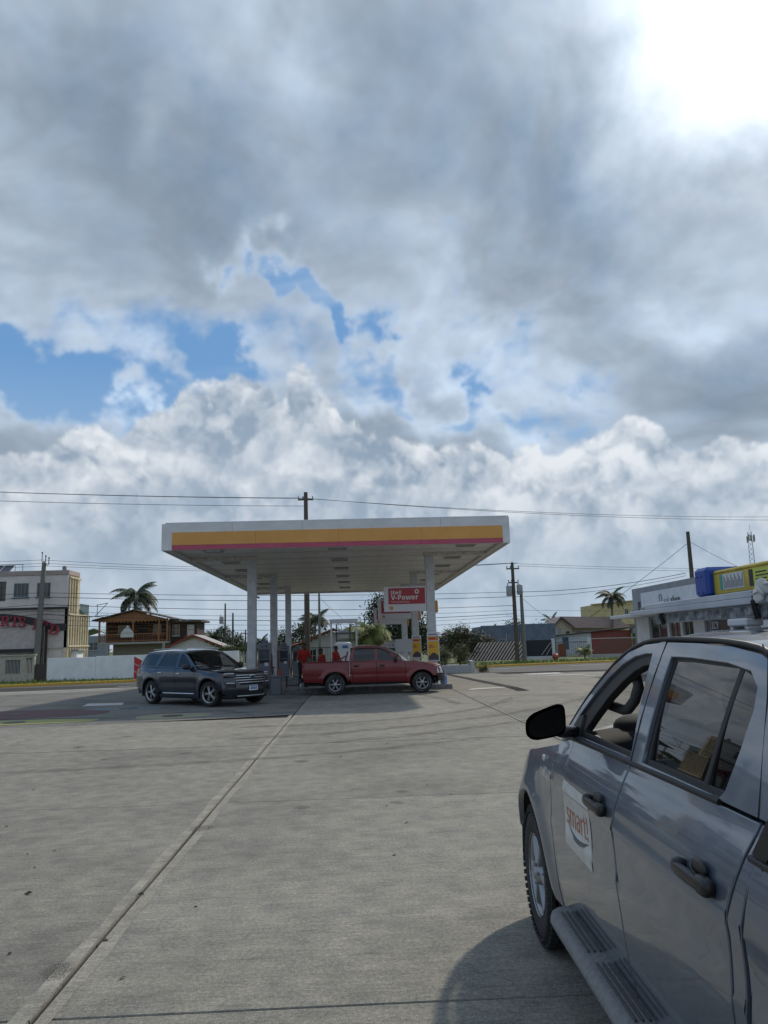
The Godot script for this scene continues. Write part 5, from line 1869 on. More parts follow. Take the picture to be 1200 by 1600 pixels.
	part(s, "floor", mb, mat("shop_floor", Color(0.20, 0.20, 0.20), 0.6))

func build_wires() -> void:
	var M := Vector3(-3.32, -0.15, -54.6)
	pole("tall brown wooden pole rising through the view above the canopy", M, 12.75, 0.19, [[12.2, 0.55]], 0)
	pole("weathered grey-green pole leaning before the beige building", Vector3(-22.95, -0.2, -57.2), 8.45, 0.20, [], 0, true, Vector3(0.28, 0, 0))
	pole("thin grey pole behind the pumps beside the red-roofed house", Vector3(-2.86, -0.2, -63.5), 6.1, 0.11, [], 0, true)
	pole("dark pole carrying two transformers beside the striped fence", Vector3(13.75, -0.2, -66.0), 8.5, 0.17, [[7.95, 0.55], [6.75, 0.45]], 2)
	pole("short stout grey pole next to the transformer pole", Vector3(14.42, -0.2, -66.2), 5.75, 0.17, [], 0, true)
	pole("distant pole with a lamp and transformer beyond the white cottage", Vector3(-15.7, -0.2, -95.0), 7.2, 0.12, [], 1)
	pole("distant plain pole next to the lamp pole", Vector3(-15.0, -0.2, -96.5), 6.1, 0.13, [])
	pole("small distant pole with a cross arm left of the canopy column", Vector3(-13.3, -0.2, -95.5), 4.0, 0.10, [[3.5, 0.5]])
	pole("dark pole with stay wires behind the shop", Vector3(25.0, -0.2, -56.0), 9.5, 0.17, [])
	var ib := thing("line_bracket", "bent iron insulator brackets on top of the weathered leaning pole", "bracket", Vector3(-22.67, 8.1, -57.2))
	for q in [[-0.14, 0.85, 0.15], [0.12, 0.6, 0.15], [0.36, 0.45, -0.05]]:
		var im := MB.new()
		im.tube([Vector3(0, 0.1 + q[2], 0.05), Vector3(q[0] * 0.8, q[2], 0.08), Vector3(q[0], q[2] + 0.08, 0.08), Vector3(q[0], q[1], 0.08)], 0.03, 6)
		im.lathe([Vector2(0.03, 0.0), Vector2(0.06, 0.03), Vector2(0.06, 0.08), Vector2(0.02, 0.12), Vector2(0.001, 0.12)], 8, Vector3(q[0], q[1] - 0.03, 0.08))
		part(ib, "arm", im, mat("bracket_iron", Color(0.04, 0.04, 0.042), 0.6))
	var D := Vector3(1, 0, -0.315).normalized()
	var gl := "lines along the tall pole"
	# high lines over the canopy
	for k in 3:
		var off := Vector3(0, 0, [-0.5, 0.3, 0.6][k])
		var hgt: float = [12.35, 12.3, 11.75][k]
		var a := M + Vector3([-0.5, 0.2, 0.0][k], hgt, 0)
		wire("thin high power line running from the tall pole towards the beige building" if k < 2 else "lower thin line from the tall pole towards the beige building", a, a - D * 47.0 + Vector3(0, 0.25, 0), 0.45, 0.016, gl)
		if k < 2:
			wire("thin high power line running from the tall pole towards the shop", a, a + D * 50.0 + Vector3(0, 0.1 - 0.3 * k, 0), 0.5, 0.016, gl)
	# lines along the far poles
	var L := Vector3(-22.67, 8.3, -57.2)
	var R := Vector3(13.75, 8.2, -66.0)
	for k in 3:
		var dy: float = [0.15, -0.1, -0.3][k]
		wire("upper roadside line between the leaning pole and the transformer pole", L + Vector3(k * 0.15 - 0.1, dy, 0), R + Vector3(k * 0.5 - 0.5, 0.05, 0), 0.55, 0.013, "roadside lines on the far poles")
		wire("upper roadside line leading away from the leaning pole past the solar panels", L + Vector3(k * 0.15 - 0.1, dy, 0), L + Vector3(-40, dy - 0.3, 9), 0.4, 0.013, "roadside lines on the far poles")
	for k in 2:
		wire("upper roadside line from the transformer pole towards the shop", R + Vector3(k * 1.0 - 0.5, 0.05 - 0.25 * k, 0), R + Vector3(45.0, -0.1 - 0.25 * k, -12.0), 0.4, 0.014, "roadside lines on the far poles")
	for k in 7:
		var hl: float = [6.05, 5.75, 5.2, 4.75, 4.5, 4.15, 3.8][k]
		var hr: float = [5.75, 5.35, 4.6, 4.2, 3.9, 3.7, 3.4][k]
		wire("middle or lower cable slung between the leaning pole and the transformer pole", Vector3(-22.8, hl, -57.1), Vector3(13.75, hr, -65.9), 0.25 + 0.07 * k, [0.018, 0.022, 0.02, 0.013, 0.024, 0.013, 0.016][k], "cables on the far poles")
		wire("middle or lower cable leading away from the leaning pole across the beige building", Vector3(-22.8, hl, -57.1), Vector3(-60.0, hl - 0.2 + 0.12 * sin(k * 2.0), -47.0), 0.5 + 0.1 * k, [0.016, 0.018, 0.016, 0.012, 0.018, 0.012, 0.014][k], "cables on the far poles")
	for k in 4:
		wire("cable from the transformer pole towards the shop", Vector3(13.8, [5.75, 5.35, 4.2, 3.7][k], -65.9), Vector3(25.0, [6.3, 6.1, 4.6, 3.9][k], -57.0) if k < 2 else Vector3(60.0, [0, 0, 4.3, 3.6][k], -80.0), 0.35, [0.022, 0.016, 0.012, 0.012][k], "cables on the far poles")
	wire("stay wire slanting from the dark pole down behind the gabled house", Vector3(25.0, 8.5, -56.0), Vector3(17.6, 3.2, -57.5), 0.1, 0.016, "stays of the shop pole")
	wire("stay wire slanting from the dark pole down over the shop roof", Vector3(25.0, 8.6, -56.0), Vector3(31.0, 4.4, -52.5), 0.25, 0.014, "stays of the shop pole")
	wire("loose service wire from the transformer pole to the low roofs", Vector3(14.4, 5.3, -66.1), Vector3(24.0, 2.9, -84.0), 0.6, 0.014, "service wires")
	wire("loose service wire from the grey pole to the red-roofed house", Vector3(-2.86, 5.6, -63.5), Vector3(-0.2, 3.2, -66.0), 0.1, 0.012, "service wires")

# ---------------------------------------------------------------- the filling station
const ROWS := [-29.9, -37.95, -46.2]
const COL_L := -3.92
const COL_R := 2.96

func build_canopy() -> void:
	var t := thing("canopy", "wide flat filling station canopy on white columns with yellow and red band", "canopy", Vector3.ZERO)
	var x0 := -6.55
	var x1 := 5.48
	var zf := -26.4
	var zb := -51.0
	var y0 := 5.08
	var y1 := 6.0
	var white := mottled("fascia_white", Color(0.58, 0.59, 0.60), Color(0.70, 0.71, 0.72), 4.0, 0.45, 0.008, 4)
	# fascia: front and back in panels, both sides in panels
	var n := 5
	for k in n:
		var mb := MB.new()
		var a := lerpf(x0, x1, float(k) / n) + 0.003
		var b := lerpf(x0, x1, float(k + 1) / n) - 0.003
		mb.bx(Vector3(a, y0, zf - 0.10), Vector3(b, y1, zf), 0.006)
		part(t, "fascia_panel", mb, white)
		mb = MB.new()
		mb.bx(Vector3(a, y0, zb), Vector3(b, y1, zb + 0.10), 0.006)
		part(t, "fascia_panel", mb, white)
	for k in 8:
		for x in [x0, x1 - 0.10]:
			var mb := MB.new()
			mb.bx(Vector3(x, y0, lerpf(zf - 0.103, zb + 0.103, (k + 1) / 8.0) + 0.003), Vector3(x + 0.10, y1, lerpf(zf - 0.103, zb + 0.103, k / 8.0) - 0.003), 0.006)
			part(t, "fascia_panel", mb, white)
	# capping along the top edge
	var cap := MB.new()
	cap.bx(Vector3(x0 + 0.12, y1 + 0.001, zf - 0.30), Vector3(x1 - 0.02, y1 + 0.05, zf - 0.015), 0.01)
	cap.bx(Vector3(x0 + 0.12, y1 + 0.001, zb + 0.015), Vector3(x1 - 0.02, y1 + 0.05, zb + 0.30), 0.01)
	cap.bx(Vector3(x0 + 0.02, y1 + 0.002, zb + 0.31), Vector3(x0 + 0.30, y1 + 0.045, zf - 0.31), 0.01)
	cap.bx(Vector3(x1 - 0.30, y1 + 0.002, zb + 0.31), Vector3(x1 - 0.02, y1 + 0.045, zf - 0.31), 0.01)
	part(t, "capping", cap, white)
	# coloured bands, slightly proud, in lengths
	var yellow := mottled("band_yellow", Color(0.62, 0.30, 0.07), Color(0.68, 0.34, 0.085), 5.0, 0.4, 0.01, 3)
	var red := mottled("band_red", Color(0.40, 0.060, 0.115), Color(0.47, 0.08, 0.14), 5.0, 0.4, 0.01, 3)
	for k in 4:
		var a := lerpf(x0 + 0.36, x1 - 0.26, k / 4.0) + 0.002
		var b := lerpf(x0 + 0.36, x1 - 0.26, (k + 1) / 4.0) - 0.002
		var mb := MB.new()
		mb.bx(Vector3(a, y0 + 0.175, zf + 0.001), Vector3(b, y0 + 0.62, zf + 0.022), 0.004)
		part(t, "yellow_band", mb, yellow)
		mb = MB.new()
		mb.bx(Vector3(a, y0 + 0.012, zf + 0.001), Vector3(b, y0 + 0.172, zf + 0.022), 0.004)
		part(t, "red_band", mb, red)
	# roof deck
	var deck := MB.new()
	deck.bx(Vector3(x0 + 0.11, y1 - 0.25, zb + 0.11), Vector3(x1 - 0.11, y1 - 0.15, zf - 0.11))
	part(t, "roof_deck", deck, mat("deck_grey", Color(0.35, 0.35, 0.35), 0.8))
	# soffit of long metal boards
	var soffit := mottled("soffit_white", Color(0.68, 0.66, 0.65), Color(0.88, 0.87, 0.86), 3.0, 0.36, 0.014, 6)
	var soffit_b := mottled("soffit_stained", Color(0.50, 0.46, 0.42), Color(0.76, 0.74, 0.71), 2.0, 0.42, 0.018, 6)
	var m := 60
	var step := (zf - 0.11 - (zb + 0.11)) / m
	var sm := MB.new()
	sm.bx(Vector3(x0 + 0.30, 0.0, -step + 0.012), Vector3(x1 - 0.30, 0.02, 0.0), 0.006)
	var smesh := sm.mesh()
	for k in m:
		var o := mesh_part(t, "soffit_board", smesh, soffit_b if (k * 7) % 5 == 0 else soffit)
		o.position = Vector3(0, y0 + 0.12, zf - 0.11 - k * step)
	# return of the fascia along the sides, and the beams over the columns
	var rim := MB.new()
	rim.bx(Vector3(x0 + 0.101, y0 + 0.02, zb + 0.11), Vector3(x0 + 0.30, y0 + 0.16, zf - 0.11), 0.01)
	rim.bx(Vector3(x1 - 0.30, y0 + 0.02, zb + 0.11), Vector3(x1 - 0.101, y0 + 0.16, zf - 0.11), 0.01)
	part(t, "side_return", rim, soffit_b)
	for r in ROWS:
		for pr in [[x0 + 0.31, COL_L + 0.2], [COL_R - 0.2, x1 - 0.31]]:
			var bm := MB.new()
			bm.bx(Vector3(pr[0], y0 - 0.02, r - 0.17), Vector3(pr[1], y0 + 0.119, r + 0.17), 0.01)
			part(t, "beam_casing", bm, soffit_b)
	# columns
	for r in ROWS:
		for x in [COL_L, COL_R]:
			var c := MB.new()
			c.bx(Vector3(x - 0.165, gy(r) - 0.1, r - 0.165), Vector3(x + 0.165, y0 - 0.021, r + 0.165), 0.012)
			part(t, "column", c, mottled("column_white", Color(0.48, 0.50, 0.53), Color(0.60, 0.62, 0.64), 2.0, 0.45, 0.012, 4))
	# flush lamps in the soffit
	for x in [-5.0, -0.55, 4.1]:
		for r in [-27.6, -31.6, -35.2, -39.4, -43.2, -47.6]:
			var f := MB.new()
			var yb := y0 + 0.108
			for q in [[-0.34, -0.30, -0.30, 0.30], [0.30, 0.34, -0.30, 0.30], [-0.34, 0.34, -0.34, -0.30], [-0.34, 0.34, 0.30, 0.34]]:
				f.bx(Vector3(x + q[0], yb - 0.035, r + q[2]), Vector3(x + q[1], yb + 0.004, r + q[3]), 0.004)
			var lamp := part(t, "soffit_lamp", f, mat("lamp_frame", Color(0.40, 0.40, 0.40), 0.4))
			f = MB.new()
			f.bx(Vector3(x - 0.299, yb - 0.012, r - 0.299), Vector3(x + 0.299, yb + 0.002, r + 0.299))
			part(lamp, "lens", f, mat("lamp_lens", Color(0.30, 0.31, 0.32), 0.12))
	# drain spout under the corner
	var sp := MB.new()
	sp.tube([Vector3(x0 + 0.20, y0 + 0.04, zb + 0.9), Vector3(x0 + 0.20, y0 - 0.14, zb + 0.7), Vector3(x0 + 0.35, y0 - 0.20, zb + 0.3)], 0.07, 8)
	part(t, "drain_spout", sp, mats["soffit_stained"])

func pecten(mb: MB, f: Transform3D, r: float, depth: float) -> void:
	var poly := PackedVector2Array()
	for k in 15:
		var a := lerpf(-0.35, PI + 0.35, k / 14.0)
		var rr := r * (1.0 if k % 2 == 0 else 0.93)
		poly.append(Vector2(cos(a) * rr, sin(a) * rr * 0.92 + r * 0.08))
	poly.append(Vector2(-r * 0.42, -r * 0.78))
	poly.append(Vector2(r * 0.42, -r * 0.78))
	mb.prism(poly, depth, f)

func fuel_sign(z: float, which: String) -> void:
	var t := thing("fuel_sign", "red and white fuel sign on the %s" % which, "sign", Vector3(2.78, gy(z) * 0.4, z + 0.10), 0.0, "fuel signs on the canopy columns")
	var white := mat("sign_white", Color(0.62, 0.63, 0.65), 0.35)
	var mb := MB.new()
	mb.bx(Vector3(-1.63, 2.93, -0.09), Vector3(0.0, 3.90, 0.09), 0.02)
	part(t, "housing", mb, white)
	mb = MB.new()
	mb.bx(Vector3(-1.46, 3.22, 0.091), Vector3(-0.045, 3.835, 0.100), 0.003)
	var panel_ := part(t, "red_panel", mb, mat("sign_red", Color(0.36, 0.012, 0.025), 0.3))
	mb = MB.new()
	var F := func(x: float, y: float) -> Transform3D: return Transform3D(Basis.IDENTITY, Vector3(x, y, 0.101))
	write(mb, "Shell", 0.185, F.call(-1.38, 3.665), 0.004)
	write(mb, "V-Power", 0.265, F.call(-1.36, 3.475), 0.004)
	write(mb, "Performance Fuels", 0.085, F.call(-1.37, 3.305), 0.003, false)
	part(panel_, "lettering", mb, mat("sign_letters", Color(0.72, 0.70, 0.70), 0.4))
	mb = MB.new()
	var ring := []
	for k in 25:
		var a := TAU * k / 24
		ring.append([Vector3(-0.36 + cos(a) * 0.088, 3.69 + sin(a) * 0.088, 0.105), Vector3(-0.36 + cos(a) * 0.046, 3.69 + sin(a) * 0.046, 0.105)])
	mb.sheet(ring, Vector3.BACK)
	part(panel_, "ring_emblem", mb, mats["sign_letters"])
	mb = MB.new()
	pecten(mb, Transform3D(Basis.IDENTITY, Vector3(-1.36, 3.07, 0.100)), 0.078, 0.008)
	var em := part(t, "shell_emblem", mb, mat("emblem_red", Color(0.42, 0.04, 0.02), 0.4))
	mb = MB.new()
	pecten(mb, Transform3D(Basis.IDENTITY, Vector3(-1.36, 3.07, 0.103)), 0.066, 0.002)
	part(em, "shell_fill", mb, mat("emblem_yellow", Color(0.62, 0.30, 0.03), 0.4))

func column_poster(z: float, which: String, w := 0.46) -> void:
	var t := thing("column_poster", "yellow car poster on the %s" % which, "poster", Vector3(2.98, gy(z) * 0.3, z + 0.185), 0.0, "posters on the canopy columns")
	var mb := MB.new()
	mb.bx(Vector3(-w / 2, 1.02, 0.0), Vector3(w / 2, 2.12, 0.035), 0.008)
	part(t, "frame", mb, mat("poster_frame", Color(0.60, 0.61, 0.63), 0.4))
	mb = MB.new()
	mb.bx(Vector3(-w / 2 + 0.03, 1.06, 0.036), Vector3(w / 2 - 0.03, 1.78, 0.040))
	var sheet_ := part(t, "poster_sheet", mb, mat("poster_yellow", Color(0.58, 0.36, 0.02), 0.35))
	mb = MB.new()
	mb.bx(Vector3(-w / 2 + 0.03, 1.81, 0.036), Vector3(w / 2 - 0.03, 1.96, 0.040))
	part(t, "poster_header", mb, mat("poster_orange", Color(0.52, 0.20, 0.02), 0.35))
	mb = MB.new()
	mb.bx(Vector3(-w / 2 + 0.07, 1.85, 0.041), Vector3(0.08, 1.91, 0.043))
	mb.bx(Vector3(-w / 2 + 0.05, 1.60, 0.041), Vector3(-0.02, 1.64, 0.043))
	mb.bx(Vector3(-w / 2 + 0.05, 1.54, 0.041), Vector3(0.05, 1.57, 0.043))
	part(sheet_, "print_red", mb, mat("poster_red", Color(0.42, 0.03, 0.02), 0.4))
	mb = MB.new()
	mb.bx(Vector3(-w / 2 + 0.06, 2.01, 0.036), Vector3(w / 2 - 0.08, 2.06, 0.039))
	part(t, "header_print", mb, mat("poster_blue", Color(0.14, 0.17, 0.30), 0.4))
	# picture of a car: low dark silhouette and wet road
	mb = MB.new()
	mb.prism(V2([[-0.19, 0.02], [-0.19, 0.12], [-0.15, 0.17], [-0.11, 0.19], [-0.06, 0.26], [0.05, 0.275], [0.11, 0.21], [0.18, 0.18], [0.19, 0.10], [0.18, 0.02]]), 0.001, Transform3D(Basis.IDENTITY, Vector3(0, 1.08, 0.043)))
	part(sheet_, "print_car", mb, mat("poster_car", Color(0.05, 0.03, 0.045), 0.35))
	mb = MB.new()
	mb.bx(Vector3(-w / 2 + 0.031, 1.061, 0.0405), Vector3(w / 2 - 0.031, 1.16, 0.0415))
	part(sheet_, "print_road", mb, mat("poster_road", Color(0.13, 0.12, 0.15), 0.35))

func pump_number(z: float, which: String) -> void:
	var mb := MB.new()
	mb.lump(Vector3(COL_R + 0.215, 3.10 + gy(z) * 0.5, z + 0.05), Vector3(0.055, 0.24, 0.12), 5.0, Basis.IDENTITY, 16, 10)
	one("pump_marker", mb, mat("marker_orange", Color(0.58, 0.26, 0.02), 0.35), "small orange marker box on the %s" % which, "sign", "marker boxes on the canopy columns")

func fuel_pump(at: Vector3, label: String, pale := false) -> void:
	var t := thing("fuel_pump", label, "fuel pump", at, 0.0, "fuel pumps on the islands")
	var grey := mat("pump_grey", Color(0.135, 0.15, 0.185), 0.4)
	var light := mat("pump_light", Color(0.42, 0.44, 0.47), 0.4)
	var body := light if pale else grey
	var w := 0.23
	var mb := MB.new()
	mb.bx(Vector3(-w, 0.0, -0.30), Vector3(w, 0.95, 0.28), 0.015)
	part(t, "cabinet", mb, body)
	mb = MB.new()
	mb.bx(Vector3(-w, 0.955, -0.30), Vector3(w, 1.72, 0.20), 0.015)
	mb.bx(Vector3(-w, 0.955, 0.20), Vector3(-w + 0.05, 1.46, 0.28), 0.008)
	mb.bx(Vector3(w - 0.05, 0.955, 0.20), Vector3(w, 1.46, 0.28), 0.008)
	part(t, "upper_case", mb, body)
	mb = MB.new()
	mb.bx(Vector3(-w, 1.46, 0.201), Vector3(w, 1.72, 0.29), 0.012)
	for x in [-0.08, 0.08]:
		pass
	part(t, "head_panel", mb, body)
	mb = MB.new()
	mb.bx(Vector3(-0.11, 1.56, 0.291), Vector3(-0.03, 1.60, 0.296))
	mb.bx(Vector3(0.05, 1.545, 0.291), Vector3(0.12, 1.62, 0.296))
	part(t, "grade_plate", mb, mat("plate_dark", Color(0.015, 0.015, 0.02), 0.3))
	mb = MB.new()
	mb.bx(Vector3(-w + 0.052, 1.12, 0.201), Vector3(w - 0.052, 1.44, 0.206))
	part(t, "display", mb, mat("display_dark", Color(0.045, 0.055, 0.075), 0.12))
	mb = MB.new()
	mb.bx(Vector3(-w + 0.052, 0.98, 0.201), Vector3(w - 0.052, 1.08, 0.24), 0.006)
	part(t, "keypad", mb, mat("keypad_black", Color(0.012, 0.012, 0.014), 0.4))
	mb = MB.new()
	mb.bx(Vector3(0.01, 0.86, 0.281), Vector3(0.15, 0.98, 0.286))
	part(t, "price_card", mb, mat("card_white", Color(0.55, 0.56, 0.58), 0.5))
	mb = MB.new()
	for x in [-w - 0.02, w + 0.02]:
		mb.tube([Vector3(x, 0.70, 0.05), Vector3(x * 1.25, 0.45, 0.12), Vector3(x * 1.3, 0.20, 0.10), Vector3(x * 1.2, 0.35, -0.02), Vector3(x, 1.30, -0.05)], 0.016, 6)
	part(t, "hose", mb, mat("hose_black", Color(0.012, 0.012, 0.012), 0.6))
	mb = MB.new()
	for x in [-w - 0.03, w + 0.03]:
		mb.bar(Vector3(x, 0.98, 0.06), Vector3(x, 0.72, 0.02), 0.03, 0.05)
		mb.bar(Vector3(x, 0.98, 0.06), Vector3(x, 1.06, 0.14), 0.025, 0.04)
	part(t, "nozzle", mb, mat("nozzle_red", Color(0.30, 0.02, 0.02), 0.5))
	mb = MB.new()
	mb.lump(Vector3(0, 1.75, -0.05), Vector3(w * 0.55, 0.07, 0.18), 3.0, Basis.IDENTITY, 12, 6)
	part(t, "vent_cap", mb, body)

func build_station() -> void:
	build_canopy()
	var names := ["front column beside the red pickup", "middle column with a poster", "rear column without poster"]
	var ilabels := ["long low concrete pump island behind the red pickup", "long low concrete pump island under the middle of the canopy", "long low concrete pump island under the rear of the canopy"]
	for k in 3:
		var z: float = ROWS[k]
		var mb := MB.new()
		mb.bx(Vector3(-4.7, gy(z) - 0.05, z - 0.55), Vector3(3.62, gy(z) + 0.19, z + 0.52), 0.03)
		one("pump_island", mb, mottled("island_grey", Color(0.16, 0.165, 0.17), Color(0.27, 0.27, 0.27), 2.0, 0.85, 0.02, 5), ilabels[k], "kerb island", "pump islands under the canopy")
		fuel_sign(z, names[k])
		if k < 2:
			column_poster(z, names[k])
		pump_number(z, names[k])
		fuel_pump(Vector3(-3.42, gy(z) + 0.19, z + 0.05), ["grey fuel pump beside the dark grey car", "grey fuel pump on the middle island beside the plain column", "grey fuel pump on the rear island beside the plain column"][k])
		if k > 0:
			fuel_pump(Vector3(1.75, gy(z) + 0.19, z), ["", "pale fuel pump on the middle island behind the red pickup cab", "pale fuel pump on the rear island behind the red pickup cab"][k], true)
			var hood := MB.new()
			hood.bx(Vector3(1.95, gy(z) + 1.42, z - 0.30), Vector3(2.78, gy(z) + 2.06, z + 0.28), 0.02)
			hood.bx(Vector3(2.02, gy(z) + 0.19, z - 0.22), Vector3(2.10, gy(z) + 1.42, z + 0.20), 0.01)
			hood.bx(Vector3(2.66, gy(z) + 0.19, z - 0.22), Vector3(2.74, gy(z) + 1.42, z + 0.20), 0.01)
			one("payment_kiosk", hood, mat("kiosk_white", Color(0.50, 0.52, 0.55), 0.4), ["", "white payment kiosk box on the middle pump island", "white payment kiosk box on the rear pump island"][k], "kiosk", "kiosks on the pump islands")
	# bin, rack, cone and bottles at the head of the front island
	var iy := 0.19
	var b := thing("litter_bin", "square grey litter bin standing before the front fuel pump", "bin", Vector3(-2.93, 0.0, -29.15))
	var mb := MB.new()
	mb.bx(Vector3(-0.18, 0.0, -0.17), Vector3(0.18, 0.62, 0.17), 0.012)
	part(b, "body", mb, mat("bin_grey", Color(0.17, 0.18, 0.20), 0.5))
	mb = MB.new()
	mb.bx(Vector3(-0.195, 0.625, -0.185), Vector3(0.195, 0.67, 0.185), 0.012)
	part(b, "rim", mb, mats["bin_grey"])
	mb = MB.new()
	mb.bar(Vector3(-0.05, 0.6, 0.05), Vector3(-0.11, 0.98, 0.02), 0.02, 0.02)
	mb.bar(Vector3(-0.17, 0.98, 0.02), Vector3(-0.04, 0.985, 0.02), 0.03, 0.035)
	part(b, "squeegee", mb, mat("strap_black", Color(0.012, 0.012, 0.013), 0.8))
	var rk := thing("wire_rack", "low black wire rack beside the grey litter bin", "rack", Vector3(-2.35, iy, -29.6))
	mb = MB.new()
	for x in [-0.24, 0.24]:
		for z in [-0.12, 0.12]:
			mb.tube([Vector3(x, 0, z), Vector3(x, 0.46, z)], 0.012, 6)
	for y in [0.10, 0.45]:
		for z in [-0.12, 0.12]:
			mb.tube([Vector3(-0.24, y, z), Vector3(0.24, y, z)], 0.010, 6)
	part(rk, "frame", mb, mat("rack_black", Color(0.016, 0.016, 0.017), 0.5))
	mb = MB.new()
	for k in 7:
		mb.tube([Vector3(-0.20 + k * 0.066, 0.10, 0.121), Vector3(-0.20 + k * 0.066, 0.45, 0.121)], 0.006, 5)
	part(rk, "bars", mb, mats["rack_black"])
	mb = MB.new()
	mb.bx(Vector3(-0.25, 0.462, -0.13), Vector3(0.25, 0.475, 0.13), 0.003)
	part(rk, "shelf", mb, mat("rack_shelf", Color(0.30, 0.31, 0.33), 0.4))
	var cone := thing("traffic_cone", "red traffic cone between the front column and the pumps", "traffic cone", Vector3(-3.05, gy(-31.6) - 0.0, -31.6))
	mb = MB.new()
	mb.lathe([Vector2(0.15, 0.03), Vector2(0.13, 0.06), Vector2(0.035, 0.88), Vector2(0.02, 0.90), Vector2(0.001, 0.90)], 16)
	part(cone, "cone_body", mb, mat("cone_red", Color(0.45, 0.06, 0.03), 0.6))
	mb = MB.new()
	mb.bx(Vector3(-0.19, 0, -0.19), Vector3(0.19, 0.03, 0.19), 0.008)
	part(cone, "base", mb, mats["cone_red"])
	mb = MB.new()
	mb.lathe([Vector2(0.001, 0.0), Vector2(0.035, 0.0), Vector2(0.038, 0.02), Vector2(0.038, 0.13), Vector2(0.012, 0.17), Vector2(0.012, 0.21), Vector2(0.001, 0.21)], 12)
	var bt := one("spray_bottle", mb, mat("bottle_white", Color(0.6, 0.62, 0.64), 0.3), "small white bottle standing on the island edge by the red pickup", "bottle")
	bt.position = Vector3(-2.06, iy, -29.46)
	# blue bottle carrier before the red pickup's bumper
	var jug := thing("water_jug", "pale blue water jug at the end of the front pump island", "jug", Vector3(3.32, iy, -29.62))
	mb = MB.new()
	mb.lathe([Vector2(0.001, 0.0), Vector2(0.12, 0.0), Vector2(0.135, 0.03), Vector2(0.135, 0.11), Vector2(0.125, 0.13), Vector2(0.135, 0.15), Vector2(0.135, 0.26), Vector2(0.10, 0.33), Vector2(0.035, 0.37), Vector2(0.035, 0.41)], 20)
	part(jug, "bottle", mb, mat("jug_blue", Color(0.16, 0.26, 0.52), 0.15))
	mb = MB.new()
	mb.lathe([Vector2(0.04, 0.40), Vector2(0.04, 0.44), Vector2(0.001, 0.445)], 12)
	part(jug, "cap", mb, mat("cap_white", Color(0.6, 0.62, 0.65), 0.4))
	# striped direction sign near the car's tail
	var sg := thing("direction_sign", "red and white striped arrow board standing near the road edge", "sign", Vector3(-11.75, gy(-43.0), -43.0))
	mb = MB.new()
	var red := mat("arrow_red", Color(0.40, 0.02, 0.03), 0.4)
	for k in 3:
		var o := MB.new()
		o.prism(V2([[-0.24, 0.48 + k * 0.40], [0.24, 0.22 + k * 0.40], [0.24, 0.57 + k * 0.40], [-0.24, 0.83 + k * 0.40]]), 0.03, Transform3D(Basis.IDENTITY, Vector3(0, 0, 0.03)))
		part(sg, "red_stripe", o, red)
	mb.prism(V2([[-0.26, 0.46], [0.26, 0.18], [0.26, 1.38], [-0.26, 1.66]]), 0.03, Transform3D(Basis.IDENTITY, Vector3(0, 0, -0.001)))
	part(sg, "board", mb, mat("sign_white", Color(0.62, 0.63, 0.65), 0.35))
	mb = MB.new()
	mb.bx(Vector3(0.27, 0.55, -0.05), Vector3(0.75, 1.05, 0.03), 0.01)
	part(sg, "side_box", mb, mats["sign_white"])
	mb = MB.new()
	mb.tube([Vector3(-0.1, 0, -0.06), Vector3(-0.1, 1.2, -0.06)], 0.03, 8)
	mb.tube([Vector3(0.4, 0, -0.08), Vector3(0.4, 1.0, -0.08)], 0.03, 8)
	part(sg, "post", mb, mat("post_steel", Color(0.35, 0.35, 0.36), 0.4, 0.8))
	# planter with shrubs past the island
	var pl := thing("planter", "low white masonry planter past the end of the pump islands", "planter", Vector3(6.85, gy(-51.6), -51.9))
	mb = MB.new()
	mb.bx(Vector3(-1.4, 0.0, -0.7), Vector3(0.9, 0.52, 0.7), 0.02)
	part(pl, "wall", mb, mottled("planter_white", Color(0.40, 0.42, 0.45), Color(0.55, 0.56, 0.58), 2.0, 0.75, 0.02, 5))
	mb = MB.new()
	mb.bx(Vector3(0.72, 0.0, -0.72), Vector3(0.95, 0.78, 0.72), 0.02)
	part(pl, "end_pier", mb, mat("pier_white", Color(0.55, 0.56, 0.57), 0.7))
	var olive := [leaf_mat("shrub_olive", Color(0.07, 0.075, 0.02), Color(0.17, 0.15, 0.05), 0.5), leaf_mat("shrub_green", Color(0.03, 0.045, 0.014), Color(0.075, 0.09, 0.03), 0.4)]
	broadleaf("shrub", "rounded olive shrub in the white planter", "shrubs in and by the planter", Vector3(5.95, gy(-52) + 0.5, -52.0), 1.2, [[0, 0.65, 0, 0.55, 0.65, 0.5], [-0.3, 0.4, 0.1, 0.4, 0.45, 0.4]], 0.075, 4200, olive, 61, 0.04, "shrub")
	broadleaf("shrub", "taller dark green shrub in the white planter", "shrubs in and by the planter", Vector3(7.0, gy(-52) + 0.5, -52.1), 1.4, [[0, 0.75, 0, 0.62, 0.75, 0.5], [0.2, 0.4, 0.1, 0.5, 0.45, 0.4]], 0.075, 4600, [olive[1], olive[0]], 62, 0.04, "shrub")
	broadleaf("shrub", "low leafy weed clump at the foot of the planter pier", "shrubs in and by the planter", Vector3(8.35, gy(-51.5), -51.3), 0.5, [[0, 0.22, 0, 0.42, 0.28, 0.3]], 0.07, 1400, olive, 63, 0.02, "shrub")

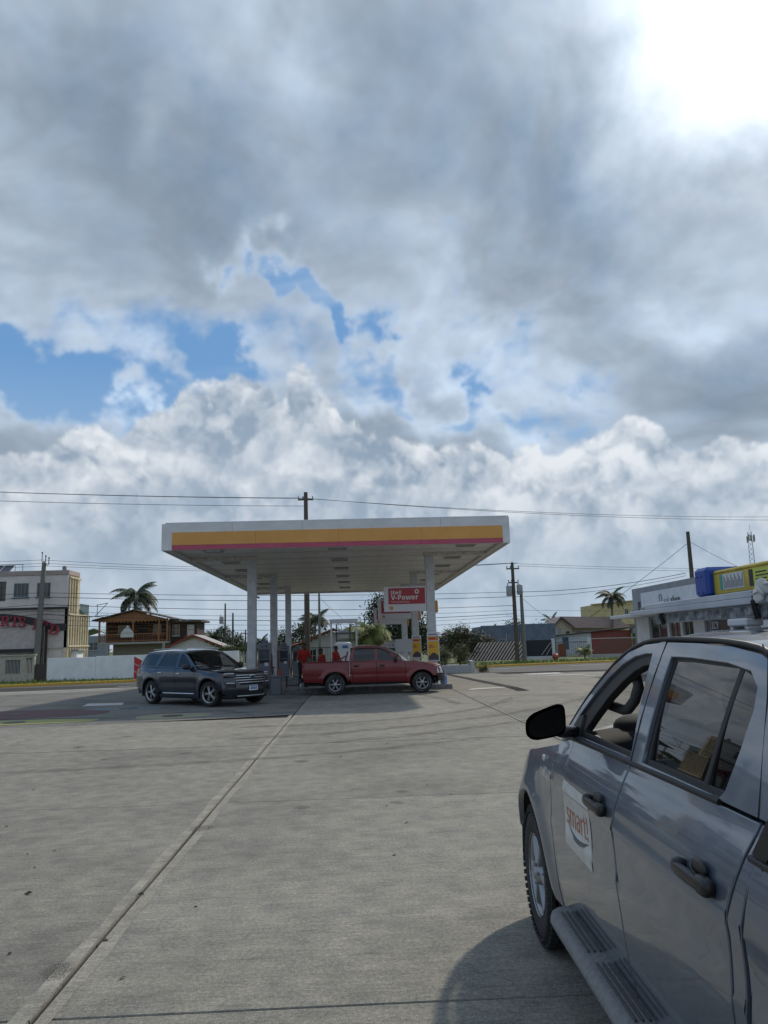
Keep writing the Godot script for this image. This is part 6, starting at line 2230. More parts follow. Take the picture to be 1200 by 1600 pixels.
# ---------------------------------------------------------------- people
# a body as one skin round bones: tapered capsules joined smoothly, meshed as surface nets
func skin(bones: Array, cell: float, blend := 0.035) -> MB:
	var lo := Vector3.INF
	var hi := -Vector3.INF
	for b in bones:
		for e in 2:
			var p: Vector3 = b[e]
			var r: float = b[2 + e] + 0.06
			lo = lo.min(p - Vector3.ONE * r)
			hi = hi.max(p + Vector3.ONE * r)
	var nx := int((hi.x - lo.x) / cell) + 2
	var ny := int((hi.y - lo.y) / cell) + 2
	var nz := int((hi.z - lo.z) / cell) + 2
	var f := PackedFloat32Array()
	f.resize(nx * ny * nz)
	f.fill(1.0)
	for b in bones:
		var a: Vector3 = b[0]
		var c: Vector3 = b[1]
		var ra: float = b[2]
		var rc: float = b[3]
		var fl: float = b[4] if b.size() > 4 else 1.0
		var m := maxf(ra, rc) * maxf(1.0, fl) + 0.07
		var l := ((a.min(c) - Vector3.ONE * m - lo) / cell).floor()
		var h := ((a.max(c) + Vector3.ONE * m - lo) / cell).ceil()
		var ac := c - a
		var len2 := maxf(ac.length_squared(), 1e-9)
		for k in range(maxi(0, int(l.z)), mini(nz, int(h.z) + 1)):
			for j in range(maxi(0, int(l.y)), mini(ny, int(h.y) + 1)):
				for i in range(maxi(0, int(l.x)), mini(nx, int(h.x) + 1)):
					var p := lo + Vector3(i, j, k) * cell
					var t := clampf((p - a).dot(ac) / len2, 0.0, 1.0)
					var q := p - (a + ac * t)
					q.x /= fl
					var d := q.length() - lerpf(ra, rc, t)
					var id := (k * ny + j) * nx + i
					var o := f[id]
					var hh := maxf(blend - absf(d - o), 0.0) / blend
					f[id] = minf(d, o) - hh * hh * blend * 0.25
	var vert := {}
	var pos := PackedVector3Array()
	var nor := PackedVector3Array()
	for k in nz - 1:
		for j in ny - 1:
			for i in nx - 1:
				var id := (k * ny + j) * nx + i
				var s := 0
				var acc := Vector3.ZERO
				var cnt := 0
				var v := [f[id], f[id + 1], f[id + nx], f[id + nx + 1], f[id + nx * ny], f[id + nx * ny + 1], f[id + nx * ny + nx], f[id + nx * ny + nx + 1]]
				for q in 8:
					if v[q] < 0.0:
						s += 1
				if s == 0 or s == 8:
					continue
				for e in [[0, 1], [2, 3], [4, 5], [6, 7], [0, 2], [1, 3], [4, 6], [5, 7], [0, 4], [1, 5], [2, 6], [3, 7]]:
					var x0: float = v[e[0]]
					var x1: float = v[e[1]]
					if (x0 < 0.0) != (x1 < 0.0):
						var t := x0 / (x0 - x1)
						var p0 := Vector3(e[0] & 1, (e[0] >> 1) & 1, (e[0] >> 2) & 1)
						var p1 := Vector3(e[1] & 1, (e[1] >> 1) & 1, (e[1] >> 2) & 1)
						acc += p0.lerp(p1, t)
						cnt += 1
				vert[id] = pos.size()
				pos.append(lo + (Vector3(i, j, k) + acc / cnt) * cell)
				nor.append(Vector3(v[1] + v[3] + v[5] + v[7] - v[0] - v[2] - v[4] - v[6], v[2] + v[3] + v[6] + v[7] - v[0] - v[1] - v[4] - v[5], v[4] + v[5] + v[6] + v[7] - v[0] - v[1] - v[2] - v[3]).normalized())
	var mb := MB.new()
	var st := [1, nx, nx * ny]
	for id in vert:
		for ax in 3:
			var u: int = st[(ax + 1) % 3]
			var w: int = st[(ax + 2) % 3]
			# edge from the cell's first corner along ax
			if (f[id] < 0.0) != (f[id + st[ax]] < 0.0) and vert.has(id - u) and vert.has(id - w) and vert.has(id - u - w):
				var a: int = vert[id]
				var b: int = vert[id - u]
				var c: int = vert[id - u - w]
				var d: int = vert[id - w]
				mb.quad_s(pos[a], pos[b], pos[c], pos[d], nor[a], nor[b], nor[c], nor[d])
	return mb

# standing attendant; frame: x right of the body, z is behind, facing -z; arm poses as hand points
func attendant(label: String, at: Vector3, turn: float, h: float, lean: float, hand_l: Vector3, hand_r: Vector3, head_turn: float, collar := true) -> void:
	var t := thing("person", label, "person", at, turn, "attendants at the pump island")
	var k := h / 1.72
	var fold := func(p: Vector3) -> Vector3:
		# bend the trunk forwards above the hips
		if p.y <= 0.93:
			return p * k
		var q := p - Vector3(0, 0.93, 0)
		q = q.rotated(Vector3.RIGHT, -lean)
		return (q + Vector3(0, 0.93, 0)) * k
	var hip := Vector3(0, 0.93, 0)
	var legs := []
	var shoes := []
	for s in [-1.0, 1.0]:
		var hj: Vector3 = (hip + Vector3(s * 0.09, -0.02, 0)) * k
		var kn: Vector3 = Vector3(s * 0.11, 0.49, -0.03) * k
		var an: Vector3 = Vector3(s * 0.12, 0.09, 0.02) * k
		legs.append([hj, kn, 0.088 * k, 0.062 * k])
		legs.append([kn, an, 0.062 * k, 0.050 * k])
		shoes.append([an + Vector3(0, -0.045, 0.02) * k, an + Vector3(s * 0.015, -0.052, -0.15) * k, 0.042 * k, 0.036 * k])
	legs.append([Vector3(-0.07, 0.94, 0) * k, Vector3(0.07, 0.94, 0) * k, 0.105 * k, 0.105 * k])
	part(t, "trousers", skin(legs, 0.022), mat("trousers_navy", Color(0.012, 0.013, 0.02), 0.85))
	part(t, "shoes", skin(shoes, 0.016), mat("shoe_black", Color(0.01, 0.01, 0.01), 0.5))
	var shirt := []
	shirt.append([fold.call(Vector3(0, 0.95, 0)), fold.call(Vector3(0, 1.12, 0.0)), 0.125 * k, 0.128 * k, 1.28])
	shirt.append([fold.call(Vector3(0, 1.12, 0.0)), fold.call(Vector3(0, 1.32, 0.0)), 0.128 * k, 0.125 * k, 1.38])
	shirt.append([fold.call(Vector3(-0.14, 1.405, 0)), fold.call(Vector3(0.14, 1.405, 0)), 0.074 * k, 0.074 * k])
	shirt.append([fold.call(Vector3(0, 1.42, 0)), fold.call(Vector3(0, 1.475, 0)), 0.075 * k, 0.062 * k])
	var bare := []
	for s in [-1.0, 1.0]:
		var sh: Vector3 = fold.call(Vector3(s * 0.185, 1.40, 0))
		var ha: Vector3 = (hand_l if s < 0 else hand_r) * k
		var mid := (sh + ha) / 2.0
		var reach := sh.distance_to(ha)
		var arm := 0.54 * k
		var bend := sqrt(maxf(0.0, pow(arm / 2.0, 2.0) - pow(reach / 2.0, 2.0)))
		var el := mid + (Vector3(s * 0.6, -0.7, 0.5).normalized()) * bend
		shirt.append([sh, sh.lerp(el, 0.75), 0.062 * k, 0.058 * k])
		bare.append([sh.lerp(el, 0.65), el, 0.043 * k, 0.038 * k])
		bare.append([el, ha, 0.038 * k, 0.026 * k])
		# palm, four fingers and thumb
		var d := (ha - el).normalized()
		var sd := d.cross(Vector3.UP)
		sd = sd.normalized() if sd.length() > 0.1 else Vector3.RIGHT
		var nrm := sd.cross(d).normalized()
		bare.append([ha, ha + d * 0.075 * k, 0.026 * k, 0.030 * k])
		for fi in 4:
			var o := sd * (fi - 1.5) * 0.019 * k
			var b0: Vector3 = ha + d * 0.085 * k + o
			var b1: Vector3 = b0 + (d * 0.8 - nrm * 0.45).normalized() * (0.036 + 0.006 * (1.5 - absf(fi - 1.3))) * k
			var b2: Vector3 = b1 + (d * 0.4 - nrm * 0.9).normalized() * 0.032 * k
			bare.append([b0, b1, 0.010 * k, 0.009 * k])
			bare.append([b1, b2, 0.009 * k, 0.008 * k])
		var th: Vector3 = ha + d * 0.02 * k - sd * 0.028 * k
		bare.append([th, th + (d * 0.6 - sd * 0.7 - nrm * 0.2).normalized() * 0.055 * k, 0.012 * k, 0.010 * k])
	part(t, "shirt", skin(shirt, 0.020), mat("shirt_red", Color(0.33, 0.016, 0.014), 0.85))
	var skin_m := mat("skin_brown", Color(0.095, 0.048, 0.030), 0.55)
	# head with a face, on a neck
	var hc: Vector3 = fold.call(Vector3(0, 1.60, -0.02))
	var hb := Basis(Vector3.UP, head_turn) * Basis(Vector3.RIGHT, -lean * 0.35)
	var H := func(x: float, y: float, z: float) -> Vector3: return hc + hb * (Vector3(x, y, z) * k)
	bare.append([fold.call(Vector3(0, 1.44, 0.0)), H.call(0, -0.05, 0.02), 0.052 * k, 0.050 * k])
	var head := [[H.call(0, 0.035, 0.018), H.call(0, 0.02, -0.018), 0.088 * k, 0.082 * k, 0.86], [H.call(0, -0.03, -0.035), H.call(0, -0.075, -0.05), 0.062 * k, 0.042 * k, 0.95], [H.call(0, 0.005, -0.098), H.call(0, -0.028, -0.116), 0.010 * k, 0.016 * k], [H.call(-0.02, -0.058, -0.088), H.call(0.02, -0.058, -0.088), 0.011 * k, 0.011 * k], [H.call(-0.078, 0.0, 0.012), H.call(-0.082, -0.03, 0.008), 0.017 * k, 0.012 * k], [H.call(0.078, 0.0, 0.012), H.call(0.082, -0.03, 0.008), 0.017 * k, 0.012 * k], [H.call(-0.05, 0.026, -0.078), H.call(0.05, 0.026, -0.078), 0.013 * k, 0.013 * k]]
	var body := skin(bare, 0.012, 0.012)
	body.add(skin(head, 0.009, 0.018))
	part(t, "body", body, skin_m)
	var eyes := MB.new()
	for x in [-0.032, 0.032]:
		eyes.lump(H.call(x, 0.008, -0.082), Vector3(0.013, 0.009, 0.010) * k, 2.0, hb, 10, 6)
	part(t, "eyes", eyes, mat("eye_dark", Color(0.05, 0.045, 0.04), 0.2))
	var hair := MB.new()
	var hk := skin([[H.call(0, 0.055, 0.03), H.call(0, 0.065, -0.03), 0.084 * k, 0.070 * k, 0.88], [H.call(0, 0.0, 0.055), H.call(0, 0.05, 0.04), 0.066 * k, 0.075 * k, 0.95]], 0.012, 0.02)
	hair.add(hk)
	part(t, "hair", hair, mat("hair_black", Color(0.008, 0.007, 0.006), 0.8))
	# yellow collar and piping, badge
	if collar:
		var c := MB.new()
		var ring := []
		for q in 13:
			var a := TAU * q / 12
			ring.append(fold.call(Vector3(cos(a) * 0.072, 1.465 - 0.018 * cos(a + PI / 2), sin(a) * 0.07)))
		c.tube(ring, 0.012 * k, 6, false)
		part(t, "collar", c, mat("collar_yellow", Color(0.55, 0.30, 0.02), 0.8))
		c = MB.new()
		for s in [-1.0, 1.0]:
			c.tube([fold.call(Vector3(s * 0.09, 1.45, -0.05)), fold.call(Vector3(s * 0.16, 1.44, -0.03)), fold.call(Vector3(s * 0.20, 1.425, 0.0))], 0.022 * k, 6)
		part(t, "shoulder_piping", c, mats["collar_yellow"])

func build_people() -> void:
	var z := -30.35
	attendant("person in a red shirt seen from behind bending at the red pickup's tailgate", Vector3(-2.02, 0.19, z + 0.42), deg_to_rad(-150), 1.66, 0.28, Vector3(-0.22, 1.05, -0.34), Vector3(0.24, 1.0, -0.36), 0.0, false)
	attendant("person in a red shirt with yellow collar looking down behind the pickup bed", Vector3(-1.24, 0.0, z - 0.75), deg_to_rad(120), 1.62, 0.22, Vector3(-0.16, 1.0, -0.32), Vector3(0.2, 1.02, -0.30), 0.2)
	attendant("person in a red shirt standing upright in profile behind the pickup cab", Vector3(-0.78, 0.19, z - 0.1), deg_to_rad(-118), 1.50, 0.04, Vector3(-0.24, 0.98, -0.25), Vector3(0.24, 0.95, -0.22), -0.5)

# ---------------------------------------------------------------- vehicles
# A car stands with its front axle over its origin, nose towards -z; side shapes are given as (distance behind the front axle, height).

func wheel(parent: Node3D, at: Vector3, left: bool, R: float, W: float, rim: float, spokes: int, style: String, tread := true, turn := 0.0) -> void:
	var w := Node3D.new()
	w.name = "wheel"
	parent.add_child(w, true)
	w.position = at
	w.rotation.y = turn
	var sx := -1.0 if left else 1.0
	# local y of the lathe points outwards
	var b := Basis(Vector3(0, 0, 1), Vector3(sx, 0, 0), Vector3(0, -sx, 0))
	var h := W / 2.0
	var ty := MB.new()
	ty.lathe([Vector2(rim - 0.005, -h * 0.82), Vector2(rim + 0.02, -h * 0.98), Vector2((rim + R) / 2, -h * 1.04), Vector2(R - 0.035, -h * 0.95), Vector2(R - 0.012, -h * 0.80), Vector2(R - 0.010, -h * 0.3), Vector2(R - 0.010, h * 0.3), Vector2(R - 0.012, h * 0.80), Vector2(R - 0.035, h * 0.95), Vector2((rim + R) / 2 + 0.01, h * 1.04), Vector2(rim + 0.02, h * 0.99), Vector2(rim + 0.004, h * 0.9), Vector2(rim - 0.005, h * 0.82)], 48, Vector3.ZERO, b)
	if tread:
		var count := 54
		for k in count:
			var a := TAU * k / count
			for row in 4:
				var aa := a + (PI / count if row % 2 else 0.0)
				var dirr := Vector3(cos(aa), 0, sin(aa))
				var tang := Vector3(-sin(aa), 0, cos(aa))
				var yy := (row - 1.5) * h * 0.5
				var bb := Basis(b * tang, b * Vector3(0, 1, 0), b * dirr)
				ty.box(b * (dirr * (R - 0.007) + Vector3(0, yy, 0)), Vector3(TAU * R / count * 0.68, h * 0.40, 0.016), bb)
			# shoulder lugs
			var da := Vector3(cos(a), 0, sin(a))
			var ta := Vector3(-sin(a), 0, cos(a))
			for s in [-1.0, 1.0]:
				var out := (da * 0.75 + Vector3(0, s * 0.66, 0)).normalized()
				var bb := Basis(b * ta, b * out.cross(ta), b * out)
				ty.box(b * (da * (R - 0.026) + Vector3(0, s * h * 0.93, 0)), Vector3(TAU * R / count * 0.6, 0.045, 0.014), bb)
	part(w, "tyre", ty, mat("tyre_rubber", Color(0.022, 0.022, 0.023), 0.85))
	var rm := MB.new()
	rm.lathe([Vector2(rim - 0.018, h * 0.76), Vector2(rim - 0.010, h * 0.86), Vector2(rim + 0.010, h * 0.92), Vector2(rim + 0.012, h * 0.99)], 40, Vector3.ZERO, b)
	# dish behind the spokes: barrel colour darkened as shade in the gaps
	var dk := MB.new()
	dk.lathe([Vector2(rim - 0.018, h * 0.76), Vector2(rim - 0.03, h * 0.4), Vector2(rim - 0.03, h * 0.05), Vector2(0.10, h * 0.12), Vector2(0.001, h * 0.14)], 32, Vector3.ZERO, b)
	part(w, "shaded_barrel_disc", dk, mat("barrel_disc_shade", Color(0.03, 0.03, 0.032), 0.6, 0.4))
	# spokes: tapered, dished outwards to the hub
	var f := h * (0.93 if style == "plain" else 0.72 if style == "split" else 0.45)
	for k in spokes:
		for half in ([-1.0, 1.0] if style == "split" else [0.0]):
			var a: float = TAU * k / spokes + half * 0.13
			var c := Vector3(cos(a), 0, sin(a))
			var s := Vector3(-sin(a), 0, cos(a))
			var w0 := 0.020 if style != "split" else 0.016
			var w1 := 0.034 if style != "split" else 0.018
			var rows := []
			for i in 5:
				var t := i / 4.0
				var r := lerpf(0.045, rim - 0.014, t)
				var ww := lerpf(w0, w1, t)
				var lift := f * (1.0 - (0.04 if style == "plain" else 0.18) * t * t)
				rows.append([b * (c * r - s * ww + Vector3(0, lift - 0.03, 0)), b * (c * r - s * ww * 0.72 + Vector3(0, lift, 0)), b * (c * r + Vector3(0, lift + 0.004, 0)), b * (c * r + s * ww * 0.72 + Vector3(0, lift, 0)), b * (c * r + s * ww + Vector3(0, lift - 0.03, 0))])
			rm.sheet(rows, b * Vector3(0, 1, 0))
	rm.lathe([Vector2(0.075, f - 0.03), Vector2(0.07, f - 0.004), Vector2(0.045, f + 0.010), Vector2(0.034, f + 0.012), Vector2(0.03, f + 0.020), Vector2(0.001, f + 0.022)], 24, Vector3.ZERO, b)
	for k in 6:
		var a := TAU * k / 6 + 0.26
		rm.lathe([Vector2(0.009, f - 0.01), Vector2(0.009, f + 0.014), Vector2(0.001, f + 0.016)], 6, b * Vector3(cos(a) * 0.056, 0, sin(a) * 0.056), b)
	part(w, "rim", rm, mat("alloy_" + style, Color(0.30, 0.31, 0.33) if style == "plain" else Color(0.42, 0.43, 0.45), 0.38, 0.8))

func arch(cx: float, cy: float, r: float, a0: float, a1: float, steps := 14) -> Array:
	var out := []
	for k in steps + 1:
		var a := deg_to_rad(lerpf(a0, a1, float(k) / steps))
		out.append([cx + cos(a) * r, cy + sin(a) * r])
	return out

# the black liner inside a wheel arch
func wheel_well(parent: Node3D, s: float, cy: float, r: float, z0: float, z1: float) -> void:
	var mb := MB.new()
	var rows := []
	for k in 15:
		var a := deg_to_rad(-8.0 + 196.0 * k / 14)
		rows.append([Vector3(-z1, cy + sin(a) * r, s + cos(a) * r), Vector3(-z0, cy + sin(a) * r, s + cos(a) * r)])
	mb.sheet(rows, Vector3(0, -1, 0))
	var fan := MB.new()
	for k in 14:
		fan.tri(Vector3(-z0, cy, s), rows[k][1], rows[k + 1][1], Vector3.LEFT, Vector3.LEFT, Vector3.LEFT)
	mb.add(fan)
	both(parent, "wheel_liner", mb, mat("liner_black", Color(0.012, 0.012, 0.013), 0.9))

# -------------------------------- the silver-grey pickup
func hilux_w(p: Vector2) -> float:
	var s := p.x
	var y := p.y
	var drop := 0.0
	if s < 0.9:
		drop = 0.235 * pow((0.9 - s) / 1.6, 1.15)
	var w := curve([[0.34, 0.845], [0.42, 0.872], [0.58, 0.902], [0.78, 0.917], [0.96, 0.923], [1.05, 0.917], [1.12, 0.902], [1.19, 0.878], [1.25, 0.852], [1.29, 0.838], [1.5, 0.772], [1.68, 0.706], [1.78, 0.664]], y + drop)
	if s < -0.1:
		w -= 0.20 * pow((-0.1 - s) / 0.8, 2.2)
	if s > 3.4:
		w -= 0.02 * (s - 3.4)
	for cx in [0.0, 3.25]:
		var d := Vector2(s - cx, y - 0.40).length()
		if y < 1.15 and d < 0.9:
			w += 0.028 * exp(-pow((d - 0.47) / 0.085, 2.0)) * clampf((1.1 - y) * 4.0, 0.0, 1.0)
	# crease that runs along the doors
	if s > 0.3 and y > 0.85 and y < 1.2:
		w += 0.006 * exp(-pow((y - 1.035) / 0.02, 2.0)) - 0.010 * exp(-pow((y - 0.93) / 0.10, 2.0))
	return w

func hilux_side(p: Vector2) -> Vector3:
	return Vector3(-hilux_w(p), p.y, p.x)

func grey_pickup(at: Vector3, turn: float) -> void:
	var car := thing("pickup_truck", "silver grey double-cab pickup with smart! door sticker and ladders on its roof rack", "pickup truck", at, turn)
	var silver := paint("silver_paint", Color(0.132, 0.162, 0.208), 0.30, 0.5)
	silver.albedo_texture = noise_tex("silver_dust", 0.008, 6, [[0.25, Color(0.88, 0.88, 0.88)], [0.6, Color(1, 1, 1)], [0.9, Color(0.95, 0.93, 0.89)]], 512, 5)
	silver.uv1_triplanar = true
	silver.uv1_scale = Vector3.ONE / 1.7
	var dust := noise_tex("silver_rough", 0.01, 6, [[0.2, Color(0.55, 0.55, 0.55)], [0.85, Color(1, 1, 1)]], 512, 6)
	silver.roughness_texture = dust
	silver.roughness = 0.42
	var black := mat("trim_black", Color(0.014, 0.014, 0.015), 0.45)
	var rubber := mat("seal_black", Color(0.008, 0.008, 0.009), 0.55)
	var side := Vector3(-1, 0, 0)
	var S := hilux_side
	var cy := 0.40
	# front fender
	var mb := MB.new()
	panel(mb, V2([[0.60, 1.215], [0.30, 1.165], [0.0, 1.115], [-0.35, 1.06], [-0.62, 0.985], [-0.76, 0.90], [-0.70, 0.76], [-0.62, 0.64], [-0.545, 0.52]] + arch(0, cy, 0.472, 158, 6, 18) + [[0.50, 0.40], [0.575, 0.375], [0.578, 0.60], [0.57, 0.9], [0.585, 1.08]]), S, side, 0.05, 0.03)
	both(car, "fender", mb, silver)
	wheel_well(car, 0.0, cy, 0.478, 0.52, 0.90)
	wheel_well(car, 3.25, cy, 0.478, 0.52, 0.90)
	# doors, lower halves
	mb = MB.new()
	panel(mb, V2([[0.597, 1.222], [0.587, 1.08], [0.582, 0.9], [0.59, 0.60], [0.587, 0.385], [0.7, 0.375], [1.742, 0.375], [1.752, 0.5], [1.735, 0.72], [1.705, 0.92], [1.70, 1.02], [1.722, 1.14], [1.757, 1.283], [1.2, 1.277], [0.8, 1.262]]), S, side, 0.05, 0.03)
	var doors := both(car, "door", mb, silver)
	mb = MB.new()
	panel(mb, V2([[1.768, 1.283], [1.734, 1.14], [1.712, 1.02], [1.717, 0.92], [1.747, 0.72], [1.764, 0.5], [1.754, 0.375], [2.69, 0.375], [2.70, 0.6], [2.71, 0.9], [2.725, 1.06], [2.765, 1.20], [2.80, 1.29], [2.2, 1.29]]), S, side, 0.05, 0.03)
	var rear_doors := both(car, "door", mb, silver)
	# handles: a recess cup and a bar
	for spec in [[1.50, 1.085, doors], [2.53, 1.092, rear_doors]]:
		var hb := MB.new()
		var o := hilux_side(Vector2(spec[0], spec[1]))
		hb.lump(o + Vector3(-0.030, -0.004, -0.005), Vector3(0.013, 0.019, 0.118), 3.0)
		hb.lump(o + Vector3(-0.018, -0.006, 0.085), Vector3(0.022, 0.027, 0.050), 2.6)
		hb.lump(o + Vector3(-0.016, 0.002, -0.100), Vector3(0.022, 0.020, 0.022), 2.5)
		hb.lump(o + Vector3(-0.006, 0.026, 0.030), Vector3(0.010, 0.024, 0.052), 2.4)
		part(spec[2][0], "handle", hb, mat("handle_black", Color(0.007, 0.007, 0.008), 0.36))
		part(spec[2][1], "handle", hb.mirrored(), mats["handle_black"])
		var cup := MB.new()
		cup.lump(o + Vector3(0.004, -0.012, 0.0), Vector3(0.006, 0.050, 0.075), 2.0)
		part(spec[2][0], "handle_cup", cup, mat("cup_grey", Color(0.33, 0.34, 0.36), 0.3, 0.3))
	# cab corner behind the rear door
	mb = MB.new()
	panel(mb, V2([[2.812, 1.29], [2.777, 1.20], [2.737, 1.06], [2.722, 0.9], [2.712, 0.6], [2.702, 0.40], [2.78, 0.40], [2.785, 0.7], [2.80, 1.0], [2.845, 1.29]]), S, side, 0.05, 0.03)
	both(car, "cab_corner", mb, silver)
	# pillars and roof rail in one frame round the windows
	var front_hole := V2([[0.765, 1.295], [0.92, 1.408], [1.08, 1.510], [1.22, 1.590], [1.36, 1.650], [1.50, 1.688], [1.62, 1.702], [1.702, 1.703], [1.715, 1.60], [1.735, 1.40], [1.742, 1.305]])
	var rear_hole := V2([[1.875, 1.306], [1.885, 1.45], [1.905, 1.62], [1.918, 1.694], [2.10, 1.694], [2.40, 1.684], [2.57, 1.664], [2.635, 1.62], [2.645, 1.56], [2.62, 1.45], [2.575, 1.33], [2.545, 1.306]])
	mb = MB.new()
	panel(mb, V2([[0.60, 1.228], [0.72, 1.315], [0.90, 1.44], [1.08, 1.555], [1.24, 1.645], [1.40, 1.708], [1.58, 1.742], [1.80, 1.752], [2.15, 1.748], [2.40, 1.738], [2.60, 1.718], [2.73, 1.685], [2.79, 1.60], [2.82, 1.45], [2.838, 1.298], [2.2, 1.298], [1.76, 1.291], [1.2, 1.285], [0.8, 1.268]]), S, side, 0.05, 0.035, 0.004, [front_hole, rear_hole])
	both(car, "window_frame", mb, silver)
	# seams of the doors in the frame
	mb = MB.new()
	for line in [[[1.762, 1.29], [1.775, 1.45], [1.80, 1.62], [1.825, 1.752]], [[2.79, 1.30], [2.71, 1.60], [2.66, 1.70], [2.60, 1.742]]]:
		var path := []
		for q in line:
			path.append(hilux_side(Vector2(q[0], q[1])) + Vector3(-0.0005, 0, 0))
		mb = MB.new()
		mb.tube(path, 0.003, 5)
		both(car, "door_seam", mb, rubber)
	# black seals inside the openings and the bar of the quarter light
	mb = MB.new()
	var inner_front := V2([[0.98, 1.318], [1.10, 1.405], [1.24, 1.50], [1.38, 1.575], [1.50, 1.626], [1.60, 1.652], [1.672, 1.658], [1.69, 1.60], [1.712, 1.40], [1.720, 1.318]])
	var seal_front := V2([[0.74, 1.287], [0.92, 1.418], [1.08, 1.520], [1.22, 1.600], [1.36, 1.660], [1.50, 1.698], [1.62, 1.712], [1.712, 1.713], [1.725, 1.60], [1.745, 1.40], [1.752, 1.295]])
	var inward := func(p: Vector2) -> Vector3: return hilux_side(p) + Vector3(0.016, 0, 0)
	panel(mb, seal_front, inward, side, 0.06, 0.03, 0.004, [inner_front])
	panel(mb, V2([[1.865, 1.297], [1.875, 1.45], [1.895, 1.62], [1.908, 1.704], [2.10, 1.704], [2.40, 1.694], [2.58, 1.674], [2.645, 1.63], [2.655, 1.57], [2.63, 1.45], [2.585, 1.33], [2.55, 1.297]]), inward, side, 0.06, 0.02, 0.004, [V2([[1.908, 1.322], [1.918, 1.45], [1.935, 1.62], [1.945, 1.676], [2.10, 1.677], [2.465, 1.667], [2.435, 1.5], [2.395, 1.322]]), V2([[2.425, 1.322], [2.465, 1.5], [2.502, 1.662], [2.56, 1.648], [2.612, 1.61], [2.622, 1.56], [2.605, 1.46], [2.565, 1.36], [2.54, 1.322]])])
	both(car, "window_seal", mb, rubber)
	mb = MB.new()
	var strip := []
	for k in 12:
		strip.append(hilux_side(Vector2(lerpf(0.66, 2.56, k / 11.0), lerpf(1.262, 1.2945, pow(k / 11.0, 0.6)))) + Vector3(0.002, 0, 0))
	mb.tube(strip, 0.011, 6)
	both(car, "belt_moulding", mb, rubber)
	# tinted rear door glass
	mb = MB.new()
	var glazed := func(p: Vector2) -> Vector3:
		var w := lerpf(0.806, 0.668, clampf((p.y - 1.29) / 0.44, 0.0, 1.0)) + 0.012 * sin(clampf((p.y - 1.29) / 0.44, 0.0, 1.0) * PI)
		return Vector3(-w, p.y, p.x)
	panel(mb, V2([[1.88, 1.30], [1.89, 1.45], [1.91, 1.62], [1.92, 1.69], [2.10, 1.69], [2.40, 1.68], [2.47, 1.67], [2.43, 1.5], [2.39, 1.30]]), glazed, side, 0.06, 0.0, 0.001)
	both(car, "window_glass", mb, glass("tinted_glass", Color(0.004, 0.005, 0.006), 0.90))
	mb = MB.new()
	panel(mb, V2([[2.41, 1.30], [2.45, 1.5], [2.49, 1.67], [2.57, 1.655], [2.63, 1.61], [2.635, 1.56], [2.61, 1.45], [2.56, 1.33], [2.54, 1.30]]), glazed, side, 0.06, 0.0, 0.001)
	both(car, "window_glass", mb, mats["tinted_glass"])
	# far front window is closed with clear glass, the near one is wound down
	mb = MB.new()
	panel(mb, V2([[0.80, 1.30], [0.95, 1.41], [1.22, 1.572], [1.50, 1.675], [1.70, 1.694], [1.742, 1.305]]), glazed, side, 0.08, 0.0, 0.001)
	part(car, "window_glass", mb.mirrored(), glass("clear_glass", Color(0.02, 0.05, 0.035), 0.14))
	# hood
	mb = MB.new()
	var rows := []
	for i in 15:
		var t := i / 14.0
		var line := []
		for j in 21:
			var u := j / 10.0 - 1.0
			var s := lerpf(-0.86, 0.62, t) + 0.10 * u * u * (1.0 - t)
			var half := curve([[-0.86, 0.60], [-0.5, 0.715], [0.0, 0.765], [0.62, 0.79]], s)
			var y := curve([[-0.9, 0.93], [-0.72, 1.02], [-0.4, 1.095], [0.0, 1.15], [0.4, 1.195], [0.65, 1.215]], s)
			y -= 0.03 * u * u + 0.030 * pow(absf(u), 6.0) - 0.012 * exp(-pow((absf(u) - 0.62) / 0.12, 2.0))
			line.append(Vector3(u * half, y, s))
		rows.append(line)
	mb.sheet(rows, Vector3.UP, 0.015)
	part(car, "hood", mb, silver)
	# nose: bumper, grille, headlamps
	mb = MB.new()
	var nose := func(p: Vector2) -> Vector3:
		return Vector3(p.x, p.y, -1.02 + 0.42 * pow(absf(p.x) / 0.9, 2.6) + 0.05 * pow((p.y - 0.55) / 0.3, 2.0))
	panel(mb, V2([[-0.84, 0.44], [-0.5, 0.36], [0.5, 0.36], [0.84, 0.44], [0.86, 0.74], [0.5, 0.68], [-0.5, 0.68], [-0.86, 0.74]]), nose, Vector3(0, 0, -1), 0.08, 0.03)
	part(car, "bumper", mb, silver)
	mb = MB.new()
	panel(mb, V2([[-0.5, 0.685], [0.5, 0.685], [0.56, 0.90], [-0.56, 0.90]]), func(p: Vector2) -> Vector3: return nose.call(p) + Vector3(0, 0, 0.03), Vector3(0, 0, -1), 0.08, 0.02)
	for k in 3:
		mb.bar(Vector3(-0.5, 0.72 + k * 0.06, -0.955), Vector3(0.5, 0.72 + k * 0.06, -0.955), 0.03, 0.022)
	part(car, "grille", mb, black)
	mb = MB.new()
	panel(mb, V2([[0.57, 0.75], [0.86, 0.77], [0.84, 0.90], [0.6, 0.90]]), func(p: Vector2) -> Vector3: return nose.call(p) + Vector3(0, 0, 0.02), Vector3(0, 0, -1), 0.06, 0.03)
	both(car, "headlight", mb, mat("lamp_glass", Color(0.6, 0.62, 0.65), 0.08, 0.2))
	# roof
	mb = MB.new()
	rows = []
